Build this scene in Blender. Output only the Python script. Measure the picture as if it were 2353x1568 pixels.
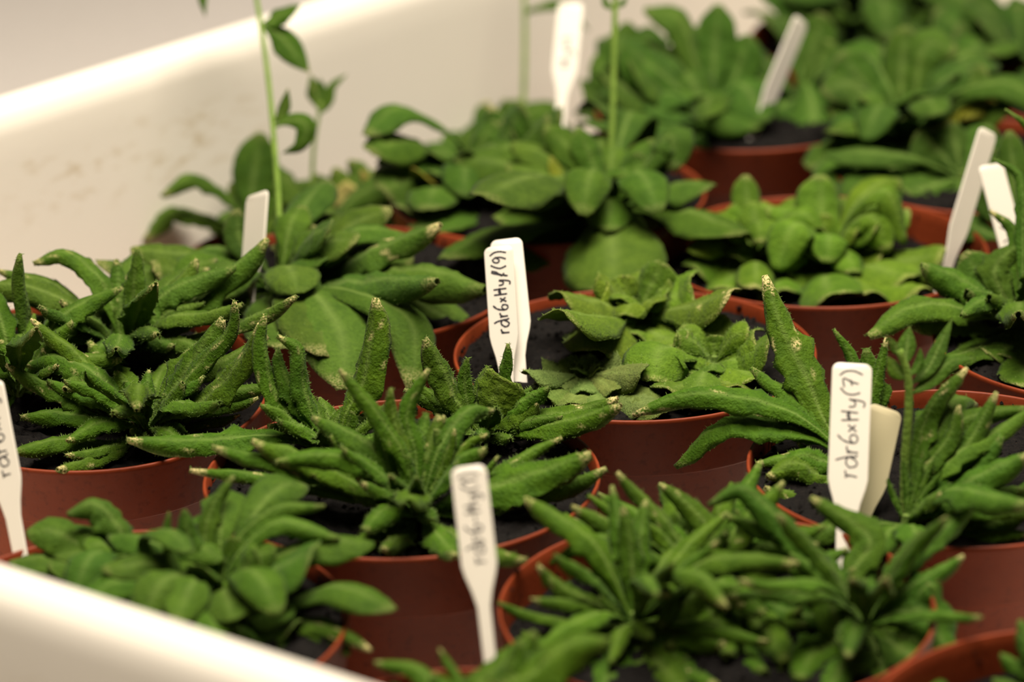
import bpy, bmesh, math, random
import numpy as np
from mathutils import Vector, Matrix

S = bpy.context.scene
COL = S.collection
for o in list(bpy.data.objects):
    bpy.data.objects.remove(o)

# ------------------------------------------------------------------ camera
cam_d = bpy.data.cameras.new('camera'); cam = bpy.data.objects.new('camera', cam_d); COL.objects.link(cam)
PITCH, ROLL = math.radians(21.23), math.radians(-1.17)
cam.matrix_world = Matrix.Translation((0, 0, .475)) @ Matrix.Rotation(math.pi / 2 - PITCH, 4, 'X') @ Matrix.Rotation(ROLL, 4, 'Z')
cam_d.sensor_width = 36; cam_d.lens = 7220 / 2353 * 36
cam_d.clip_start = .01; cam_d.clip_end = 50
cam_d.dof.use_dof = True; cam_d.dof.focus_distance = .985; cam_d.dof.aperture_fstop = 7.2
S.camera = cam

# ------------------------------------------------------------------ light
S.view_settings.view_transform = 'Standard'; S.view_settings.look = 'None'
S.view_settings.gamma = 1; S.view_settings.use_curve_mapping = False
S.view_settings.exposure = 0
W = bpy.data.worlds.new('world'); S.world = W; W.use_nodes = True
W.node_tree.nodes['Background'].inputs[0].default_value = (1, .86, .70, 1)
W.node_tree.nodes['Background'].inputs[1].default_value = .05

def area(name, loc, target, sx, sy, power, col):
    d = bpy.data.lights.new(name, 'AREA'); d.shape = 'RECTANGLE'; d.size = sx; d.size_y = sy; d.energy = power; d.color = col
    o = bpy.data.objects.new(name, d); COL.objects.link(o); o.location = loc
    o.rotation_euler = (Vector(target) - Vector(loc)).to_track_quat('-Z', 'Y').to_euler()
    return o
area('ceiling_lamp', (.10, .90, 1.18), (.0, .98, .1), 1.1, .45, 35, (1, .895, .755))

# ------------------------------------------------------------------ helpers
def rgba(c): return (c[0], c[1], c[2], 1)
class NT:
    def __init__(s, name):
        s.m = bpy.data.materials.new(name); s.m.use_nodes = True; s.t = s.m.node_tree
        s.b = s.t.nodes['Principled BSDF']; s.out = s.t.nodes['Material Output']
    def n(s, typ, **kw):
        x = s.t.nodes.new(typ)
        for k, v in kw.items():
            if k.startswith('i_'): x.inputs[k[2:].replace('_', ' ')].default_value = v
            else: setattr(x, k, v)
        return x
    def l(s, a, b): s.t.links.new(a, b)
    def mix(s, fac, a, b, mode='MIX'):
        x = s.n('ShaderNodeMix', data_type='RGBA', blend_type=mode)
        for v, i in ((fac, 0), (a, 6), (b, 7)):
            if hasattr(v, 'is_output'): s.l(v, x.inputs[i])
            else: x.inputs[i].default_value = v
        return x.outputs[2]
    def math(s, op, a, b=0., c=0.):
        x = s.n('ShaderNodeMath', operation=op)
        for v, i in ((a, 0), (b, 1), (c, 2)):
            if hasattr(v, 'is_output'): s.l(v, x.inputs[i])
            else: x.inputs[i].default_value = v
        return x.outputs[0]
    def ramp(s, fac, stops):
        x = s.n('ShaderNodeValToRGB'); s.l(fac, x.inputs[0]); r = x.color_ramp
        while len(r.elements) < len(stops): r.elements.new(.5)
        for e, (p, c) in zip(r.elements, stops): e.position = p; e.color = rgba(c) if len(c) == 3 else c
        return x.outputs[0]
    def noise(s, scale, detail=3, co=None, rough=.5):
        x = s.n('ShaderNodeTexNoise'); x.inputs['Scale'].default_value = scale; x.inputs['Detail'].default_value = detail; x.inputs['Roughness'].default_value = rough
        if co is not None: s.l(co, x.inputs['Vector'])
        return x.outputs[0]
    def bump(s, h, strength, dist):
        x = s.n('ShaderNodeBump'); x.inputs['Strength'].default_value = strength; x.inputs['Distance'].default_value = dist
        s.l(h, x.inputs['Height']); s.l(x.outputs[0], s.b.inputs['Normal']); return x.outputs[0]

def leaf_material():
    M = NT('leaf'); co = M.n('ShaderNodeTexCoord'); P = co.outputs['Object']
    info = M.n('ShaderNodeObjectInfo'); base = info.outputs['Color']
    at = lambda k: M.n('ShaderNodeAttribute', attribute_name=k).outputs['Fac']
    rib, tip, hair = at('rib'), at('tip'), at('hair')
    n1 = M.noise(160, 3, P); n2 = M.noise(700, 3, P); n3 = M.noise(1500, 2, P)
    v = M.ramp(n1, [(.3, (.72, .78, .7)), (.7, (1.25, 1.18, 1.3))])
    c = M.mix(.8, base, v, 'MULTIPLY')
    v2 = M.ramp(n2, [(.35, (.82, .85, .8)), (.65, (1.15, 1.12, 1.15))])
    c = M.mix(.8, c, v2, 'MULTIPLY')
    c = M.mix(M.math('MULTIPLY', rib, .38), c, (.26, .36, .09, 1))
    # dry cream tips and specks
    k = M.math('MULTIPLY', tip, M.math('ADD', M.math('MULTIPLY', n3, 5.), -1.9))
    k = M.math('MINIMUM', M.math('MAXIMUM', k, 0), 1.)
    c = M.mix(k, c, (.72, .60, .27, 1))
    c = M.mix(M.math('MULTIPLY', hair, .45), c, (.30, .44, .11, 1))
    M.l(c, M.b.inputs['Base Color'])
    M.b.inputs['Roughness'].default_value = .66; M.b.inputs['Specular IOR Level'].default_value = .10
    M.b.inputs['Sheen Weight'].default_value = .04; M.b.inputs['Sheen Roughness'].default_value = .5
    h = M.math('ADD', M.math('MULTIPLY', n2, .7), M.math('MULTIPLY', n3, .45))
    nrm = M.bump(h, .75, .0011)
    tr = M.n('ShaderNodeBsdfTranslucent'); M.l(M.mix(.5, c, (.30, .45, .02, 1)), tr.inputs[0]); M.l(nrm, tr.inputs['Normal'])
    mx = M.n('ShaderNodeMixShader'); mx.inputs[0].default_value = .16
    M.l(M.b.outputs[0], mx.inputs[1]); M.l(tr.outputs[0], mx.inputs[2]); M.l(mx.outputs[0], M.out.inputs[0])
    return M.m
def pot_material():
    M = NT('terracotta_plastic'); P = M.n('ShaderNodeTexCoord').outputs['Object']
    c = M.ramp(M.noise(45, 4, P), [(.3, (.165, .0265, .007)), (.7, (.22, .038, .010))])
    d = M.ramp(M.noise(420, 4, P), [(.56, (1, 1, 1)), (.72, (.45, .42, .40))])
    c = M.mix(.45, c, d, 'MULTIPLY')
    M.l(c, M.b.inputs['Base Color']); M.b.inputs['Roughness'].default_value = .5; M.b.inputs['Specular IOR Level'].default_value = .2
    M.bump(M.noise(300, 3, P), .12, .001)
    return M.m
def soil_material():
    M = NT('potting_soil'); P = M.n('ShaderNodeTexCoord').outputs['Object']
    c = M.ramp(M.noise(700, 5, P, .7), [(.35, (.0025, .002, .0018)), (.62, (.007, .0055, .0045)), (.82, (.045, .030, .018))])
    M.l(c, M.b.inputs['Base Color']); M.b.inputs['Roughness'].default_value = .9; M.b.inputs['Specular IOR Level'].default_value = .15
    M.bump(M.noise(900, 4, P), .8, .001)
    return M.m
def plastic(name, col, rough=.4, stain=False, speck=0):
    M = NT(name); P = M.n('ShaderNodeTexCoord').outputs['Object']
    c = M.ramp(M.noise(9, 3, P), [(.3, tuple(x * .96 for x in col)), (.7, col)])
    if stain:
        # faint brown scuffs smeared on one stretch of the wall
        sp = M.n('ShaderNodeSeparateXYZ'); M.l(P, sp.inputs[0])
        mp = M.n('ShaderNodeMapping'); mp.inputs['Scale'].default_value = (1, 1, 2.6); M.l(P, mp.inputs[0])
        s = M.ramp(M.noise(75, 5, mp.outputs[0], .65), [(.52, (0, 0, 0)), (.68, (1, 1, 1))])
        def band(v, lo, hi, soft):
            a = M.n('ShaderNodeMapRange', interpolation_type='SMOOTHSTEP'); M.l(v, a.inputs[0]); a.inputs[1].default_value = lo; a.inputs[2].default_value = lo + soft
            b = M.n('ShaderNodeMapRange', interpolation_type='SMOOTHSTEP'); M.l(v, b.inputs[0]); b.inputs[1].default_value = hi; b.inputs[2].default_value = hi - soft
            return M.math('MULTIPLY', a.outputs[0], b.outputs[0])
        k = M.math('MULTIPLY', band(sp.outputs[0], .19, .29, .02), band(sp.outputs[2], .088, .126, .012))
        k = M.math('MULTIPLY', k, s)
        c = M.mix(M.math('MULTIPLY', k, .5), c, (.45, .33, .15, 1))
    if speck:
        v = M.n('ShaderNodeTexVoronoi'); v.inputs['Scale'].default_value = 260; M.l(P, v.inputs['Vector'])
        k = M.math('MULTIPLY', M.math('LESS_THAN', v.outputs['Distance'], .10), M.math('GREATER_THAN', M.noise(90, 2, P), speck))
        c = M.mix(M.math('MULTIPLY', k, .7), c, (.05, .035, .025, 1))
    M.l(c, M.b.inputs['Base Color']); M.b.inputs['Roughness'].default_value = rough
    M.b.inputs['Subsurface Weight'].default_value = .0
    return M.m
def flat(name, col, rough=.6):
    M = NT(name); P = M.n('ShaderNodeTexCoord').outputs['Object']
    M.l(M.ramp(M.noise(300, 2, P), [(.3, tuple(x * .85 for x in col)), (.7, col)]), M.b.inputs['Base Color']); M.b.inputs['Roughness'].default_value = rough
    return M.m
LEAF = leaf_material(); POT = pot_material(); SOIL = soil_material()
CRATE = plastic('white_crate_plastic', (.79, .74, .645), .42, stain=True)
TAGM = plastic('white_tag_plastic', (.72, .67, .575), .35, speck=.60)
TAG_SHADED = plastic('shaded_tag_plastic', (.60, .53, .33), .4, speck=.62)  # tag plastic with the shade on the rear tag painted into its colour
TAGS_ = plastic('dusty_tag_plastic', (.74, .69, .60), .5, speck=.40)
INK = flat('black_ink', (.014, .010, .016), .5)
BENCH = flat('cream_bench', (.70, .65, .60), .7)

def new_obj(name, verts, faces, mat, parent=None, smooth=True, attrs=None):
    me = bpy.data.meshes.new(name)
    me.from_pydata([tuple(map(float, v)) for v in verts], [], faces); me.update()
    if smooth: me.polygons.foreach_set('use_smooth', [True] * len(me.polygons))
    if attrs:
        for k, a in attrs.items():
            at = me.attributes.new(k, 'FLOAT', 'POINT'); at.data.foreach_set('value', np.asarray(a, dtype=np.float32))
    me.materials.append(mat)
    o = bpy.data.objects.new(name, me); COL.objects.link(o); o.parent = parent
    return o
def empty(name, loc, label, cat, group=None):
    o = bpy.data.objects.new(name, None); COL.objects.link(o); o.location = loc; o.empty_display_size = .01
    o['label'] = label; o['category'] = cat
    if group: o['group'] = group
    return o

PLANTS = [
{"n":"rosette_plant","l":"large spiky rosette with curled yellow-tipped leaves spreading over the middle front pot","c":[-0.0288,0.8443,0.0925],"leaves":[[[[0,0,0],[-206,76,48],[-451,164,105]],73,"r",[0.13,-0.25,0.96],0.5,1,[0.061,0.124,0.004],130],[[[0,0,0],[-333,61,85],[-513,87,113],[-673,102,120]],68,"r",[0.14,-0.22,0.96],1.0,1,[0.044,0.108,0.003],130],[[[0,0,0],[-201,8,106],[-402,7,181],[-592,1,240]],85,"r",[0.37,-0.22,0.9],0.5,1,[0.045,0.112,0.003],130],[[[0,0,0],[-163,5,99],[-325,11,198],[-475,5,255]],106,"r",[0.46,-0.23,0.86],0.5,1,[0.062,0.131,0.004],130],[[[0,0,0],[-28,43,157],[-63,77,282],[-68,100,365]],66,"r",[0.33,-0.89,0.31],0.1,1,[0.057,0.113,0.004],130],[[[0,0,0],[-34,34,175],[-113,57,312],[-214,75,440]],68,"r",[0.67,-0.6,0.43],0.5,1,[0.056,0.126,0.004],130],[[[0,0,0],[-3,69,172],[-26,110,274],[42,161,400]],63,"r",[-0.13,-0.92,0.38],0.5,1,[0.049,0.12,0.004],130],[[[0,0,0],[35,87,164],[83,138,260]],55,"r",[-0.29,-0.8,0.52],0.5,1,[0.053,0.107,0.003],130],[[[0,0,0],[67,36,129],[113,69,245]],46,"r",[-0.56,-0.7,0.45],0.5,1,[0.06,0.12,0.004],130],[[[0,0,0],[80,41,120],[152,70,204],[210,75,225]],50,"r",[-0.56,-0.47,0.68],0.5,1,[0.063,0.127,0.003],130],[[[0,0,0],[67,-14,110],[133,-29,200],[204,-52,235]],94,"r",[-0.76,-0.12,0.63],0.5,1,[0.049,0.121,0.004],130],[[[0,0,0],[-17,18,97],[-26,34,180]],66,"r",[0.34,-0.92,0.22],0.1,1,[0.048,0.113,0.004],130],[[[0,0,0],[130,4,58],[350,2,131],[510,2,190]],145,"r",[-0.34,-0.22,0.91],0.5,0.7,[0.054,0.125,0.004],130],[[[0,0,0],[155,17,38],[438,38,81],[557,55,120]],94,"r",[-0.18,-0.22,0.96],0.5,1,[0.054,0.121,0.005],130],[[[0,0,0],[142,-18,19],[280,-34,40]],45,"r",[-0.16,-0.19,0.97],0.5,1,[0.046,0.106,0.004],130],[[[0,0,0],[-86,-120,18],[-178,-258,35]],83,"r",[0.17,0.02,0.99],1.0,1,[0.052,0.115,0.003],130],[[[0,0,0],[-29,-122,14],[-90,-335,55]],76,"r",[0.1,0.13,0.99],0.5,1,[0.05,0.099,0.003],130],[[[0,0,0],[55,-181,33],[115,-426,70]],85,"r",[-0.09,0.14,0.99],0.5,1,[0.055,0.126,0.005],130],[[[0,0,0],[130,-210,24],[219,-348,49],[314,-493,85]],83,"r",[-0.17,0.06,0.98],0.5,1,[0.056,0.111,0.004],130],[[[0,0,0],[-57,-13,14],[-154,-43,20]],46,"r",[0.17,-0.16,0.97],0.1,1,[0.051,0.106,0.004],130],[[[0,0,0],[207,98,71],[338,167,130],[430,206,155]],63,"r",[-0.19,-0.3,0.93],0.5,1,[0.054,0.121,0.004],130],[[[0,0,0],[-62,31,79],[-98,83,210],[-109,119,300]],63,"r",[0.42,-0.78,0.46],0.1,1,[0.049,0.119,0.004],130],[[[0,0,0],[130,14,68],[238,40,170]],43,"r",[-0.51,-0.33,0.79],0.5,1,[0.052,0.119,0.004],130],[[[0,0,0],[53,27,64],[67,62,146],[56,99,235]],63,"r",[-0.28,-0.86,0.43],0.2,1,[0.046,0.105,0.004],130],[[[0,0,0],[-102,49,71],[-204,108,160],[-255,137,205]],69,"r",[0.4,-0.44,0.8],0.2,1,[0.053,0.111,0.004],130],[[[0,0,0],[-63,20,55],[-164,47,130],[-331,37,110]],77,"r",[0.28,-0.24,0.93],0.1,1,[0.065,0.129,0.005],130],[[[0,0,0],[39,5,18],[130,23,78],[195,35,120]],60,"r",[-0.46,-0.31,0.83],0.1,1,[0.052,0.125,0.005],130],[[[0,0,0],[17,95,185],[31,172,256]],97,"r",[-0.09,-0.82,0.56],0.0938374701172594,1,[0.052,0.125,0.004],130],[[[0,0,0],[-114,-54,175],[-208,-98,269]],66,"r",[0.79,0.03,0.62],0.2458878500094181,1,[0.048,0.116,0.004],130],[[[0,0,0],[-112,70,100],[-204,127,130]],87,"r",[0.3,-0.4,0.87],0.39682726387932804,1,[0.052,0.111,0.004],130],[[[0,0,0],[5,-129,140],[9,-235,233]],60,"r",[-0.03,0.7,0.71],0.10681756717461627,1,[0.043,0.105,0.003],130],[[[0,0,0],[-94,-39,114],[-171,-70,165]],74,"r",[0.7,-0.01,0.72],0.435506855920608,1,[0.055,0.115,0.004],130],[[[0,0,0],[11,137,116],[19,248,149]],84,"r",[-0.02,-0.51,0.86],0.28151911017818587,1,[0.053,0.114,0.003],130],[[[0,0,0],[-82,-149,98],[-148,-271,85]],100,"r",[0.23,0.18,0.96],0.14697318559412714,1,[0.048,0.113,0.003],130],[[[0,0,0],[-120,87,120],[-217,159,174]],82,"r",[0.33,-0.46,0.83],0.2441739155232282,1,[0.054,0.128,0.005],130],[[[0,0,0],[25,-107,67],[46,-194,77]],64,"r",[-0.13,0.34,0.93],0.08791883657191985,1,[0.04,0.099,0.003],130],[[[0,0,0],[35,81,173],[64,147,260]],96,"r",[-0.22,-0.83,0.52],0.46077091524395203,1,[0.05,0.102,0.003],130],[[[0,0,0],[-83,-62,115],[-152,-112,163]],80,"r",[0.66,0.18,0.73],0.41147212260723875,1,[0.05,0.114,0.005],130],[[[0,0,0],[-32,79,71],[-59,143,116]],78,"r",[0.16,-0.58,0.8],0.45935369664489156,1,[0.045,0.103,0.004],130],[[[0,0,0],[-39,-87,144],[-71,-158,205]],61,"r",[0.47,0.61,0.63],0.3421157987134041,1,[0.048,0.107,0.003],130],[[[0,0,0],[-109,-3,74],[-198,-5,91]],77,"r",[0.41,-0.21,0.89],0.3941767153996679,1,[0.049,0.109,0.003],130],[[[0,0,0],[-105,74,166],[-222,157,221],[-311,219,236]],97,"r",[0.32,-0.44,0.84],0.40222831264775794,1,[0.046,0.107,0.004],130],[[[0,0,0],[-133,-59,192],[-283,-126,257],[-395,-176,259]],84,"r",[0.55,-0.01,0.83],0.23692506427760252,1,[0.053,0.127,0.004],130],[[[0,0,0],[-3,-122,135],[-5,-259,180],[-8,-362,217]],105,"r",[0.03,0.51,0.86],0.006744658941545634,1,[0.066,0.131,0.005],130],[[[0,0,0],[77,85,201],[164,180,268],[230,252,230]],85,"r",[-0.26,-0.51,0.82],0.4127125785966019,1,[0.04,0.099,0.003],130]],"stems":[]},
{"n":"rosette_plant","l":"small upright plant with one tall curled leaf, back left of middle front pot","c":[-0.055,0.892,0.0925],"leaves":[[[[0,0,0],[27,34,104],[90,71,218],[110,109,333],[125,149,455]],123,"r",[-0.37,-0.85,0.38],0.6,1,[0.063,0.129,0.003],150],[[[0,0,0],[-108,20,84],[-182,49,190],[-211,87,320],[-203,117,420]],75,"r",[0.59,-0.66,0.47],0.5,1,[0.055,0.129,0.004],150],[[[0,0,0],[-54,18,84],[-94,48,213],[-100,74,322],[-169,79,365]],75,"r",[0.63,-0.65,0.43],0.5,1,[0.05,0.117,0.005],150],[[[0,0,0],[26,12,56],[51,27,130]],70,"r",[-0.58,-0.72,0.38],0.1,1,[0.051,0.11,0.004],150],[[[0,0,0],[-9,49,70],[39,95,130]],45,"r",[-0.18,-0.77,0.62],0.1,1,[0.052,0.108,0.004],150],[[[0,0,0],[-173,-18,73],[-421,-75,88],[-626,-118,115]],99,"r",[0.21,-0.17,0.96],0.5,1,[0.048,0.118,0.004],150],[[[0,0,0],[-67,-16,55],[-167,-38,168],[-218,-54,190]],73,"r",[0.67,-0.11,0.74],0.1,1,[0.054,0.12,0.004],150],[[[0,0,0],[-42,17,55],[-151,72,238],[-169,97,315]],78,"r",[0.58,-0.64,0.51],0.1,1,[0.046,0.107,0.004],150],[[[0,0,0],[107,-16,51],[182,-26,90]],67,"r",[-0.46,-0.16,0.87],0.1,1,[0.047,0.101,0.003],150],[[[0,0,0],[-31,116,100],[-57,210,105]],71,"r",[0.07,-0.43,0.9],0.3994078796731741,1,[0.051,0.109,0.004],150],[[[0,0,0],[-89,-61,110],[-162,-112,166]],66,"r",[0.66,0.15,0.74],0.10629401099169516,1,[0.056,0.13,0.004],150],[[[0,0,0],[80,-12,92],[146,-22,143]],51,"r",[-0.7,-0.19,0.69],0.07699343783583262,1,[0.063,0.124,0.005],150],[[[0,0,0],[-60,47,71],[-109,86,93]],66,"r",[0.33,-0.47,0.82],0.37156485986114957,1,[0.057,0.127,0.004],150],[[[0,0,0],[64,-135,103],[116,-246,111]],56,"r",[-0.24,0.3,0.92],0.4800899417897064,1,[0.042,0.099,0.003],150],[[[0,0,0],[55,96,135],[99,175,195]],66,"r",[-0.22,-0.67,0.71],0.2911835329429257,1,[0.054,0.129,0.004],150],[[[0,0,0],[-87,-17,97],[-159,-31,122]],55,"r",[0.62,-0.14,0.77],0.0031440630088894195,1,[0.052,0.128,0.004],150],[[[0,0,0],[97,-49,72],[176,-90,94]],72,"r",[-0.47,0.01,0.88],0.08238521406440175,1,[0.048,0.115,0.005],150],[[[0,0,0],[-69,106,120],[-125,193,171]],74,"r",[0.23,-0.56,0.8],0.05308080811287147,1,[0.047,0.1,0.003],150],[[[0,0,0],[-10,-95,104],[-18,-173,172]],77,"r",[0.13,0.69,0.71],0.1098629670854589,1,[0.047,0.113,0.003],150],[[[0,0,0],[82,55,96],[149,101,116]],57,"r",[-0.33,-0.46,0.82],0.08453660981812244,1,[0.061,0.126,0.004],150],[[[0,0,0],[-117,32,78],[-213,58,77]],67,"r",[0.26,-0.28,0.92],0.23328735995739808,1,[0.056,0.113,0.003],150]],"stems":[]},
{"n":"rosette_plant","l":"spiky plant beside the two upright tags at the back right of the middle front pot","c":[-0.0096,0.9023,0.0925],"leaves":[[[[0,0,0],[-78,8,123],[-116,18,222],[-166,27,325]],109,"r",[0.74,-0.52,0.42],0.5,1,[0.053,0.105,0.004],130],[[[0,0,0],[122,-61,52],[256,-129,107],[418,-210,190]],110,"r",[-0.42,-0.02,0.91],0.5,1,[0.057,0.125,0.003],130],[[[0,0,0],[123,-28,75],[271,-77,114],[412,-117,175]],112,"r",[-0.41,-0.11,0.9],1.0,1,[0.054,0.116,0.003],130],[[[0,0,0],[56,-7,68],[169,-30,145]],120,"r",[-0.66,-0.16,0.74],0.5,1,[0.057,0.114,0.003],130],[[[0,0,0],[22,0,95],[65,-3,200]],164,"u",[-0.55,-0.82,0.17],0.1,1,[0.103,0.173,0.011],130],[[[0,0,0],[36,11,119],[56,20,203],[79,29,300]],61,"r",[-0.61,-0.76,0.23],0.3,1,[0.053,0.127,0.005],130],[[[0,0,0],[-45,27,100],[-53,50,179],[-42,67,240]],58,"r",[0.31,-0.9,0.31],0.1,1,[0.048,0.106,0.004],130],[[[0,0,0],[95,-30,25],[190,-55,63],[283,-104,45]],77,"r",[-0.2,-0.14,0.97],0.2,1,[0.046,0.102,0.004],130],[[[0,0,0],[-26,19,44],[-11,57,131],[18,89,205]],61,"r",[-0.11,-0.91,0.41],0.1,1,[0.054,0.11,0.004],130],[[[0,0,0],[134,-60,81],[244,-109,112]],60,"r",[-0.43,-0.04,0.9],0.20265672561856157,1,[0.047,0.106,0.004],130],[[[0,0,0],[-33,59,99],[-60,107,148]],71,"r",[0.26,-0.73,0.63],0.08658469654302131,1,[0.055,0.125,0.004],130],[[[0,0,0],[-2,-101,73],[-3,-183,90]],61,"r",[0.01,0.44,0.9],0.19921379498191705,1,[0.048,0.121,0.005],130],[[[0,0,0],[84,49,97],[153,90,130]],58,"r",[-0.4,-0.47,0.79],0.047800613544872195,1,[0.05,0.11,0.003],130],[[[0,0,0],[-135,61,96],[-246,112,123]],72,"r",[0.29,-0.35,0.89],0.3385790321447073,1,[0.045,0.099,0.003],130],[[[0,0,0],[46,-68,39],[84,-124,49]],65,"r",[-0.28,0.18,0.94],0.058177574339283444,1,[0.052,0.11,0.004],130],[[[0,0,0],[-4,72,63],[-7,131,79]],65,"r",[0.02,-0.52,0.85],0.4009440308248036,1,[0.049,0.121,0.005],130],[[[0,0,0],[-87,-83,88],[-158,-150,109]],77,"r",[0.44,0.17,0.88],0.2445450859827234,1,[0.049,0.101,0.004],130],[[[0,0,0],[113,-20,122],[205,-37,182]],78,"r",[-0.67,-0.16,0.72],0.1186614516226629,1,[0.051,0.126,0.004],130],[[[0,0,0],[-119,66,93],[-216,120,150]],60,"r",[0.35,-0.42,0.84],0.005605035112165202,1,[0.055,0.117,0.003],130],[[[0,0,0],[24,-86,120],[43,-157,169]],70,"r",[-0.29,0.67,0.69],0.20542162504181283,1,[0.047,0.115,0.003],130]],"stems":[]},
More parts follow.
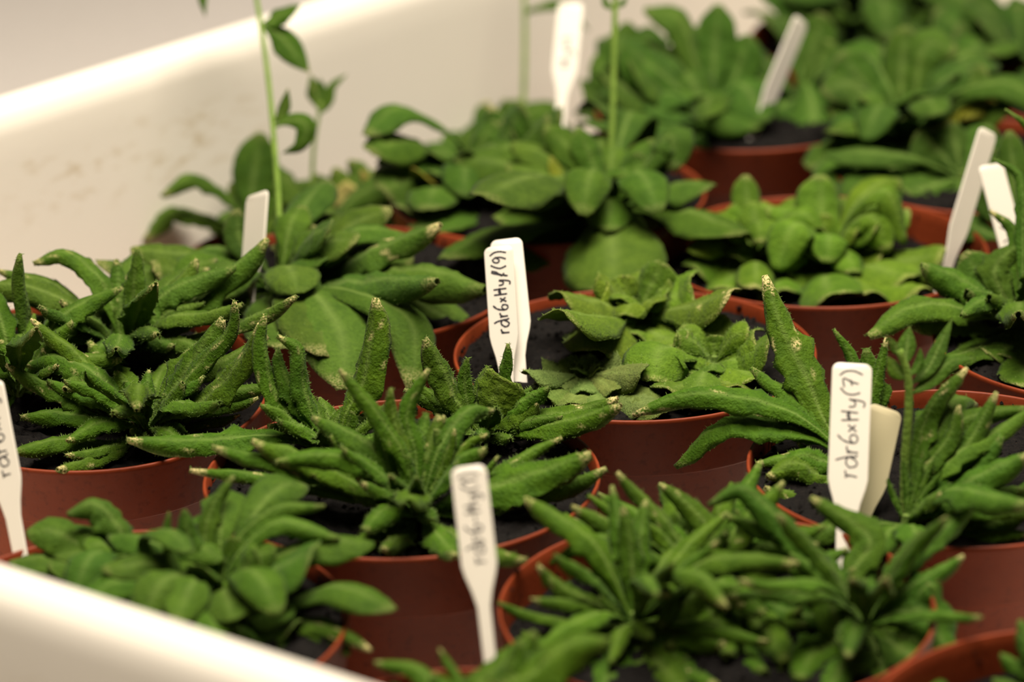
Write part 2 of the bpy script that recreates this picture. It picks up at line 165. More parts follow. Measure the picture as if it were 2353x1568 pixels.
{"n":"rosette_plant","l":"spiky rosette at the front of the tilted left pot","c":[-0.1162,0.9188,0.0909],"leaves":[[[[0,0,0],[-45,29,41],[-206,133,189],[-373,218,300]],74,"r",[0.39,-0.44,0.81],0.8,1,[0.059,0.117,0.003],110],[[[0,0,0],[-53,37,53],[-151,83,111],[-260,132,170]],53,"r",[0.36,-0.39,0.85],0.5,1,[0.053,0.114,0.004],110],[[[0,0,0],[32,11,47],[148,50,208],[247,81,340]],120,"r",[-0.62,-0.53,0.58],0.5,1,[0.046,0.102,0.003],110],[[[0,0,0],[62,4,79],[194,9,237],[267,11,322],[292,21,420]],78,"r",[-0.74,-0.41,0.53],0.5,1,[0.044,0.101,0.003],110],[[[0,0,0],[77,-24,53],[150,-48,96],[291,-89,237],[378,-115,390]],127,"r",[-0.73,-0.08,0.68],0.8,1,[0.058,0.115,0.003],110],[[[0,0,0],[143,5,47],[356,6,100]],69,"r",[-0.26,-0.22,0.94],0.5,1,[0.057,0.13,0.005],110],[[[0,0,0],[142,-5,14],[296,-5,45]],46,"r",[-0.15,-0.2,0.97],1.0,1,[0.056,0.115,0.004],110],[[[0,0,0],[-10,33,69],[-65,69,140]],77,"r",[0.43,-0.71,0.55],0.1,1,[0.052,0.126,0.005],110],[[[0,0,0],[23,-2,52],[59,-5,120]],60,"r",[-0.84,-0.39,0.39],0.1,1,[0.049,0.102,0.003],110],[[[0,0,0],[-16,-14,6],[-38,-33,40]],89,"r",[0.61,0.21,0.76],0.6,1,[0.045,0.108,0.004],110],[[[0,0,0],[-93,-90,-6],[-251,-206,59],[-375,-319,70]],93,"r",[0.22,-0.05,0.97],0.1,1,[0.05,0.109,0.003],110],[[[0,0,0],[-73,-130,-1],[-142,-239,13],[-231,-379,35]],83,"r",[0.16,-0.0,0.99],0.8,1,[0.055,0.111,0.004],110],[[[0,0,0],[-102,-164,12],[-211,-319,55]],60,"r",[0.2,0.04,0.98],0.8,1,[0.055,0.114,0.005],110],[[[0,0,0],[-146,1,40],[-295,-3,67],[-396,-15,60]],86,"r",[0.15,-0.2,0.97],0.3,1,[0.045,0.109,0.003],110],[[[0,0,0],[-122,21,31],[-281,66,116],[-446,107,190]],81,"r",[0.32,-0.28,0.9],0.5,1,[0.046,0.104,0.004],110],[[[0,0,0],[-65,25,58],[-189,50,110],[-313,69,150]],81,"r",[0.36,-0.29,0.89],0.1,1,[0.051,0.123,0.004],110],[[[0,0,0],[-4,-66,5],[41,-163,31],[89,-296,50]],70,"r",[-0.08,0.14,0.99],0.1,1,[0.054,0.11,0.004],110],[[[0,0,0],[-135,-16,143],[-246,-29,185]],70,"r",[0.6,-0.18,0.78],0.17701133585775197,1,[0.047,0.113,0.003],110],[[[0,0,0],[82,-80,42],[148,-145,30]],87,"r",[-0.2,0.0,0.98],0.3991497633488764,1,[0.046,0.104,0.004],110],[[[0,0,0],[-88,145,74],[-159,264,79]],61,"r",[0.06,-0.25,0.97],0.44718224282438973,1,[0.05,0.103,0.003],110],[[[0,0,0],[-35,-161,145],[-63,-292,183]],74,"r",[0.2,0.49,0.85],0.13607107542326624,1,[0.052,0.107,0.004],110],[[[0,0,0],[158,72,72],[288,131,45]],63,"r",[-0.05,-0.24,0.97],0.30732162532358753,1,[0.05,0.117,0.003],110],[[[0,0,0],[-106,30,41],[-192,54,21]],70,"r",[0.05,-0.21,0.98],0.22628312635270464,1,[0.055,0.108,0.003],110],[[[0,0,0],[78,-146,60],[141,-265,54]],63,"r",[-0.15,0.12,0.98],0.18984628530594866,1,[0.054,0.121,0.004],110],[[[0,0,0],[4,153,57],[6,279,65]],80,"r",[0.03,-0.23,0.97],0.18432975916862637,1,[0.054,0.112,0.004],110],[[[0,0,0],[-84,-99,178],[-153,-179,273]],88,"r",[0.68,0.37,0.63],0.01386634577538054,1,[0.046,0.113,0.003],110],[[[0,0,0],[105,-22,125],[191,-40,195]],74,"r",[-0.72,-0.15,0.68],0.36056749195613846,1,[0.049,0.123,0.004],110],[[[0,0,0],[-56,59,116],[-102,108,158]],89,"r",[0.38,-0.63,0.68],0.39181755532628804,1,[0.065,0.129,0.004],110],[[[0,0,0],[1,-69,117],[2,-125,176]],62,"r",[0.04,0.82,0.58],0.11159342634186198,1,[0.049,0.112,0.004],110],[[[0,0,0],[115,112,170],[210,203,247]],82,"r",[-0.32,-0.58,0.75],0.4550938168632953,1,[0.05,0.103,0.004],110],[[[0,0,0],[-164,39,101],[-297,71,104]],71,"r",[0.26,-0.27,0.93],0.23846012374842945,1,[0.055,0.124,0.004],110],[[[0,0,0],[67,-32,113],[123,-58,182]],89,"r",[-0.83,0.02,0.56],0.2302151130165349,1,[0.056,0.116,0.005],110],[[[0,0,0],[3,59,121],[6,107,158]],60,"r",[0.01,-0.83,0.56],0.44978241798040774,1,[0.047,0.112,0.004],110],[[[0,0,0],[-117,-145,89],[-214,-263,77]],74,"r",[0.26,0.07,0.96],0.46407150060641117,1,[0.051,0.123,0.004],110],[[[0,0,0],[92,0,88],[167,0,136]],60,"r",[-0.61,-0.27,0.75],0.09045142850959459,1,[0.052,0.12,0.004],110],[[[0,0,0],[7,-120,185],[15,-254,247],[20,-355,215]],100,"r",[-0.01,0.52,0.86],0.3329463384412091,1,[0.053,0.106,0.003],110],[[[0,0,0],[87,-79,117],[184,-168,155],[258,-235,188]],94,"r",[-0.46,0.19,0.87],0.06763916234339806,1,[0.051,0.116,0.005],110],[[[0,0,0],[137,7,91],[292,15,121],[408,20,132]],84,"r",[-0.29,-0.23,0.93],0.4602159962815772,1,[0.045,0.101,0.003],110],[[[0,0,0],[128,59,147],[272,125,196],[380,175,244]],94,"r",[-0.35,-0.4,0.84],0.31146348357275855,1,[0.054,0.106,0.004],110],[[[0,0,0],[12,114,75],[26,243,100],[36,340,89]],99,"r",[0.02,-0.26,0.97],0.2175483692570201,1,[0.055,0.113,0.004],110],[[[0,0,0],[-71,111,103],[-151,236,137],[-211,329,176]],102,"r",[0.15,-0.39,0.91],0.4198679024422612,1,[0.064,0.128,0.005],110],[[[0,0,0],[-138,72,146],[-293,153,194],[-410,214,149]],104,"r",[0.19,-0.29,0.94],0.4872767891467314,1,[0.044,0.106,0.004],110]],"stems":[]},
{"n":"rosette_plant","l":"plant with arching long leaves at the back of the tilted left pot","c":[-0.1283,0.9708,0.0964],"leaves":[[[[0,0,0],[-80,100,229],[-202,140,315],[-304,131,280]],103,"r",[0.49,-0.45,0.75],0.5,0.8,[0.058,0.126,0.007],80],[[[0,0,0],[-265,-114,84],[-289,-129,258],[-293,-142,405]],94,"r",[0.81,0.02,0.59],0.1,1,[0.061,0.124,0.009],80],[[[0,0,0],[-97,45,96],[-240,103,217],[-426,130,260]],72,"r",[0.41,-0.34,0.84],0.5,1,[0.061,0.118,0.009],80],[[[0,0,0],[-127,28,57],[-284,79,165],[-426,97,195]],75,"r",[0.34,-0.29,0.89],0.5,1,[0.05,0.107,0.009],80],[[[0,0,0],[21,27,101],[48,89,335]],77,"r",[-0.2,-0.94,0.28],0.1,0.6,[0.061,0.126,0.008],80],[[[0,0,0],[110,15,57],[308,62,219],[478,104,360]],114,"r",[-0.51,-0.37,0.78],0.5,1,[0.058,0.128,0.008],80],[[[0,0,0],[203,-92,81],[408,-184,177],[591,-264,290]],89,"r",[-0.45,-0.03,0.89],0.5,1,[0.06,0.118,0.009],80],[[[0,0,0],[59,-2,80],[92,1,167],[120,-61,95]],114,"r",[-0.61,0.05,0.79],0.1,1,[0.054,0.121,0.008],80],[[[0,0,0],[-17,25,71],[-28,51,145]],48,"r",[0.32,-0.87,0.37],0.1,1,[0.06,0.123,0.01],80],[[[0,0,0],[17,-7,-10],[127,-17,-1],[240,-7,70]],107,"r",[-0.28,-0.21,0.94],0.5,1,[0.054,0.101,0.007],80],[[[0,0,0],[-116,-78,28],[-179,-113,82],[-203,-144,210]],100,"r",[0.66,0.15,0.74],0.9,1,[0.047,0.108,0.006],80],[[[0,0,0],[-93,-44,7],[-131,-52,57],[-136,-59,190]],108,"r",[0.82,-0.02,0.58],0.8,1,[0.067,0.13,0.01],80],[[[0,0,0],[61,33,66],[163,60,116],[221,74,140]],84,"r",[-0.4,-0.38,0.83],0.1,1,[0.06,0.126,0.007],80],[[[0,0,0],[-106,-8,120],[-193,-14,145]],93,"r",[0.6,-0.21,0.77],0.00921614539807819,1,[0.051,0.104,0.008],80],[[[0,0,0],[151,-34,154],[275,-61,196]],70,"r",[-0.59,-0.13,0.79],0.029280517047523935,1,[0.062,0.116,0.009],80],[[[0,0,0],[-4,149,75],[-7,272,88]],109,"r",[0.03,-0.31,0.95],0.1931613443282325,1,[0.051,0.12,0.007],80],[[[0,0,0],[-37,-142,98],[-67,-258,101]],106,"r",[0.18,0.32,0.93],0.39142295457483717,1,[0.051,0.115,0.008],80],[[[0,0,0],[133,61,175],[241,111,290]],102,"r",[-0.53,-0.54,0.65],0.4414361299805304,1,[0.063,0.121,0.007],80],[[[0,0,0],[-109,37,53],[-198,67,73]],72,"r",[0.25,-0.29,0.93],0.036195643959341384,1,[0.059,0.119,0.009],80],[[[0,0,0],[100,-103,91],[182,-187,98]],82,"r",[-0.35,0.15,0.93],0.3751596296692397,1,[0.047,0.106,0.007],80],[[[0,0,0],[1,95,148],[2,172,213]],98,"r",[0.03,-0.78,0.63],0.4603760476944849,1,[0.048,0.105,0.007],80],[[[0,0,0],[-102,-42,158],[-185,-76,224]],104,"r",[0.78,-0.02,0.63],0.46047545555532793,1,[0.053,0.105,0.007],80],[[[0,0,0],[132,12,87],[240,22,103]],75,"r",[-0.36,-0.26,0.9],0.14588204189547982,1,[0.066,0.127,0.008],80],[[[0,0,0],[-129,147,109],[-235,268,101]],96,"r",[0.09,-0.28,0.96],0.14871891428930278,1,[0.05,0.103,0.008],80],[[[0,0,0],[-43,-135,53],[-79,-245,61]],109,"r",[0.17,0.19,0.97],0.4239972651562016,1,[0.048,0.113,0.006],80],[[[0,0,0],[98,66,52],[178,120,79]],73,"r",[-0.17,-0.35,0.92],0.21243634074799045,1,[0.064,0.125,0.008],80],[[[0,0,0],[-229,61,103],[-417,111,86]],71,"r",[0.14,-0.24,0.96],0.37890082017613724,1,[0.057,0.107,0.008],80],[[[0,0,0],[79,-127,242],[144,-231,336]],104,"r",[-0.56,0.55,0.62],0.4556997625337788,1,[0.058,0.127,0.007],80],[[[0,0,0],[-17,95,170],[-31,173,270]],88,"r",[0.13,-0.83,0.54],0.4812119111411379,1,[0.054,0.121,0.007],80],[[[0,0,0],[-125,-142,175],[-228,-258,273]],81,"r",[0.57,0.3,0.76],0.26794893303462775,1,[0.046,0.105,0.008],80],[[[0,0,0],[174,47,103],[316,86,125]],87,"r",[-0.28,-0.3,0.91],0.21620673208184238,1,[0.048,0.102,0.006],80],[[[0,0,0],[-223,96,84],[-406,175,83]],84,"r",[0.1,-0.24,0.97],0.4052169884349939,1,[0.049,0.102,0.008],80],[[[0,0,0],[83,-180,160],[151,-327,196]],92,"r",[-0.27,0.4,0.88],0.3667916281721238,1,[0.054,0.111,0.008],80],[[[0,0,0],[-141,57,124],[-299,121,165],[-417,170,165]],81,"r",[0.24,-0.3,0.92],0.023472900563169363,1,[0.042,0.099,0.007],80],[[[0,0,0],[-182,16,183],[-386,35,244],[-540,48,177]],105,"r",[0.28,-0.24,0.93],0.2540786801518727,1,[0.056,0.105,0.007],80],[[[0,0,0],[-129,-75,97],[-273,-160,129],[-382,-224,155]],93,"r",[0.39,-0.02,0.92],0.10866076290679022,1,[0.065,0.128,0.01],80],[[[0,0,0],[-44,-173,77],[-94,-367,102],[-132,-512,89]],118,"r",[0.12,0.14,0.98],0.4526656814168818,1,[0.062,0.116,0.008],80],[[[0,0,0],[14,-174,136],[29,-371,181],[40,-518,224]],91,"r",[-0.02,0.4,0.92],0.19517714267244757,1,[0.053,0.12,0.007],80],[[[0,0,0],[107,-81,77],[227,-172,103],[317,-241,77]],87,"r",[-0.25,-0.01,0.97],0.19973313518719155,1,[0.062,0.118,0.009],80],[[[0,0,0],[139,-65,144],[295,-139,193],[412,-194,242]],96,"r",[-0.51,-0.0,0.86],0.20676279404248238,1,[0.064,0.123,0.008],80],[[[0,0,0],[127,10,195],[270,21,260],[377,29,289]],107,"r",[-0.56,-0.31,0.77],0.13800542250932946,1,[0.055,0.121,0.009],80],[[[0,0,0],[88,112,143],[188,237,191],[262,332,175]],104,"r",[-0.11,-0.39,0.91],0.4457121502630348,1,[0.056,0.109,0.008],80],[[[0,0,0],[93,148,130],[197,314,174],[276,439,172]],95,"r",[-0.05,-0.33,0.94],0.19995722589184872,1,[0.057,0.112,0.007],80],[[[0,0,0],[2,170,156],[5,361,208],[7,505,169]],97,"r",[0.03,-0.32,0.95],0.3374764553206297,1,[0.059,0.118,0.009],80]],"stems":[]},
{"n":"rosette_plant","l":"plant cut by the left picture edge in the tilted left pot","c":[-0.1598,0.9397,0.0952],"leaves":[[[[0,0,0],[27,57,90],[-31,114,175]],63,"r",[0.19,-0.81,0.56],0.5,1,[0.046,0.101,0.003],50],[[[0,0,0],[-29,37,54],[-102,91,125]],69,"r",[0.4,-0.56,0.73],0.5,1,[0.052,0.11,0.004],50],[[[0,0,0],[61,-2,67],[88,3,155]],71,"r",[-0.78,-0.44,0.45],0.5,1,[0.053,0.108,0.004],50],[[[0,0,0],[-14,15,32],[-48,75,160]],72,"r",[0.36,-0.8,0.48],0.5,1,[0.057,0.128,0.005],50],[[[0,0,0],[46,-9,40],[94,-16,110]],94,"r",[-0.76,-0.19,0.62],0.5,1,[0.046,0.114,0.003],50],[[[0,0,0],[-44,-84,-2],[-89,-142,30]],100,"r",[0.22,0.07,0.97],0.5,1,[0.053,0.126,0.004],50],[[[0,0,0],[-60,-103,122],[-109,-187,184]],54,"r",[0.5,0.44,0.75],0.31706209683145314,1,[0.059,0.117,0.003],50],[[[0,0,0],[103,11,169],[188,20,242]],79,"r",[-0.7,-0.41,0.58],0.28376556283845744,1,[0.055,0.119,0.004],50],[[[0,0,0],[-165,33,79],[-300,59,77]],77,"r",[0.2,-0.24,0.95],0.4850336612976817,1,[0.051,0.12,0.004],50],[[[0,0,0],[24,99,145],[44,180,209]],59,"r",[-0.08,-0.75,0.66],0.047611135132408,1,[0.059,0.126,0.004],50],[[[0,0,0],[-108,-64,99],[-197,-116,129]],65,"r",[0.53,0.04,0.85],0.3793657786978161,1,[0.043,0.099,0.004],50],[[[0,0,0],[92,-12,62],[168,-21,86]],63,"r",[-0.47,-0.17,0.87],0.07645564302892166,1,[0.048,0.108,0.004],50],[[[0,0,0],[-80,132,92],[-145,239,108]],61,"r",[0.12,-0.35,0.93],0.25443284186620785,1,[0.046,0.112,0.004],50],[[[0,0,0],[-30,-70,105],[-55,-128,135]],72,"r",[0.45,0.55,0.71],0.19913264212319554,1,[0.044,0.105,0.003],50],[[[0,0,0],[65,89,109],[118,162,158]],65,"r",[-0.22,-0.59,0.77],0.002528229199498244,1,[0.051,0.119,0.005],50],[[[0,0,0],[-139,-4,82],[-252,-8,86]],58,"r",[0.32,-0.21,0.92],0.25809170604977494,1,[0.052,0.115,0.004],50],[[[0,0,0],[85,-71,104],[155,-128,154]],71,"r",[-0.58,0.23,0.78],0.4546509767774175,1,[0.048,0.104,0.004],50],[[[0,0,0],[119,-21,110],[253,-45,147],[353,-63,142]],99,"r",[-0.39,-0.15,0.91],0.30166901449119976,1,[0.051,0.105,0.004],50],[[[0,0,0],[108,90,194],[230,191,258],[321,267,264]],95,"r",[-0.28,-0.49,0.83],0.23350333730393374,1,[0.043,0.101,0.003],50],[[[0,0,0],[-53,114,210],[-113,242,280],[-158,338,369]],92,"r",[0.24,-0.66,0.71],0.12176951989287171,1,[0.046,0.109,0.003],50],[[[0,0,0],[-130,2,153],[-277,5,204],[-387,6,196]],109,"r",[0.44,-0.23,0.87],0.47370921513998526,1,[0.046,0.1,0.003],50],[[[0,0,0],[-54,-96,218],[-115,-205,290],[-161,-286,385]],84,"r",[0.58,0.52,0.63],0.46498872287188414,1,[0.045,0.104,0.003],50],[[[0,0,0],[43,-111,225],[92,-237,300],[129,-331,357]],105,"r",[-0.33,0.63,0.7],0.3825536474297758,1,[0.049,0.114,0.005],50]],"stems":[]},
{"n":"rosette_plant","l":"broad-leaved downy rosette at the back of the centre pot","c":[0.0433,0.9997,0.0935],"leaves":[[[[0,0,0],[-103,-92,92],[-267,-242,195]],224,"o",[0.53,0.09,0.84],0.15,1,[0.098,0.156,0.011],110],[[[0,0,0],[-64,-15,63],[-101,-23,145]],161,"o",[0.79,-0.36,0.49],0.15,1,[0.138,0.213,0.012],110],[[[0,0,0],[-140,-318,139],[-274,-643,285]],233,"o",[0.28,0.29,0.92],0.15,1,[0.097,0.169,0.011],110],[[[0,0,0],[-93,-213,68],[-146,-480,80]],266,"o",[0.13,0.12,0.98],0.15,1,[0.094,0.151,0.009],110],[[[0,0,0],[-41,17,50],[-43,50,145]],131,"o",[0.31,-0.87,0.39],0.15,1,[0.109,0.18,0.012],110],[[[0,0,0],[19,17,64],[84,49,190]],159,"o",[-0.5,-0.76,0.42],0.15,1,[0.075,0.146,0.009],110],[[[0,0,0],[75,-38,68],[169,-86,170]],307,"o",[-0.73,-0.09,0.68],0.15,1,[0.094,0.182,0.009],110],[[[0,0,0],[3,-73,12],[-18,-238,40]],219,"o",[0.02,0.16,0.99],0.15,1,[0.079,0.148,0.009],110],[[[0,0,0],[100,-123,81],[168,-209,130],[288,-366,235]],201,"o",[-0.48,0.18,0.86],0.7,1,[0.087,0.144,0.009],110],[[[0,0,0],[86,-106,31],[186,-244,50]],195,"o",[-0.27,-0.01,0.96],0.15,1,[0.101,0.166,0.01],110],[[[0,0,0],[39,-168,24],[101,-418,70]],237,"o",[-0.13,0.13,0.98],0.15,1,[0.102,0.181,0.012],110],[[[0,0,0],[-11,8,29],[-26,18,65]],129,"o",[0.42,-0.82,0.39],0.15,1,[0.096,0.174,0.012],110],[[[0,0,0],[32,-18,38],[75,-41,85]],220,"o",[-0.77,-0.08,0.64],0.15,1,[0.08,0.141,0.009],110],[[[0,0,0],[-75,-103,49],[-183,-309,60]],255,"o",[0.22,0.06,0.97],0.15,1,[0.082,0.143,0.011],110],[[[0,0,0],[-33,-63,109],[-60,-115,122]],133,"o",[0.53,0.47,0.7],0.060570264790539834,1,[0.097,0.172,0.01],110],[[[0,0,0],[81,37,124],[147,66,126]],125,"o",[-0.4,-0.53,0.75],0.0850564465203409,1,[0.093,0.168,0.009],110],[[[0,0,0],[-47,16,84],[-85,29,136]],132,"o",[0.56,-0.66,0.49],0.006042586341766604,1,[0.104,0.174,0.01],110],[[[0,0,0],[23,-63,72],[41,-115,115]],114,"o",[-0.45,0.55,0.71],0.14990718642303072,1,[0.085,0.145,0.011],110],[[[0,0,0],[-3,91,85],[-5,165,86]],132,"o",[-0.01,-0.46,0.89],0.08357786302054379,1,[0.081,0.163,0.012],110],[[[0,0,0],[-78,-86,70],[-141,-156,77]],117,"o",[0.4,0.09,0.91],0.02380674047481646,1,[0.072,0.139,0.007],110],[[[0,0,0],[121,-13,55],[219,-25,32]],111,"o",[-0.17,-0.3,0.94],0.029399681150170703,1,[0.1,0.172,0.01],110],[[[0,0,0],[-51,33,62],[-92,61,70]],135,"o",[0.27,-0.52,0.81],0.08577797464642625,1,[0.082,0.149,0.008],110],[[[0,0,0],[-31,-109,104],[-56,-198,96]],124,"o",[0.21,0.38,0.9],0.12505467413523005,1,[0.104,0.167,0.009],110],[[[0,0,0],[29,45,75],[53,81,87]],133,"o",[-0.21,-0.65,0.73],0.14628819141052302,1,[0.083,0.147,0.008],110],[[[0,0,0],[-76,-3,106],[-138,-6,171]],124,"o",[0.7,-0.45,0.55],0.09486289759212646,1,[0.102,0.168,0.01],110],[[[0,0,0],[49,-36,91],[90,-65,114]],114,"o",[-0.78,0.03,0.63],0.10222463735229206,1,[0.091,0.162,0.008],110],[[[0,0,0],[14,113,90],[26,206,102]],128,"o",[-0.03,-0.44,0.9],0.08421925889517203,1,[0.088,0.151,0.009],110],[[[0,0,0],[-50,-51,55],[-91,-92,65]],139,"o",[0.5,0.12,0.86],0.06707195882377372,1,[0.088,0.142,0.009],110],[[[0,0,0],[59,9,89],[106,16,136]],128,"o",[-0.64,-0.53,0.56],0.1475861288966856,1,[0.097,0.164,0.01],110],[[[0,0,0],[-58,39,71],[-105,71,104]],135,"o",[0.33,-0.59,0.74],0.08430405744309924,1,[0.074,0.146,0.009],110],[[[0,0,0],[24,-86,102],[44,-156,118]],122,"o",[-0.31,0.52,0.8],0.04369497597437551,1,[0.092,0.15,0.009],110],[[[0,0,0],[57,91,86],[103,165,123]],115,"o",[-0.15,-0.53,0.83],0.11069408296331991,1,[0.094,0.151,0.008],110]],"stems":[]},
{"n":"rosette_plant","l":"downy rosette with a drooping leaf at the right of the centre pot","c":[0.066,0.957,0.0935],"leaves":[[[[0,0,0],[-58,-11,64],[-87,-16,115]],201,"o",[0.77,-0.37,0.53],0.2,1,[0.094,0.157,0.012],110],[[[0,0,0],[68,-33,70],[124,-60,135]],223,"o",[-0.76,-0.12,0.64],0.2,1,[0.096,0.176,0.01],110],[[[0,0,0],[80,-69,61],[169,-147,145]],197,"o",[-0.61,0.08,0.79],0.2,1,[0.073,0.14,0.007],110],[[[0,0,0],[-90,-65,67],[-178,-132,120],[-205,-270,55]],222,"o",[0.25,0.01,0.97],0.2,1,[0.085,0.169,0.009],110],[[[0,0,0],[-62,-79,22],[-93,-127,25]],183,"o",[0.24,0.02,0.97],0.2,1,[0.087,0.173,0.011],110],[[[0,0,0],[-51,-136,6],[-169,-360,65]],196,"o",[0.18,0.09,0.98],0.2,1,[0.078,0.141,0.01],110],[[[0,0,0],[17,-165,17],[49,-305,50]],209,"o",[-0.1,0.15,0.98],0.2,1,[0.096,0.152,0.01],110],[[[0,0,0],[1,15,37],[2,36,90]],118,"o",[-0.06,-0.93,0.37],0.2,1,[0.093,0.174,0.011],110],[[[0,0,0],[-36,-116,29],[-83,-420,70]],196,"o",[0.08,0.15,0.99],0.2,1,[0.08,0.155,0.011],110],[[[0,0,0],[63,-110,32],[123,-241,45]],188,"o",[-0.23,0.06,0.97],0.2,1,[0.101,0.184,0.01],110],[[[0,0,0],[-38,-65,33],[-70,-118,8]],119,"o",[0.16,-0.03,0.99],0.008538575195874665,1,[0.099,0.162,0.009],110],[[[0,0,0],[72,37,61],[131,66,56]],130,"o",[-0.18,-0.4,0.9],0.017966247223911536,1,[0.083,0.151,0.009],110],[[[0,0,0],[-68,13,70],[-124,23,99]],114,"o",[0.5,-0.47,0.73],0.18391308861737096,1,[0.084,0.165,0.009],110],[[[0,0,0],[63,-75,48],[115,-136,36]],127,"o",[-0.3,-0.01,0.95],0.1693389678891417,1,[0.094,0.18,0.012],110],[[[0,0,0],[20,68,82],[36,124,130]],113,"o",[-0.12,-0.7,0.7],0.18995442656251882,1,[0.082,0.14,0.01],110],[[[0,0,0],[-57,-41,47],[-103,-75,38]],120,"o",[0.38,-0.05,0.92],0.09425307052694501,1,[0.084,0.16,0.008],110],[[[0,0,0],[83,8,32],[151,15,39]],110,"o",[-0.2,-0.33,0.92],0.0400949826903297,1,[0.091,0.167,0.01],110],[[[0,0,0],[-57,41,77],[-104,75,108]],123,"o",[0.32,-0.6,0.73],0.14659860080417714,1,[0.101,0.179,0.012],110],[[[0,0,0],[-9,-81,34],[-16,-148,40]],101,"o",[0.04,0.25,0.97],0.04819457769225877,1,[0.069,0.139,0.01],110],[[[0,0,0],[41,69,36],[75,125,47]],107,"o",[-0.04,-0.33,0.94],0.12324848982766504,1,[0.079,0.154,0.011],110],[[[0,0,0],[-65,-22,92],[-118,-41,120]],116,"o",[0.73,-0.2,0.65],0.1085811659148684,1,[0.073,0.141,0.008],110],[[[0,0,0],[60,-28,111],[109,-50,124]],120,"o",[-0.77,-0.14,0.62],0.18534041887951308,1,[0.103,0.183,0.01],110],[[[0,0,0],[-18,84,45],[-34,153,31]],126,"o",[-0.04,-0.21,0.98],0.07447690162385222,1,[0.082,0.161,0.008],110]],"stems":[]},
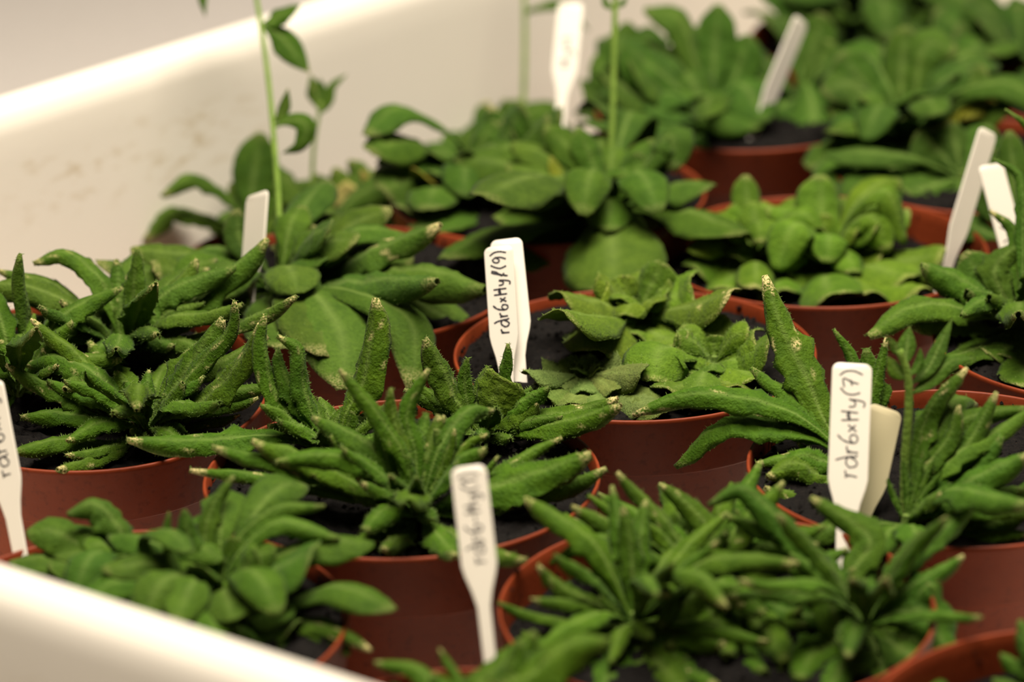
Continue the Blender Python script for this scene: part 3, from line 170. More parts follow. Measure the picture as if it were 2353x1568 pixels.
{"n":"rosette_plant","l":"small pale fuzzy flat rosette at the front of the centre pot","c":[0.0237,0.9502,0.0935],"leaves":[[[[0,0,0],[-94,-96,47],[-189,-197,95]],125,"o",[0.4,0.06,0.92],0.0,1,[0.126,0.19,0.044],90],[[[0,0,0],[-78,-6,29],[-140,-9,60]],101,"o",[0.39,-0.31,0.87],0.0,1,[0.133,0.198,0.041],90],[[[0,0,0],[-27,27,24],[-54,51,45]],81,"o",[0.2,-0.52,0.83],0.0,1,[0.137,0.184,0.035],90],[[[0,0,0],[11,29,25],[25,57,50]],78,"o",[-0.13,-0.62,0.78],0.0,1,[0.149,0.203,0.042],90],[[[0,0,0],[64,5,33],[109,11,65]],90,"o",[-0.44,-0.39,0.81],0.0,1,[0.126,0.177,0.042],90],[[[0,0,0],[88,-126,58],[169,-249,105]],135,"o",[-0.36,0.14,0.92],0.0,1,[0.127,0.165,0.038],90],[[[0,0,0],[68,-91,26],[108,-156,30]],125,"o",[-0.25,0.01,0.97],0.0,1,[0.106,0.172,0.036],90],[[[0,0,0],[46,-118,27],[81,-235,40]],124,"o",[-0.17,0.11,0.98],0.0,1,[0.126,0.163,0.033],90],[[[0,0,0],[-6,-81,13],[-16,-217,35]],125,"o",[0.03,0.16,0.99],0.0,1,[0.111,0.18,0.037],90],[[[0,0,0],[-51,-71,17],[-100,-144,30]],125,"o",[0.25,0.03,0.97],0.0,1,[0.139,0.196,0.048],90],[[[0,0,0],[-79,-76,17],[-153,-146,35]],124,"o",[0.28,-0.06,0.96],0.0,1,[0.146,0.199,0.04],90],[[[0,0,0],[99,-184,15],[189,-348,35]],162,"o",[-0.19,-0.0,0.98],0.0,1,[0.132,0.186,0.046],90],[[[0,0,0],[-67,-136,14],[-122,-253,25]],141,"o",[0.16,0.02,0.99],0.0,1,[0.13,0.204,0.036],90],[[[0,0,0],[-137,-157,16],[-187,-213,25]],120,"o",[0.21,-0.07,0.97],0.0,1,[0.132,0.198,0.039],90],[[[0,0,0],[17,-156,12],[39,-328,30]],140,"o",[-0.06,0.08,0.99],0.0,1,[0.105,0.169,0.031],90],[[[0,0,0],[-25,-135,12],[-57,-305,30]],135,"o",[0.07,0.08,0.99],0.0,1,[0.143,0.199,0.04],90],[[[0,0,0],[-14,-3,20],[-28,-7,40]],75,"o",[0.8,-0.34,0.5],0.0,1,[0.144,0.198,0.036],90],[[[0,0,0],[18,-6,17],[33,-10,40]],76,"o",[-0.78,-0.25,0.57],0.0,1,[0.101,0.162,0.027],90],[[[0,0,0],[2,4,7],[-1,11,20]],40,"o",[0.03,-0.87,0.49],0.0,1,[0.122,0.189,0.042],90],[[[0,0,0],[140,-219,28],[228,-398,25]],142,"o",[-0.18,-0.04,0.98],0.0,1,[0.117,0.162,0.032],90],[[[0,0,0],[-50,-28,12],[-124,-71,25]],104,"o",[0.28,-0.16,0.95],0.0,1,[0.134,0.177,0.04],90],[[[0,0,0],[43,4,19],[79,10,40]],82,"o",[-0.38,-0.38,0.84],0.0,1,[0.149,0.191,0.044],90],[[[0,0,0],[56,-40,18],[138,-105,30]],112,"o",[-0.29,-0.11,0.95],0.0,1,[0.112,0.16,0.033],90],[[[0,0,0],[-21,1,21],[-85,-5,45]],89,"o",[0.46,-0.32,0.83],0.0,1,[0.14,0.187,0.035],90],[[[0,0,0],[6,-50,5],[17,-151,15]],114,"o",[-0.06,0.09,0.99],0.0,1,[0.152,0.194,0.034],90],[[[0,0,0],[-40,-73,15],[-67,-146,15]],114,"o",[0.16,0.03,0.99],0.0,1,[0.143,0.197,0.039],90],[[[0,0,0],[19,-18,38],[34,-33,46]],68,"o",[-0.73,0.17,0.66],0.0,1,[0.131,0.173,0.042],90],[[[0,0,0],[-11,26,35],[-19,47,38]],67,"o",[0.1,-0.6,0.79],0.0,1,[0.132,0.198,0.044],90],[[[0,0,0],[-15,-34,37],[-27,-61,45]],59,"o",[0.38,0.43,0.82],0.0,1,[0.124,0.19,0.042],90],[[[0,0,0],[29,11,27],[53,20,32]],54,"o",[-0.33,-0.45,0.83],0.0,1,[0.113,0.178,0.038],90],[[[0,0,0],[-26,19,30],[-47,34,40]],57,"o",[0.28,-0.55,0.79],0.0,1,[0.131,0.183,0.033],90],[[[0,0,0],[20,-25,28],[37,-46,39]],62,"o",[-0.55,0.23,0.8],0.0,1,[0.138,0.181,0.035],90]],"stems":[]},
{"n":"rosette_plant","l":"bright green crinkled plant at the left in the pot behind the centre","c":[0.0896,1.083,0.0855],"leaves":[[[[0,0,0],[-68,52,68],[-185,103,115]],139,"o",[0.25,-0.49,0.84],0.2,1,[0.095,0.168,0.01],0],[[[0,0,0],[-94,-91,26],[-236,-241,50]],201,"o",[0.26,-0.05,0.97],0.2,1,[0.092,0.196,0.011],0],[[[0,0,0],[2,29,40],[-19,117,162],[-20,184,255]],115,"o",[0.01,-0.81,0.59],0.2,1,[0.077,0.149,0.009],0],[[[0,0,0],[-21,51,67],[-47,132,175]],172,"o",[0.11,-0.78,0.62],0.2,1,[0.091,0.188,0.01],0],[[[0,0,0],[-5,-162,8],[-16,-246,72],[-41,-564,90]],144,"o",[0.01,0.16,0.99],0.4,1,[0.083,0.156,0.008],0],[[[0,0,0],[-53,37,39],[-131,68,55]],132,"o",[0.16,-0.42,0.89],0.2,1,[0.107,0.198,0.011],0],[[[0,0,0],[56,10,46],[109,21,95]],126,"o",[-0.53,-0.47,0.71],0.2,1,[0.082,0.153,0.008],0],[[[0,0,0],[41,20,43],[59,59,130]],107,"o",[-0.38,-0.76,0.52],0.2,1,[0.088,0.177,0.009],0],[[[0,0,0],[-67,-149,21],[-147,-395,30]],182,"o",[0.11,0.03,0.99],0.2,1,[0.094,0.181,0.01],0],[[[0,0,0],[80,-84,28],[137,-153,35]],179,"o",[-0.29,-0.04,0.95],0.2,1,[0.087,0.187,0.009],0],[[[0,0,0],[23,-196,20],[59,-497,55]],194,"o",[-0.08,0.1,0.99],0.2,1,[0.077,0.165,0.007],0],[[[0,0,0],[31,-98,84],[56,-179,125]],131,"o",[-0.34,0.46,0.82],0.14167776297115567,1,[0.081,0.158,0.009],0],[[[0,0,0],[33,87,33],[60,157,46]],150,"o",[-0.01,-0.27,0.96],0.15075503699120776,1,[0.073,0.155,0.009],0],[[[0,0,0],[-73,-89,145],[-132,-162,168]],132,"o",[0.61,0.27,0.74],0.05696333059657097,1,[0.099,0.183,0.008],0],[[[0,0,0],[119,6,74],[217,11,90]],140,"o",[-0.34,-0.35,0.87],0.13944534799733196,1,[0.09,0.169,0.01],0],[[[0,0,0],[-66,57,89],[-119,105,106]],132,"o",[0.22,-0.56,0.8],0.11529075618179666,1,[0.112,0.191,0.009],0],[[[0,0,0],[-46,-130,91],[-84,-237,85]],121,"o",[0.2,0.27,0.94],0.15294913168816748,1,[0.085,0.168,0.01],0],[[[0,0,0],[52,48,68],[94,87,107]],129,"o",[-0.3,-0.6,0.75],0.05974152087871896,1,[0.104,0.188,0.012],0],[[[0,0,0],[-111,-30,130],[-202,-55,167]],118,"o",[0.66,-0.24,0.71],0.19007738075155056,1,[0.105,0.191,0.012],0],[[[0,0,0],[55,-78,84],[100,-142,124]],130,"o",[-0.57,0.27,0.77],0.15713919313916105,1,[0.103,0.185,0.01],0],[[[0,0,0],[3,66,125],[5,120,173]],123,"o",[-0.05,-0.82,0.57],0.09711423061240582,1,[0.083,0.159,0.01],0],[[[0,0,0],[-53,-105,50],[-97,-190,41]],142,"o",[0.21,0.11,0.97],0.005186184765903512,1,[0.074,0.156,0.008],0],[[[0,0,0],[112,12,116],[203,21,144]],139,"o",[-0.5,-0.41,0.76],0.1640198917716986,1,[0.09,0.194,0.011],0],[[[0,0,0],[-77,70,104],[-140,127,123]],117,"o",[0.21,-0.55,0.81],0.15249088092343321,1,[0.1,0.192,0.008],0],[[[0,0,0],[57,-123,90],[103,-223,86]],140,"o",[-0.31,0.21,0.93],0.037136484755576515,1,[0.083,0.166,0.01],0],[[[0,0,0],[-111,-33,53],[-201,-60,49]],120,"o",[0.3,-0.24,0.92],0.18271437462826098,1,[0.092,0.17,0.009],0],[[[0,0,0],[120,-34,139],[218,-63,115]],123,"o",[-0.5,-0.22,0.83],0.11705906586749115,1,[0.073,0.156,0.007],0],[[[0,0,0],[-46,78,100],[-83,141,121]],133,"o",[0.13,-0.6,0.79],0.00020021606340843158,1,[0.098,0.172,0.01],0],[[[0,0,0],[-40,-87,83],[-73,-158,105]],120,"o",[0.36,0.39,0.84],0.16682791165695732,1,[0.088,0.161,0.007],0],[[[0,0,0],[77,28,106],[140,52,123]],111,"o",[-0.45,-0.52,0.73],0.03990761499424052,1,[0.094,0.193,0.009],0],[[[0,0,0],[80,-34,144],[169,-72,191],[236,-100,117]],132,"o",[-0.49,-0.17,0.85],0.05092997412202818,1,[0.085,0.174,0.009],0],[[[0,0,0],[94,66,123],[200,140,164],[280,196,114]],123,"o",[-0.11,-0.38,0.92],0.18198313687539958,1,[0.083,0.153,0.008],0],[[[0,0,0],[19,76,118],[41,162,157],[57,226,98]],135,"o",[-0.04,-0.39,0.92],0.05551321711462938,1,[0.107,0.192,0.012],0],[[[0,0,0],[-45,92,88],[-95,195,117],[-133,272,48]],145,"o",[-0.08,-0.21,0.97],0.08699866237612044,1,[0.082,0.174,0.009],0],[[[0,0,0],[-85,-69,92],[-180,-147,123],[-252,-205,98]],144,"o",[0.38,-0.03,0.92],0.029427174279636415,1,[0.107,0.183,0.011],0],[[[0,0,0],[-2,-92,152],[-5,-195,202],[-7,-273,149]],141,"o",[-0.02,0.48,0.88],0.1985160285945503,1,[0.078,0.154,0.008],0]],"stems":[]},
{"n":"rosette_plant","l":"bright green crinkled plant at the right in the pot behind the centre","c":[0.1161,1.0767,0.0855],"leaves":[[[[0,0,0],[-55,14,63],[-161,22,120]],143,"o",[0.49,-0.45,0.74],0.2,1,[0.081,0.153,0.008],0],[[[0,0,0],[-14,29,74],[-12,62,160]],99,"o",[0.04,-0.93,0.36],0.2,1,[0.11,0.195,0.01],0],[[[0,0,0],[-17,93,136],[-15,184,270]],178,"o",[-0.01,-0.83,0.56],0.2,1,[0.091,0.185,0.012],0],[[[0,0,0],[90,33,54],[184,67,109],[299,101,160]],144,"o",[-0.31,-0.42,0.85],0.2,1,[0.099,0.197,0.012],0],[[[0,0,0],[-49,-318,50],[-61,-616,100]],262,"o",[0.01,0.16,0.99],0.2,1,[0.076,0.159,0.009],0],[[[0,0,0],[-98,-116,11],[-185,-206,45]],255,"o",[0.26,-0.02,0.97],0.2,1,[0.106,0.198,0.011],0],[[[0,0,0],[78,-74,42],[176,-169,90]],213,"o",[-0.44,0.02,0.9],0.2,1,[0.096,0.165,0.007],0],[[[0,0,0],[124,-87,29],[225,-159,52],[378,-261,115]],227,"o",[-0.36,-0.12,0.92],0.2,1,[0.09,0.161,0.01],0],[[[0,0,0],[122,-250,21],[270,-530,85]],240,"o",[-0.23,0.04,0.97],0.2,1,[0.106,0.192,0.009],0],[[[0,0,0],[-1,-305,44],[8,-563,90]],185,"o",[-0.05,0.16,0.99],0.2,1,[0.152,0.178,0.023],0],[[[0,0,0],[55,-293,39],[102,-542,80]],209,"o",[-0.13,0.12,0.98],0.2,1,[0.097,0.175,0.008],0],[[[0,0,0],[57,24,58],[91,60,145]],126,"o",[-0.46,-0.68,0.57],0.2,1,[0.076,0.165,0.007],0],[[[0,0,0],[-89,-7,55],[-121,-5,105]],151,"o",[0.61,-0.39,0.69],0.2,1,[0.096,0.184,0.009],0],[[[0,0,0],[35,-34,45],[89,-121,25]],183,"o",[-0.28,-0.01,0.96],0.2,1,[0.081,0.153,0.01],0],[[[0,0,0],[139,-227,62],[226,-403,75]],240,"o",[-0.25,0.04,0.97],0.2,1,[0.107,0.193,0.012],0],[[[0,0,0],[-15,64,132],[-27,117,148]],124,"o",[0.05,-0.78,0.62],0.15888565589017167,1,[0.082,0.162,0.008],0],[[[0,0,0],[-16,-54,86],[-29,-98,136]],120,"o",[0.39,0.71,0.59],0.170104747065222,1,[0.079,0.16,0.009],0],[[[0,0,0],[60,36,111],[108,66,124]],111,"o",[-0.42,-0.6,0.68],0.14637139422113024,1,[0.084,0.16,0.009],0],[[[0,0,0],[-121,59,159],[-220,107,178]],114,"o",[0.35,-0.55,0.76],0.184786424621184,1,[0.087,0.178,0.01],0],[[[0,0,0],[48,-75,140],[87,-136,171]],139,"o",[-0.69,0.35,0.63],0.15240877529513153,1,[0.094,0.163,0.007],0],[[[0,0,0],[47,122,99],[85,221,165]],139,"o",[-0.13,-0.56,0.82],0.0993239416083419,1,[0.086,0.161,0.009],0],[[[0,0,0],[-127,-110,94],[-230,-200,70]],139,"o",[0.32,-0.04,0.95],0.048174989265349,1,[0.109,0.189,0.011],0],[[[0,0,0],[109,4,187],[197,7,215]],129,"o",[-0.65,-0.44,0.61],0.007616839580781476,1,[0.098,0.193,0.011],0],[[[0,0,0],[-70,66,54],[-127,121,17]],142,"o",[-0.11,-0.24,0.96],0.13761483391519994,1,[0.091,0.163,0.01],0],[[[0,0,0],[37,-152,99],[67,-276,57]],137,"o",[-0.17,0.16,0.97],0.17097950343935286,1,[0.083,0.174,0.008],0],[[[0,0,0],[44,107,50],[80,194,30]],134,"o",[0.03,-0.16,0.99],0.005501069745772092,1,[0.084,0.158,0.008],0],[[[0,0,0],[-89,10,105],[-162,18,152]],117,"o",[0.57,-0.48,0.67],0.17554252919791757,1,[0.094,0.174,0.01],0],[[[0,0,0],[64,-31,96],[116,-57,130]],131,"o",[-0.77,-0.12,0.63],0.06778703317517297,1,[0.087,0.163,0.008],0],[[[0,0,0],[-60,103,95],[-108,187,144]],124,"o",[0.1,-0.57,0.82],0.15999591416807174,1,[0.082,0.159,0.009],0],[[[0,0,0],[-59,-97,92],[-106,-177,98]],135,"o",[0.37,0.27,0.89],0.17128914048418067,1,[0.093,0.167,0.008],0],[[[0,0,0],[124,11,56],[226,20,31]],147,"o",[-0.1,-0.32,0.94],0.16423950337343063,1,[0.078,0.153,0.007],0],[[[0,0,0],[-41,33,92],[-74,59,110]],114,"o",[0.35,-0.71,0.62],0.12397630997105316,1,[0.085,0.151,0.007],0],[[[0,0,0],[37,-61,74],[67,-110,80]],126,"o",[-0.5,0.29,0.82],0.03490498753333051,1,[0.108,0.187,0.008],0],[[[0,0,0],[31,72,67],[57,132,52]],115,"o",[-0.05,-0.35,0.94],0.18338879791098484,1,[0.086,0.18,0.008],0],[[[0,0,0],[-77,-35,38],[-141,-64,20]],133,"o",[0.23,-0.21,0.95],0.11674724586206245,1,[0.085,0.167,0.009],0],[[[0,0,0],[81,-16,95],[147,-29,115]],116,"o",[-0.63,-0.28,0.73],0.1828856172542708,1,[0.088,0.173,0.009],0],[[[0,0,0],[-132,119,86],[-241,216,44]],142,"o",[-0.07,-0.28,0.96],0.021174494518280063,1,[0.081,0.166,0.009],0],[[[0,0,0],[-23,-57,114],[-41,-104,167]],122,"o",[0.57,0.63,0.53],0.112337103057914,1,[0.085,0.155,0.009],0],[[[0,0,0],[129,50,97],[234,91,121]],118,"o",[-0.28,-0.42,0.86],0.06371758824069647,1,[0.083,0.174,0.01],0],[[[0,0,0],[-129,-23,94],[-234,-41,91]],141,"o",[0.39,-0.27,0.88],0.04365505739645786,1,[0.079,0.167,0.01],0],[[[0,0,0],[84,-89,126],[152,-163,193]],114,"o",[-0.69,0.18,0.7],0.19110431760183827,1,[0.078,0.155,0.008],0],[[[0,0,0],[-4,74,65],[-7,135,59]],118,"o",[-0.03,-0.4,0.91],0.033540283324113164,1,[0.086,0.171,0.01],0],[[[0,0,0],[-73,-100,160],[-154,-212,213],[-216,-296,77]],154,"o",[0.27,0.06,0.96],0.009241061261647698,1,[0.095,0.193,0.012],0],[[[0,0,0],[-10,-87,123],[-22,-185,165],[-31,-259,88]],148,"o",[0.04,0.32,0.95],0.13997284821943223,1,[0.089,0.188,0.012],0],[[[0,0,0],[65,-62,162],[138,-131,216],[193,-184,99]],138,"o",[-0.45,0.02,0.89],0.16792974121924054,1,[0.085,0.167,0.008],0],[[[0,0,0],[88,-42,225],[188,-90,299],[263,-126,107]],130,"o",[-0.44,-0.16,0.88],0.046842117199739325,1,[0.087,0.168,0.009],0],[[[0,0,0],[97,88,178],[206,186,238],[288,260,221]],138,"o",[-0.21,-0.48,0.85],0.1190898916479615,1,[0.092,0.162,0.007],0],[[[0,0,0],[20,131,94],[43,279,126],[59,389,47]],166,"o",[-0.0,-0.12,0.99],0.01709856614968235,1,[0.089,0.182,0.01],0],[[[0,0,0],[-82,106,97],[-174,225,129],[-243,315,124]],148,"o",[0.01,-0.36,0.93],0.18131197381330563,1,[0.08,0.166,0.009],0]],"stems":[]},
{"n":"rosette_plant","l":"plant with a tall leafy flower stalk and long thick leaves behind the front pots","c":[-0.0815,1.0338,0.0935],"leaves":[[[[0,0,0],[153,-69,74],[368,-162,223],[573,-258,335]],156,"r",[-0.51,-0.02,0.86],1.0,1,[0.055,0.118,0.009],40],[[[0,0,0],[191,-105,86],[485,-280,188],[729,-471,185]],209,"r",[-0.27,-0.04,0.96],0.1,1,[0.059,0.118,0.009],40],[[[0,0,0],[-117,-13,92],[-328,-57,176],[-495,-105,205]],153,"f",[0.42,-0.26,0.87],0.25,1,[0.061,0.111,0.009],40],[[[0,0,0],[-146,-51,58],[-347,-128,122],[-598,-223,210]],178,"f",[0.39,-0.2,0.9],0.25,1,[0.053,0.102,0.008],40],[[[0,0,0],[-172,-81,85],[-412,-200,185]],233,"f",[0.46,-0.14,0.87],0.25,1,[0.058,0.105,0.007],40],[[[0,0,0],[-61,63,96],[-130,102,148],[-145,169,255]],106,"f",[0.31,-0.7,0.64],0.25,1,[0.034,0.075,0.005],40],[[[0,0,0],[91,77,87],[183,127,132],[110,177,185]],89,"r",[-0.23,-0.63,0.74],0.25,1,[0.052,0.109,0.009],40],[[[0,0,0],[75,86,84],[28,136,133],[-32,152,115]],91,"f",[0.08,-0.59,0.8],0.25,1,[0.053,0.106,0.008],40],[[[0,0,0],[82,-64,41],[131,-103,90]],117,"f",[-0.54,0.04,0.84],0.25,1,[0.043,0.094,0.008],40],[[[0,0,0],[-7,-310,86],[39,-556,100],[79,-761,86]],235,"f",[-0.02,0.11,0.99],0.25,1,[0.047,0.097,0.007],40],[[[0,0,0],[103,-371,138],[180,-603,123],[205,-789,67]],267,"f",[-0.08,0.06,0.99],0.25,1,[0.052,0.095,0.007],40],[[[0,0,0],[150,-420,155],[255,-685,99],[270,-904,-6]],262,"f",[-0.07,-0.03,1.0],0.25,1,[0.059,0.12,0.01],40],[[[0,0,0],[267,-409,157],[476,-610,127],[498,-708,56],[483,-831,-40]],177,"f",[-0.11,-0.11,0.99],0.25,1,[0.049,0.102,0.007],40],[[[0,0,0],[187,-67,24],[403,-146,48],[601,-264,-16],[708,-358,-93]],147,"f",[-0.02,-0.29,0.96],0.25,1,[0.059,0.113,0.009],40],[[[0,0,0],[92,26,40],[247,113,201],[401,149,250]],145,"f",[-0.33,-0.48,0.81],0.25,1,[0.055,0.101,0.007],40],[[[0,0,0],[77,16,45],[158,78,215]],150,"f",[-0.47,-0.66,0.58],0.25,1,[0.048,0.098,0.006],40],[[[0,0,0],[198,-224,114],[418,-491,222],[568,-685,290]],156,"r",[-0.31,0.14,0.94],0.25,1,[0.047,0.109,0.009],40],[[[0,0,0],[-70,-48,55],[-225,-199,50]],216,"f",[0.3,-0.1,0.95],0.25,1,[0.052,0.12,0.009],40],[[[0,0,0],[98,-124,183],[179,-225,196]],190,"f",[-0.55,0.26,0.8],0.023802123098739913,1,[0.054,0.118,0.009],40],[[[0,0,0],[45,143,211],[82,260,234]],137,"f",[-0.07,-0.65,0.75],0.13172959997733288,1,[0.058,0.119,0.007],40],[[[0,0,0],[-153,-47,51],[-279,-85,26]],173,"f",[0.17,-0.27,0.95],0.03847898005020553,1,[0.053,0.11,0.008],40],[[[0,0,0],[154,-79,176],[281,-143,227]],156,"f",[-0.65,-0.09,0.75],0.03257758831441676,1,[0.051,0.096,0.007],40],[[[0,0,0],[-217,169,109],[-395,308,34]],136,"f",[-0.09,-0.22,0.97],0.01037797758347822,1,[0.052,0.113,0.009],40],[[[0,0,0],[202,207,55],[367,377,-20]],172,"f",[0.2,-0.14,0.97],0.21469527636646113,1,[0.068,0.124,0.01],40],[[[0,0,0],[-150,-43,116],[-273,-78,135]],168,"f",[0.48,-0.22,0.85],0.04674573831143844,1,[0.054,0.099,0.006],40],[[[0,0,0],[162,-119,221],[295,-216,267]],179,"f",[-0.65,0.04,0.76],0.16916148058417987,1,[0.065,0.121,0.01],40],[[[0,0,0],[-221,-182,83],[-401,-332,-20]],142,"f",[0.14,-0.23,0.96],0.008196177689682421,1,[0.057,0.111,0.007],40],[[[0,0,0],[105,14,159],[191,26,187]],160,"f",[-0.57,-0.49,0.65],0.09671876258287981,1,[0.056,0.111,0.007],40],[[[0,0,0],[140,169,102],[255,306,134]],132,"f",[-0.03,-0.38,0.93],0.1595140401294262,1,[0.063,0.123,0.01],40],[[[0,0,0],[-272,-24,49],[-494,-44,-20]],146,"f",[-0.01,-0.32,0.95],0.05950626749161356,1,[0.052,0.118,0.007],40],[[[0,0,0],[128,-100,61],[233,-183,6]],175,"f",[-0.16,-0.18,0.97],0.12992072317507702,1,[0.044,0.099,0.008],40],[[[0,0,0],[267,117,78],[485,213,-20]],188,"f",[0.15,-0.26,0.95],0.1611739302207088,1,[0.056,0.117,0.008],40],[[[0,0,0],[113,-117,238],[206,-214,319]],161,"f",[-0.75,0.21,0.62],0.10359953293430868,1,[0.045,0.1,0.007],40],[[[0,0,0],[-119,-158,63],[-217,-287,66]],166,"f",[0.29,0.0,0.96],0.018751298103014513,1,[0.049,0.095,0.006],40],[[[0,0,0],[177,-19,116],[321,-35,74]],157,"f",[-0.25,-0.3,0.92],0.1632621231736227,1,[0.064,0.122,0.009],40],[[[0,0,0],[28,-131,100],[51,-237,98]],137,"f",[-0.13,0.35,0.93],0.04789548815302688,1,[0.05,0.1,0.007],40],[[[0,0,0],[-124,-77,127],[-264,-164,169],[-369,-229,91]],179,"f",[0.32,-0.15,0.93],0.01699007966551097,1,[0.058,0.122,0.007],40],[[[0,0,0],[-74,-142,147],[-157,-303,196],[-219,-423,129]],192,"f",[0.29,0.14,0.95],0.21191872760717823,1,[0.049,0.101,0.007],40],[[[0,0,0],[36,-171,160],[76,-364,213],[106,-508,185]],199,"f",[-0.12,0.32,0.94],0.01699788676112879,1,[0.065,0.12,0.01],40],[[[0,0,0],[45,-144,113],[96,-307,151],[134,-429,71]],143,"f",[-0.12,0.13,0.98],0.19565545257608885,1,[0.048,0.103,0.007],40],[[[0,0,0],[150,-134,87],[319,-285,116],[446,-399,77]],180,"f",[-0.25,-0.09,0.96],0.07125947499947335,1,[0.054,0.108,0.006],40],[[[0,0,0],[156,-5,178],[330,-10,237],[462,-13,210]],172,"f",[-0.4,-0.34,0.85],0.07384612013933661,1,[0.048,0.109,0.007],40],[[[0,0,0],[160,38,78],[339,80,105],[474,112,71]],158,"f",[-0.06,-0.33,0.94],0.13819729780313827,1,[0.054,0.103,0.008],40],[[[0,0,0],[97,155,97],[207,330,129],[289,461,97]],166,"f",[0.06,-0.24,0.97],0.11532116701811634,1,[0.053,0.097,0.006],40],[[[0,0,0],[52,183,180],[111,388,240],[155,543,235]],171,"f",[-0.0,-0.4,0.92],0.1900247002453118,1,[0.041,0.094,0.008],40]],"stems":[{"p":[[-3,41,-15],[-15,395,175],[-38,638,311],[-78,978,510],[-135,1323,721],[-192,1575,880]],"r":115,"leaves":[[[[-114,1195,643],[-69,1199,654],[-44,1207,673],[39,1221,710]],94,"c",[-0.21,-0.64,0.74],0.05,1,[0.043,0.099,0.005],0],[[[-112,1185,636],[-45,1174,609],[36,1137,512],[69,1121,472]],122,"c",[0.32,-0.71,0.63],0.3,1,[0.046,0.106,0.006],0],[[[-51,753,379],[-12,772,428],[9,802,505]],47,"c",[-0.21,-0.87,0.44],0.4,1,[0.049,0.097,0.005],0],[[[-50,740,371],[7,751,399],[73,745,384],[50,716,310],[-15,707,285]],79,"c",[0.26,-0.86,0.44],0.05,1,[0.049,0.108,0.006],0],[[[-144,1360,745],[-248,1342,752],[-333,1317,743],[-328,1263,660]],59,"c",[-0.03,-0.62,0.78],0.05,1,[0.048,0.108,0.007],0]]}]},
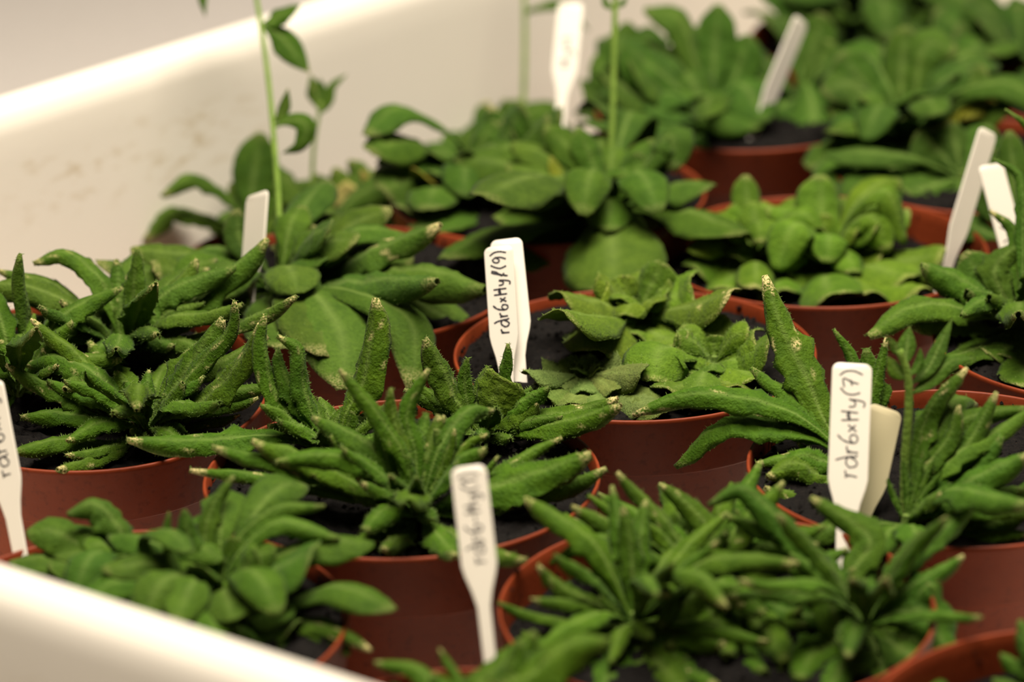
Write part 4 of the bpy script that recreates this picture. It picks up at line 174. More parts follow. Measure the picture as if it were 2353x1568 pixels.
{"n":"rosette_plant","l":"spoon-leaved plant with a slender flower stalk behind the two upright tags","c":[0.0365,1.1111,0.0935],"leaves":[[[[0,0,0],[2,-178,85],[1,-381,84],[-1,-599,45],[-3,-776,-8]],389,"f",[-0.01,-0.01,1.0],0.1,1,[0.066,0.122,0.009],0],[[[0,0,0],[-90,-44,41],[-191,-96,73],[-422,-246,80]],185,"f",[0.28,-0.17,0.95],0.1,1,[0.061,0.121,0.008],0],[[[0,0,0],[-174,-188,38],[-398,-428,109],[-607,-725,100]],275,"f",[0.23,-0.06,0.97],0.1,1,[0.046,0.099,0.006],0],[[[0,0,0],[-93,-109,-8],[-175,-201,-9],[-222,-271,-25]],188,"f",[0.11,-0.18,0.98],0.1,1,[0.052,0.104,0.007],0],[[[0,0,0],[-109,-185,136],[-254,-435,306],[-460,-848,370]],276,"f",[0.33,0.22,0.92],0.1,1,[0.051,0.097,0.008],0],[[[0,0,0],[-22,43,110],[-68,90,232],[-102,119,305]],135,"f",[0.31,-0.85,0.43],0.1,1,[0.05,0.115,0.008],0],[[[0,0,0],[75,37,92],[188,75,190]],160,"f",[-0.46,-0.56,0.68],0.1,1,[0.051,0.113,0.009],0],[[[0,0,0],[86,-81,46],[284,-288,104],[478,-542,105]],278,"f",[-0.27,-0.05,0.96],0.1,1,[0.051,0.105,0.006],0],[[[0,0,0],[104,-54,71],[260,-138,163],[383,-221,180]],250,"f",[-0.47,-0.1,0.88],0.1,1,[0.049,0.107,0.008],0],[[[0,0,0],[55,-59,6],[180,-198,20]],100,"f",[-0.22,-0.1,0.97],0.1,1,[0.251,0.208,0.01],0],[[[0,0,0],[61,72,132],[178,139,245]],107,"f",[-0.37,-0.66,0.65],0.1,1,[0.05,0.114,0.007],0],[[[0,0,0],[91,21,114],[239,53,288],[248,-14,170]],175,"f",[-0.54,-0.35,0.76],0.1,1,[0.044,0.098,0.008],0],[[[0,0,0],[42,28,79],[92,49,139],[126,76,215]],113,"f",[-0.47,-0.71,0.53],0.1,1,[0.043,0.098,0.007],0],[[[0,0,0],[-89,8,54],[-168,32,159],[-207,45,215]],109,"f",[0.55,-0.53,0.64],0.1,1,[0.143,0.174,0.011],0],[[[0,0,0],[-39,31,79],[-149,98,248],[-229,122,310]],138,"f",[0.45,-0.66,0.6],0.1,1,[0.054,0.112,0.007],0],[[[0,0,0],[-75,-70,12],[-305,-322,3],[-431,-447,25]],224,"f",[0.19,-0.13,0.97],0.1,1,[0.048,0.109,0.007],0],[[[0,0,0],[38,-76,-23],[129,-187,-20]],135,"f",[-0.11,-0.18,0.98],0.1,1,[0.044,0.102,0.007],0],[[[0,0,0],[-70,48,142],[-126,87,210]],155,"f",[0.42,-0.72,0.55],0.07108625217321017,1,[0.052,0.105,0.008],0],[[[0,0,0],[40,-158,230],[73,-287,245]],158,"f",[-0.32,0.57,0.76],0.05338956883087903,1,[0.049,0.11,0.006],0],[[[0,0,0],[15,250,63],[27,455,59]],175,"f",[0.0,-0.13,0.99],0.09423769379316288,1,[0.047,0.104,0.008],0],[[[0,0,0],[-120,-31,89],[-218,-56,101]],166,"f",[0.46,-0.24,0.86],0.040356385208209146,1,[0.051,0.114,0.009],0],[[[0,0,0],[132,-68,41],[240,-124,-8]],170,"f",[-0.11,-0.27,0.96],0.03620295421286288,1,[0.044,0.101,0.007],0],[[[0,0,0],[-58,110,163],[-105,199,216]],140,"f",[0.16,-0.68,0.71],0.02986388152031415,1,[0.062,0.119,0.007],0],[[[0,0,0],[3,-122,88],[6,-223,120]],150,"f",[-0.04,0.47,0.88],0.021571447277517964,1,[0.056,0.113,0.007],0],[[[0,0,0],[133,95,157],[243,172,256]],185,"f",[-0.34,-0.6,0.73],0.010160572111876676,1,[0.054,0.103,0.008],0],[[[0,0,0],[-206,-19,156],[-375,-34,208]],150,"f",[0.48,-0.32,0.82],0.08692787938612417,1,[0.062,0.118,0.008],0],[[[0,0,0],[22,129,180],[41,234,212]],156,"f",[-0.07,-0.66,0.75],0.032374979032464016,1,[0.061,0.122,0.008],0],[[[0,0,0],[-108,-190,173],[-197,-345,216]],167,"f",[0.42,0.3,0.86],0.031221406991031733,1,[0.048,0.106,0.006],0],[[[0,0,0],[81,23,140],[147,42,182]],168,"f",[-0.56,-0.58,0.59],0.0361428342161974,1,[0.053,0.114,0.008],0],[[[0,0,0],[-192,78,199],[-350,142,242]],163,"f",[0.35,-0.5,0.8],0.036481653435377286,1,[0.062,0.117,0.008],0],[[[0,0,0],[43,-242,94],[78,-441,58]],177,"f",[-0.1,0.11,0.99],0.054792013003074236,1,[0.05,0.095,0.006],0],[[[0,0,0],[47,183,52],[85,332,19]],147,"f",[0.05,-0.07,1.0],0.0727604772025684,1,[0.057,0.12,0.01],0],[[[0,0,0],[-51,215,80],[-93,392,35]],169,"f",[-0.06,-0.1,0.99],0.032925415923452196,1,[0.046,0.103,0.006],0],[[[0,0,0],[-53,-108,95],[-97,-196,96]],181,"f",[0.33,0.28,0.9],0.012343313771384534,1,[0.044,0.101,0.008],0],[[[0,0,0],[-1,-152,115],[-3,-324,153],[-4,-452,92]],189,"f",[-0.01,0.2,0.98],0.09069285837068504,1,[0.054,0.12,0.007],0],[[[0,0,0],[56,-162,198],[120,-344,264],[167,-481,167]],184,"f",[-0.24,0.24,0.94],0.08323616297051496,1,[0.05,0.116,0.008],0],[[[0,0,0],[54,193,207],[114,411,276],[159,574,85]],183,"f",[0.03,-0.16,0.99],0.03910431464747917,1,[0.043,0.097,0.008],0],[[[0,0,0],[-6,199,139],[-12,422,185],[-17,590,72]],183,"f",[-0.02,-0.12,0.99],0.020327448370517698,1,[0.061,0.121,0.008],0],[[[0,0,0],[-115,160,79],[-245,340,105],[-342,476,35]],173,"f",[-0.12,-0.16,0.98],0.013181618298586318,1,[0.048,0.099,0.008],0],[[[0,0,0],[-170,75,167],[-361,160,223],[-504,223,110]],154,"f",[0.05,-0.35,0.94],0.08708883291549392,1,[0.063,0.123,0.01],0],[[[0,0,0],[-191,45,139],[-406,96,185],[-567,134,183]],199,"f",[0.2,-0.38,0.9],0.05320006596953241,1,[0.05,0.102,0.007],0],[[[0,0,0],[-127,-74,125],[-270,-157,167],[-377,-219,150]],161,"f",[0.42,-0.11,0.9],0.009998603772383197,1,[0.055,0.121,0.009],0],[[[0,0,0],[-97,-135,176],[-206,-286,235],[-288,-399,154]],184,"f",[0.35,0.11,0.93],0.033413148777781135,1,[0.054,0.105,0.008],0],[[[0,0,0],[-34,-192,220],[-73,-408,293],[-102,-570,194]],178,"f",[0.11,0.3,0.95],0.09364605967374495,1,[0.054,0.113,0.007],0]],"stems":[{"p":[[3,79,-15],[17,144,110],[33,259,330],[50,429,656],[61,545,880]],"r":139,"leaves":[[[[51,435,668],[21,442,687],[6,457,726]],30,"c",[0.28,-0.8,0.53],0.05,1,[0.049,0.115,0.007],0],[[[51,441,679],[71,443,686],[96,455,716]],30,"c",[-0.3,-0.71,0.64],0.05,1,[0.052,0.12,0.008],0]]}]},
{"n":"rosette_plant","l":"spoon-leaved plant arching against the crate wall left of the slender stalk","c":[-0.0158,1.1597,0.0935],"leaves":[[[[0,0,0],[-22,-30,143],[-256,-145,330],[-380,-283,265]],179,"f",[0.57,-0.0,0.82],0.15,1,[0.046,0.111,0.008],0],[[[0,0,0],[-57,-51,62],[-217,-195,217],[-367,-362,230]],211,"f",[0.48,0.07,0.87],0.15,1,[0.05,0.105,0.006],0],[[[0,0,0],[94,22,53],[88,63,155]],140,"f",[-0.42,-0.73,0.54],0.15,1,[0.041,0.094,0.006],0],[[[0,0,0],[129,-29,139],[216,-46,300]],200,"f",[-0.78,-0.37,0.5],0.15,1,[0.044,0.106,0.008],0],[[[0,0,0],[213,-95,158],[364,-163,315]],245,"f",[-0.68,-0.14,0.72],0.15,1,[0.037,0.09,0.005],0],[[[0,0,0],[95,39,101],[98,97,250]],113,"f",[-0.35,-0.82,0.46],0.5,1,[0.045,0.111,0.009],0],[[[0,0,0],[144,-90,35],[11,-170,82],[-87,-241,90]],225,"f",[0.24,0.26,0.93],0.15,1,[0.049,0.101,0.007],0],[[[0,0,0],[-25,-49,-10],[-187,-228,88],[-313,-420,85]],224,"f",[0.27,-0.0,0.96],0.15,1,[0.044,0.09,0.007],0],[[[0,0,0],[9,-187,-17],[-116,-464,113],[-137,-677,100]],207,"f",[0.11,0.12,0.99],0.15,1,[0.05,0.112,0.008],0],[[[0,0,0],[276,-273,127],[374,-379,245]],223,"f",[-0.48,0.08,0.87],0.15,1,[0.042,0.092,0.007],0],[[[0,0,0],[247,-101,212],[314,-129,285]],192,"f",[-0.7,-0.17,0.7],0.15,1,[0.047,0.102,0.007],0],[[[0,0,0],[42,-126,-21],[-88,-336,17],[-229,-569,65]],267,"f",[0.17,0.05,0.99],0.15,1,[0.042,0.089,0.007],0],[[[0,0,0],[75,-261,-46],[-54,-457,23],[-179,-716,30]],264,"f",[0.1,0.02,1.0],0.15,1,[0.047,0.109,0.007],0],[[[0,0,0],[-106,-188,38],[-199,-353,155]],83,"f",[0.35,0.21,0.91],0.15,1,[0.209,0.198,0.012],0],[[[0,0,0],[179,-53,93],[172,-58,200]],154,"f",[-0.77,-0.24,0.59],0.15,1,[0.053,0.112,0.006],0],[[[0,0,0],[-71,-157,107],[-129,-286,111]],142,"f",[0.29,0.23,0.93],0.10161627619932423,1,[0.042,0.104,0.007],0],[[[0,0,0],[63,32,144],[114,57,204]],148,"f",[-0.5,-0.72,0.48],0.13200038214596999,1,[0.051,0.113,0.009],0],[[[0,0,0],[-118,64,33],[-215,116,8]],139,"f",[-0.11,-0.26,0.96],0.05188298244297818,1,[0.051,0.11,0.008],0],[[[0,0,0],[84,-174,38],[152,-317,10]],155,"f",[-0.14,-0.04,0.99],0.07789428895261664,1,[0.043,0.109,0.008],0],[[[0,0,0],[-187,-105,130],[-341,-191,117]],144,"f",[0.39,-0.14,0.91],0.027801202965974204,1,[0.038,0.091,0.006],0],[[[0,0,0],[190,-51,108],[346,-93,141]],116,"f",[-0.42,-0.24,0.87],0.08691696382006113,1,[0.048,0.104,0.006],0],[[[0,0,0],[-94,148,60],[-170,269,29]],120,"f",[-0.1,-0.17,0.98],0.06381455339488701,1,[0.045,0.101,0.007],0],[[[0,0,0],[4,-202,149],[7,-368,223]],145,"f",[-0.01,0.52,0.85],0.052887362592902235,1,[0.044,0.099,0.006],0],[[[0,0,0],[118,185,92],[214,337,17]],151,"f",[0.13,-0.13,0.98],0.010338496069605473,1,[0.041,0.1,0.007],0],[[[0,0,0],[-153,-27,49],[-278,-49,55]],142,"f",[0.23,-0.29,0.93],0.056780799578434654,1,[0.04,0.094,0.005],0],[[[0,0,0],[199,-82,62],[361,-149,40]],133,"f",[-0.21,-0.24,0.95],0.14022388137652456,1,[0.049,0.114,0.007],0],[[[0,0,0],[-74,-139,133],[-135,-253,182]],112,"f",[0.45,0.35,0.82],0.08522669550185918,1,[0.053,0.108,0.009],0],[[[0,0,0],[213,30,65],[388,55,-16]],116,"f",[0.08,-0.31,0.95],0.00195315958603649,1,[0.05,0.102,0.007],0],[[[0,0,0],[-170,36,72],[-309,65,38]],117,"f",[0.05,-0.33,0.94],0.10423626141251276,1,[0.057,0.115,0.009],0],[[[0,0,0],[14,116,40],[25,211,29]],118,"f",[0.03,-0.14,0.99],0.051377575563433114,1,[0.049,0.102,0.007],0],[[[0,0,0],[139,-2,67],[253,-4,64]],155,"f",[-0.24,-0.33,0.91],0.08207347440258801,1,[0.051,0.114,0.009],0],[[[0,0,0],[-96,-91,104],[-204,-194,138],[-285,-271,127]],183,"f",[0.4,0.0,0.91],0.11843259841978594,1,[0.041,0.1,0.007],0],[[[0,0,0],[-2,-184,124],[-4,-390,166],[-6,-545,100]],177,"f",[0.01,0.18,0.98],0.041253051675433305,1,[0.039,0.094,0.006],0],[[[0,0,0],[52,-119,149],[110,-253,199],[154,-354,130]],143,"f",[-0.27,0.23,0.94],0.09745962360128953,1,[0.047,0.102,0.006],0],[[[0,0,0],[164,-48,121],[348,-101,161],[486,-142,70]],181,"f",[-0.21,-0.27,0.94],0.023241922852491038,1,[0.038,0.095,0.006],0],[[[0,0,0],[170,28,90],[361,59,120],[504,83,40]],136,"f",[-0.02,-0.32,0.95],0.05930451589732823,1,[0.044,0.1,0.008],0]],"stems":[]},
{"n":"rosette_plant","l":"leafy plant with a dried pale leaf at the back left by the crate wall","c":[-0.0762,1.1595,0.0635],"leaves":[[[[0,0,0],[58,197,184],[-12,267,235]],138,"f",[0.04,-0.66,0.75],0.2,1,[0.045,0.097,0.007],0],[[[0,0,0],[181,157,213],[233,199,270]],137,"f",[-0.29,-0.63,0.72],0.2,1,[0.06,0.121,0.008],0],[[[0,0,0],[246,195,163],[349,245,180]],163,"f",[-0.15,-0.44,0.89],0.2,1,[0.047,0.107,0.008],0],[[[0,0,0],[230,134,129],[400,170,95]],188,"f",[-0.07,-0.36,0.93],0.2,1,[0.051,0.096,0.006],0],[[[0,0,0],[89,199,110],[-55,296,80]],178,"f",[0.01,-0.26,0.97],0.2,1,[0.056,0.122,0.009],0],[[[0,0,0],[156,79,168],[115,101,215],[129,59,85]],91,"f",[-0.31,-0.5,0.81],0.2,1,[0.405,0.35,0.109],0],[[[0,0,0],[200,105,212],[184,141,290]],60,"f",[-0.38,-0.71,0.59],0.2,1,[0.263,0.213,0.038],0],[[[0,0,0],[213,108,102],[330,114,25]],178,"f",[0.04,-0.31,0.95],0.2,1,[0.048,0.1,0.006],0],[[[0,0,0],[58,119,102],[-50,152,20]],210,"f",[-0.04,-0.14,0.99],0.2,1,[0.046,0.101,0.006],0],[[[0,0,0],[266,147,196],[445,174,174],[487,169,130]],173,"f",[-0.12,-0.37,0.92],0.2,1,[0.058,0.114,0.008],0],[[[0,0,0],[165,178,260],[131,209,305]],115,"f",[-0.21,-0.76,0.61],0.2,1,[0.058,0.114,0.009],0],[[[0,0,0],[263,263,194],[228,297,220]],53,"f",[-0.13,-0.52,0.84],0.2,1,[0.359,0.303,0.081],0],[[[0,0,0],[20,251,167],[-124,360,170]],190,"f",[0.05,-0.41,0.91],0.2,1,[0.057,0.116,0.007],0],[[[0,0,0],[95,149,200],[78,206,280]],115,"f",[-0.13,-0.78,0.61],0.2,1,[0.066,0.12,0.007],0],[[[0,0,0],[152,67,114],[276,122,72]],113,"f",[-0.08,-0.36,0.93],0.17235982748593048,1,[0.047,0.098,0.007],0],[[[0,0,0],[45,-147,120],[82,-267,138]],102,"f",[-0.23,0.39,0.89],0.1305387164569657,1,[0.048,0.096,0.008],0],[[[0,0,0],[52,86,141],[94,156,139]],128,"f",[-0.14,-0.61,0.78],0.01804308855256249,1,[0.061,0.114,0.009],0],[[[0,0,0],[52,-22,113],[94,-39,150]],140,"f",[-0.85,-0.26,0.46],0.15499727720617007,1,[0.056,0.105,0.007],0],[[[0,0,0],[-41,136,70],[-74,247,52]],134,"f",[-0.01,-0.21,0.98],0.13180537507771473,1,[0.051,0.097,0.007],0],[[[0,0,0],[-80,-158,58],[-146,-288,61]],125,"f",[0.24,0.08,0.97],0.15115428727015176,1,[0.052,0.111,0.007],0],[[[0,0,0],[90,95,55],[163,172,62]],106,"f",[-0.0,-0.34,0.94],0.08901718536731125,1,[0.066,0.121,0.009],0],[[[0,0,0],[37,-51,110],[68,-93,152]],124,"f",[-0.77,0.33,0.54],0.0024502460064723453,1,[0.047,0.108,0.007],0],[[[0,0,0],[-10,128,160],[-18,233,216]],124,"f",[0.05,-0.68,0.74],0.032148415738726246,1,[0.042,0.096,0.007],0],[[[0,0,0],[111,5,156],[201,10,198]],125,"f",[-0.61,-0.46,0.64],0.03329121827425321,1,[0.042,0.095,0.006],0],[[[0,0,0],[-6,-143,47],[-10,-260,54]],137,"f",[0.05,0.2,0.98],0.18478468139425186,1,[0.051,0.108,0.007],0],[[[0,0,0],[51,91,33],[93,166,16]],103,"f",[0.11,-0.16,0.98],0.005370082770482632,1,[0.047,0.107,0.008],0],[[[0,0,0],[17,-156,93],[36,-331,124],[51,-462,83]],173,"f",[-0.04,0.17,0.98],0.17925974807188697,1,[0.064,0.12,0.008],0],[[[0,0,0],[95,-116,116],[202,-247,154],[282,-346,118]],177,"f",[-0.33,0.06,0.94],0.02546893499217793,1,[0.062,0.121,0.008],0],[[[0,0,0],[103,-70,104],[219,-148,139],[306,-207,95]],124,"f",[-0.35,-0.1,0.93],0.138751642622436,1,[0.048,0.105,0.007],0],[[[0,0,0],[139,5,205],[295,11,273],[412,15,168]],178,"f",[-0.34,-0.36,0.87],0.13684841268908868,1,[0.049,0.103,0.008],0],[[[0,0,0],[106,65,122],[225,138,163],[314,192,127]],136,"f",[-0.12,-0.4,0.91],0.18381187225893852,1,[0.051,0.111,0.009],0],[[[0,0,0],[28,115,94],[59,245,126],[82,342,104]],123,"f",[0.02,-0.3,0.95],0.1254285088598162,1,[0.053,0.1,0.006],0]],"stems":[{"p":[[-20,18,-15],[-9,120,247],[2,175,390],[23,217,498],[33,234,541]],"r":94,"leaves":[[[[2,175,390],[-18,188,422],[-29,205,466]],27,"c",[0.26,-0.86,0.44],0.05,1,[0.049,0.118,0.007],0],[[[25,221,507],[16,246,573],[-6,273,642]],76,"c",[0.18,-0.9,0.39],0.5,1,[0.051,0.1,0.006],0],[[[28,226,519],[72,255,596],[136,273,642]],38,"c",[-0.29,-0.78,0.56],0.05,1,[0.053,0.113,0.006],0],[[[23,217,498],[44,224,517],[89,261,611]],42,"c",[-0.25,-0.85,0.47],0.05,1,[0.051,0.111,0.006],0],[[[29,227,524],[34,249,581],[30,268,628]],46,"c",[0.04,-0.93,0.36],0.05,1,[0.044,0.103,0.006],0]]}]},
{"n":"rosette_plant","l":"plant with arching leaves hanging toward the crate wall left of the tall stalk","c":[-0.0989,1.1559,0.0635],"leaves":[[[[0,0,0],[-41,-14,185],[-110,-32,282],[-231,-70,367],[-340,-159,315]],114,"r",[0.68,0.01,0.74],0.2,1,[0.05,0.104,0.007],0],[[[0,0,0],[-80,12,105],[-172,11,162],[-343,-9,211],[-430,-82,110]],142,"r",[0.27,-0.17,0.95],0.3,1,[0.054,0.105,0.007],0],[[[0,0,0],[-14,127,244],[23,226,435]],183,"f",[-0.01,-0.89,0.46],0.1,1,[0.045,0.102,0.007],0],[[[0,0,0],[68,127,171],[119,192,256],[192,189,165]],284,"f",[-0.18,-0.54,0.82],0.1,1,[0.058,0.111,0.008],0],[[[0,0,0],[17,134,187],[85,205,279],[116,197,200]],221,"f",[-0.15,-0.66,0.74],0.1,1,[0.059,0.121,0.008],0],[[[0,0,0],[-33,81,134],[-120,96,131],[-190,92,80]],187,"f",[0.19,-0.4,0.9],0.1,1,[0.052,0.111,0.009],0],[[[0,0,0],[51,96,127],[-53,162,197],[-105,200,240]],134,"f",[0.21,-0.7,0.68],0.1,1,[0.063,0.115,0.007],0],[[[0,0,0],[-53,137,152],[-126,147,78],[-165,149,5]],235,"f",[-0.13,-0.18,0.98],0.1,1,[0.051,0.1,0.007],0],[[[0,0,0],[75,243,113],[153,310,15]],248,"f",[0.13,-0.11,0.98],0.1,1,[0.046,0.101,0.007],0],[[[0,0,0],[-57,243,225],[-93,278,250]],120,"f",[0.13,-0.64,0.76],0.1,1,[0.052,0.105,0.008],0],[[[0,0,0],[-15,292,98],[-81,391,-45]],267,"f",[-0.06,0.1,0.99],0.1,1,[0.061,0.123,0.008],0],[[[0,0,0],[-55,-94,31],[-101,-172,10]],158,"f",[0.19,-0.06,0.98],0.05337442460538438,1,[0.057,0.104,0.008],0],[[[0,0,0],[148,-36,89],[314,-77,118],[439,-107,89]],146,"f",[-0.25,-0.26,0.93],0.02391596527259352,1,[0.058,0.111,0.007],0]],"stems":[]},
{"n":"rosette_plant","l":"spoon-leaved plant with a pale slender stalk at the back by the crate wall","c":[-0.0053,1.2562,0.0615],"leaves":[[[[0,0,0],[-31,194,237],[-22,213,260]],124,"f",[0.04,-0.77,0.63],0.6,1,[0.037,0.091,0.007],0],[[[0,0,0],[79,124,256],[116,140,285]],148,"f",[-0.31,-0.8,0.52],0.15,1,[0.053,0.109,0.008],0],[[[0,0,0],[134,152,227],[282,193,250]],176,"f",[-0.3,-0.56,0.77],0.15,1,[0.045,0.098,0.006],0],[[[0,0,0],[-70,270,176],[-147,319,65]],217,"f",[-0.05,-0.22,0.97],0.15,1,[0.049,0.106,0.007],0],[[[0,0,0],[97,324,117],[190,424,5]],288,"f",[0.12,-0.07,0.99],0.15,1,[0.046,0.103,0.008],0],[[[0,0,0],[3,356,89],[-38,488,-70]],260,"f",[-0.04,0.14,0.99],0.15,1,[0.046,0.105,0.006],0],[[[0,0,0],[115,258,118],[322,428,60]],220,"f",[0.09,-0.2,0.97],0.15,1,[0.044,0.112,0.007],0],[[[0,0,0],[43,143,270],[43,153,290]],123,"f",[-0.12,-0.87,0.48],0.15,1,[0.041,0.096,0.007],0],[[[0,0,0],[41,-98,62],[74,-177,29]],126,"f",[-0.18,0.09,0.98],0.006856387690730969,1,[0.053,0.111,0.008],0],[[[0,0,0],[25,113,131],[45,206,198]],140,"f",[-0.07,-0.68,0.73],0.04105477375372641,1,[0.039,0.094,0.005],0],[[[0,0,0],[-121,-43,168],[-221,-78,195]],128,"f",[0.69,-0.2,0.7],0.05680174208362631,1,[0.049,0.112,0.006],0],[[[0,0,0],[114,-44,69],[208,-80,39]],142,"f",[-0.26,-0.23,0.94],0.1433208797855258,1,[0.037,0.091,0.007],0],[[[0,0,0],[-37,-71,128],[-68,-128,180]],137,"f",[0.67,0.46,0.58],0.011737551096485383,1,[0.045,0.092,0.006],0],[[[0,0,0],[80,67,179],[146,122,221]],160,"f",[-0.36,-0.7,0.62],0.06350794807819826,1,[0.046,0.107,0.006],0],[[[0,0,0],[-98,38,35],[-178,69,46]],133,"f",[0.1,-0.36,0.93],0.14126501961517435,1,[0.047,0.105,0.008],0],[[[0,0,0],[27,-64,141],[48,-117,186]],113,"f",[-0.65,0.55,0.52],0.057884947017380124,1,[0.043,0.107,0.008],0],[[[0,0,0],[31,133,72],[56,243,113]],133,"f",[-0.02,-0.42,0.91],0.06094684826071309,1,[0.055,0.112,0.006],0],[[[0,0,0],[-111,-88,96],[-202,-160,79]],122,"f",[0.4,-0.05,0.92],0.08382038095099052,1,[0.047,0.096,0.006],0],[[[0,0,0],[65,-21,129],[118,-38,208]],137,"f",[-0.83,-0.37,0.41],0.14068991411073536,1,[0.038,0.091,0.006],0],[[[0,0,0],[-77,77,77],[-139,141,118]],131,"f",[0.18,-0.52,0.83],0.031588970605289625,1,[0.044,0.096,0.008],0],[[[0,0,0],[-11,-67,91],[-20,-121,122]],116,"f",[0.23,0.67,0.7],0.02603470143297083,1,[0.041,0.097,0.006],0],[[[0,0,0],[103,85,117],[187,155,120]],148,"f",[-0.17,-0.47,0.87],0.020228385245545304,1,[0.041,0.095,0.005],0],[[[0,0,0],[-84,-8,94],[-153,-15,136]],122,"f",[0.64,-0.36,0.68],0.023376848471314486,1,[0.045,0.093,0.007],0],[[[0,0,0],[105,-40,82],[223,-85,110],[312,-119,91]],140,"f",[-0.35,-0.21,0.91],0.005677654732240877,1,[0.043,0.096,0.007],0],[[[0,0,0],[119,4,137],[252,8,183],[353,12,170]],173,"f",[-0.4,-0.36,0.84],0.02215924092958933,1,[0.041,0.095,0.006],0],[[[0,0,0],[124,57,147],[264,121,196],[368,169,120]],152,"f",[-0.12,-0.38,0.92],0.024038227429877268,1,[0.036,0.09,0.006],0],[[[0,0,0],[-114,-75,154],[-241,-159,205],[-337,-222,203]],121,"f",[0.54,-0.05,0.84],0.00022180539202935055,1,[0.038,0.095,0.005],0],[[[0,0,0],[-37,-129,202],[-79,-275,270],[-110,-384,142]],136,"f",[0.2,0.29,0.94],0.11516890505252227,1,[0.044,0.089,0.006],0],[[[0,0,0],[22,-110,204],[47,-233,272],[66,-325,108]],146,"f",[-0.14,0.29,0.95],0.14398856687976935,1,[0.05,0.111,0.008],0],[[[0,0,0],[111,-94,117],[236,-200,156],[330,-279,148]],159,"f",[-0.42,-0.02,0.91],0.06721334232325939,1,[0.044,0.109,0.007],0]],"stems":[{"p":[[99,10,-15],[122,185,275],[133,322,502],[136,440,699],[139,549,880]],"r":119,"leaves":[[[[135,381,601],[180,387,617],[292,395,635],[409,352,526]],80,"c",[0.15,-0.6,0.79],0.05,1,[0.042,0.097,0.005],0],[[[135,387,610],[199,392,625],[310,402,648]],49,"c",[-0.12,-0.59,0.8],0.05,1,[0.051,0.099,0.006],0]]}]},
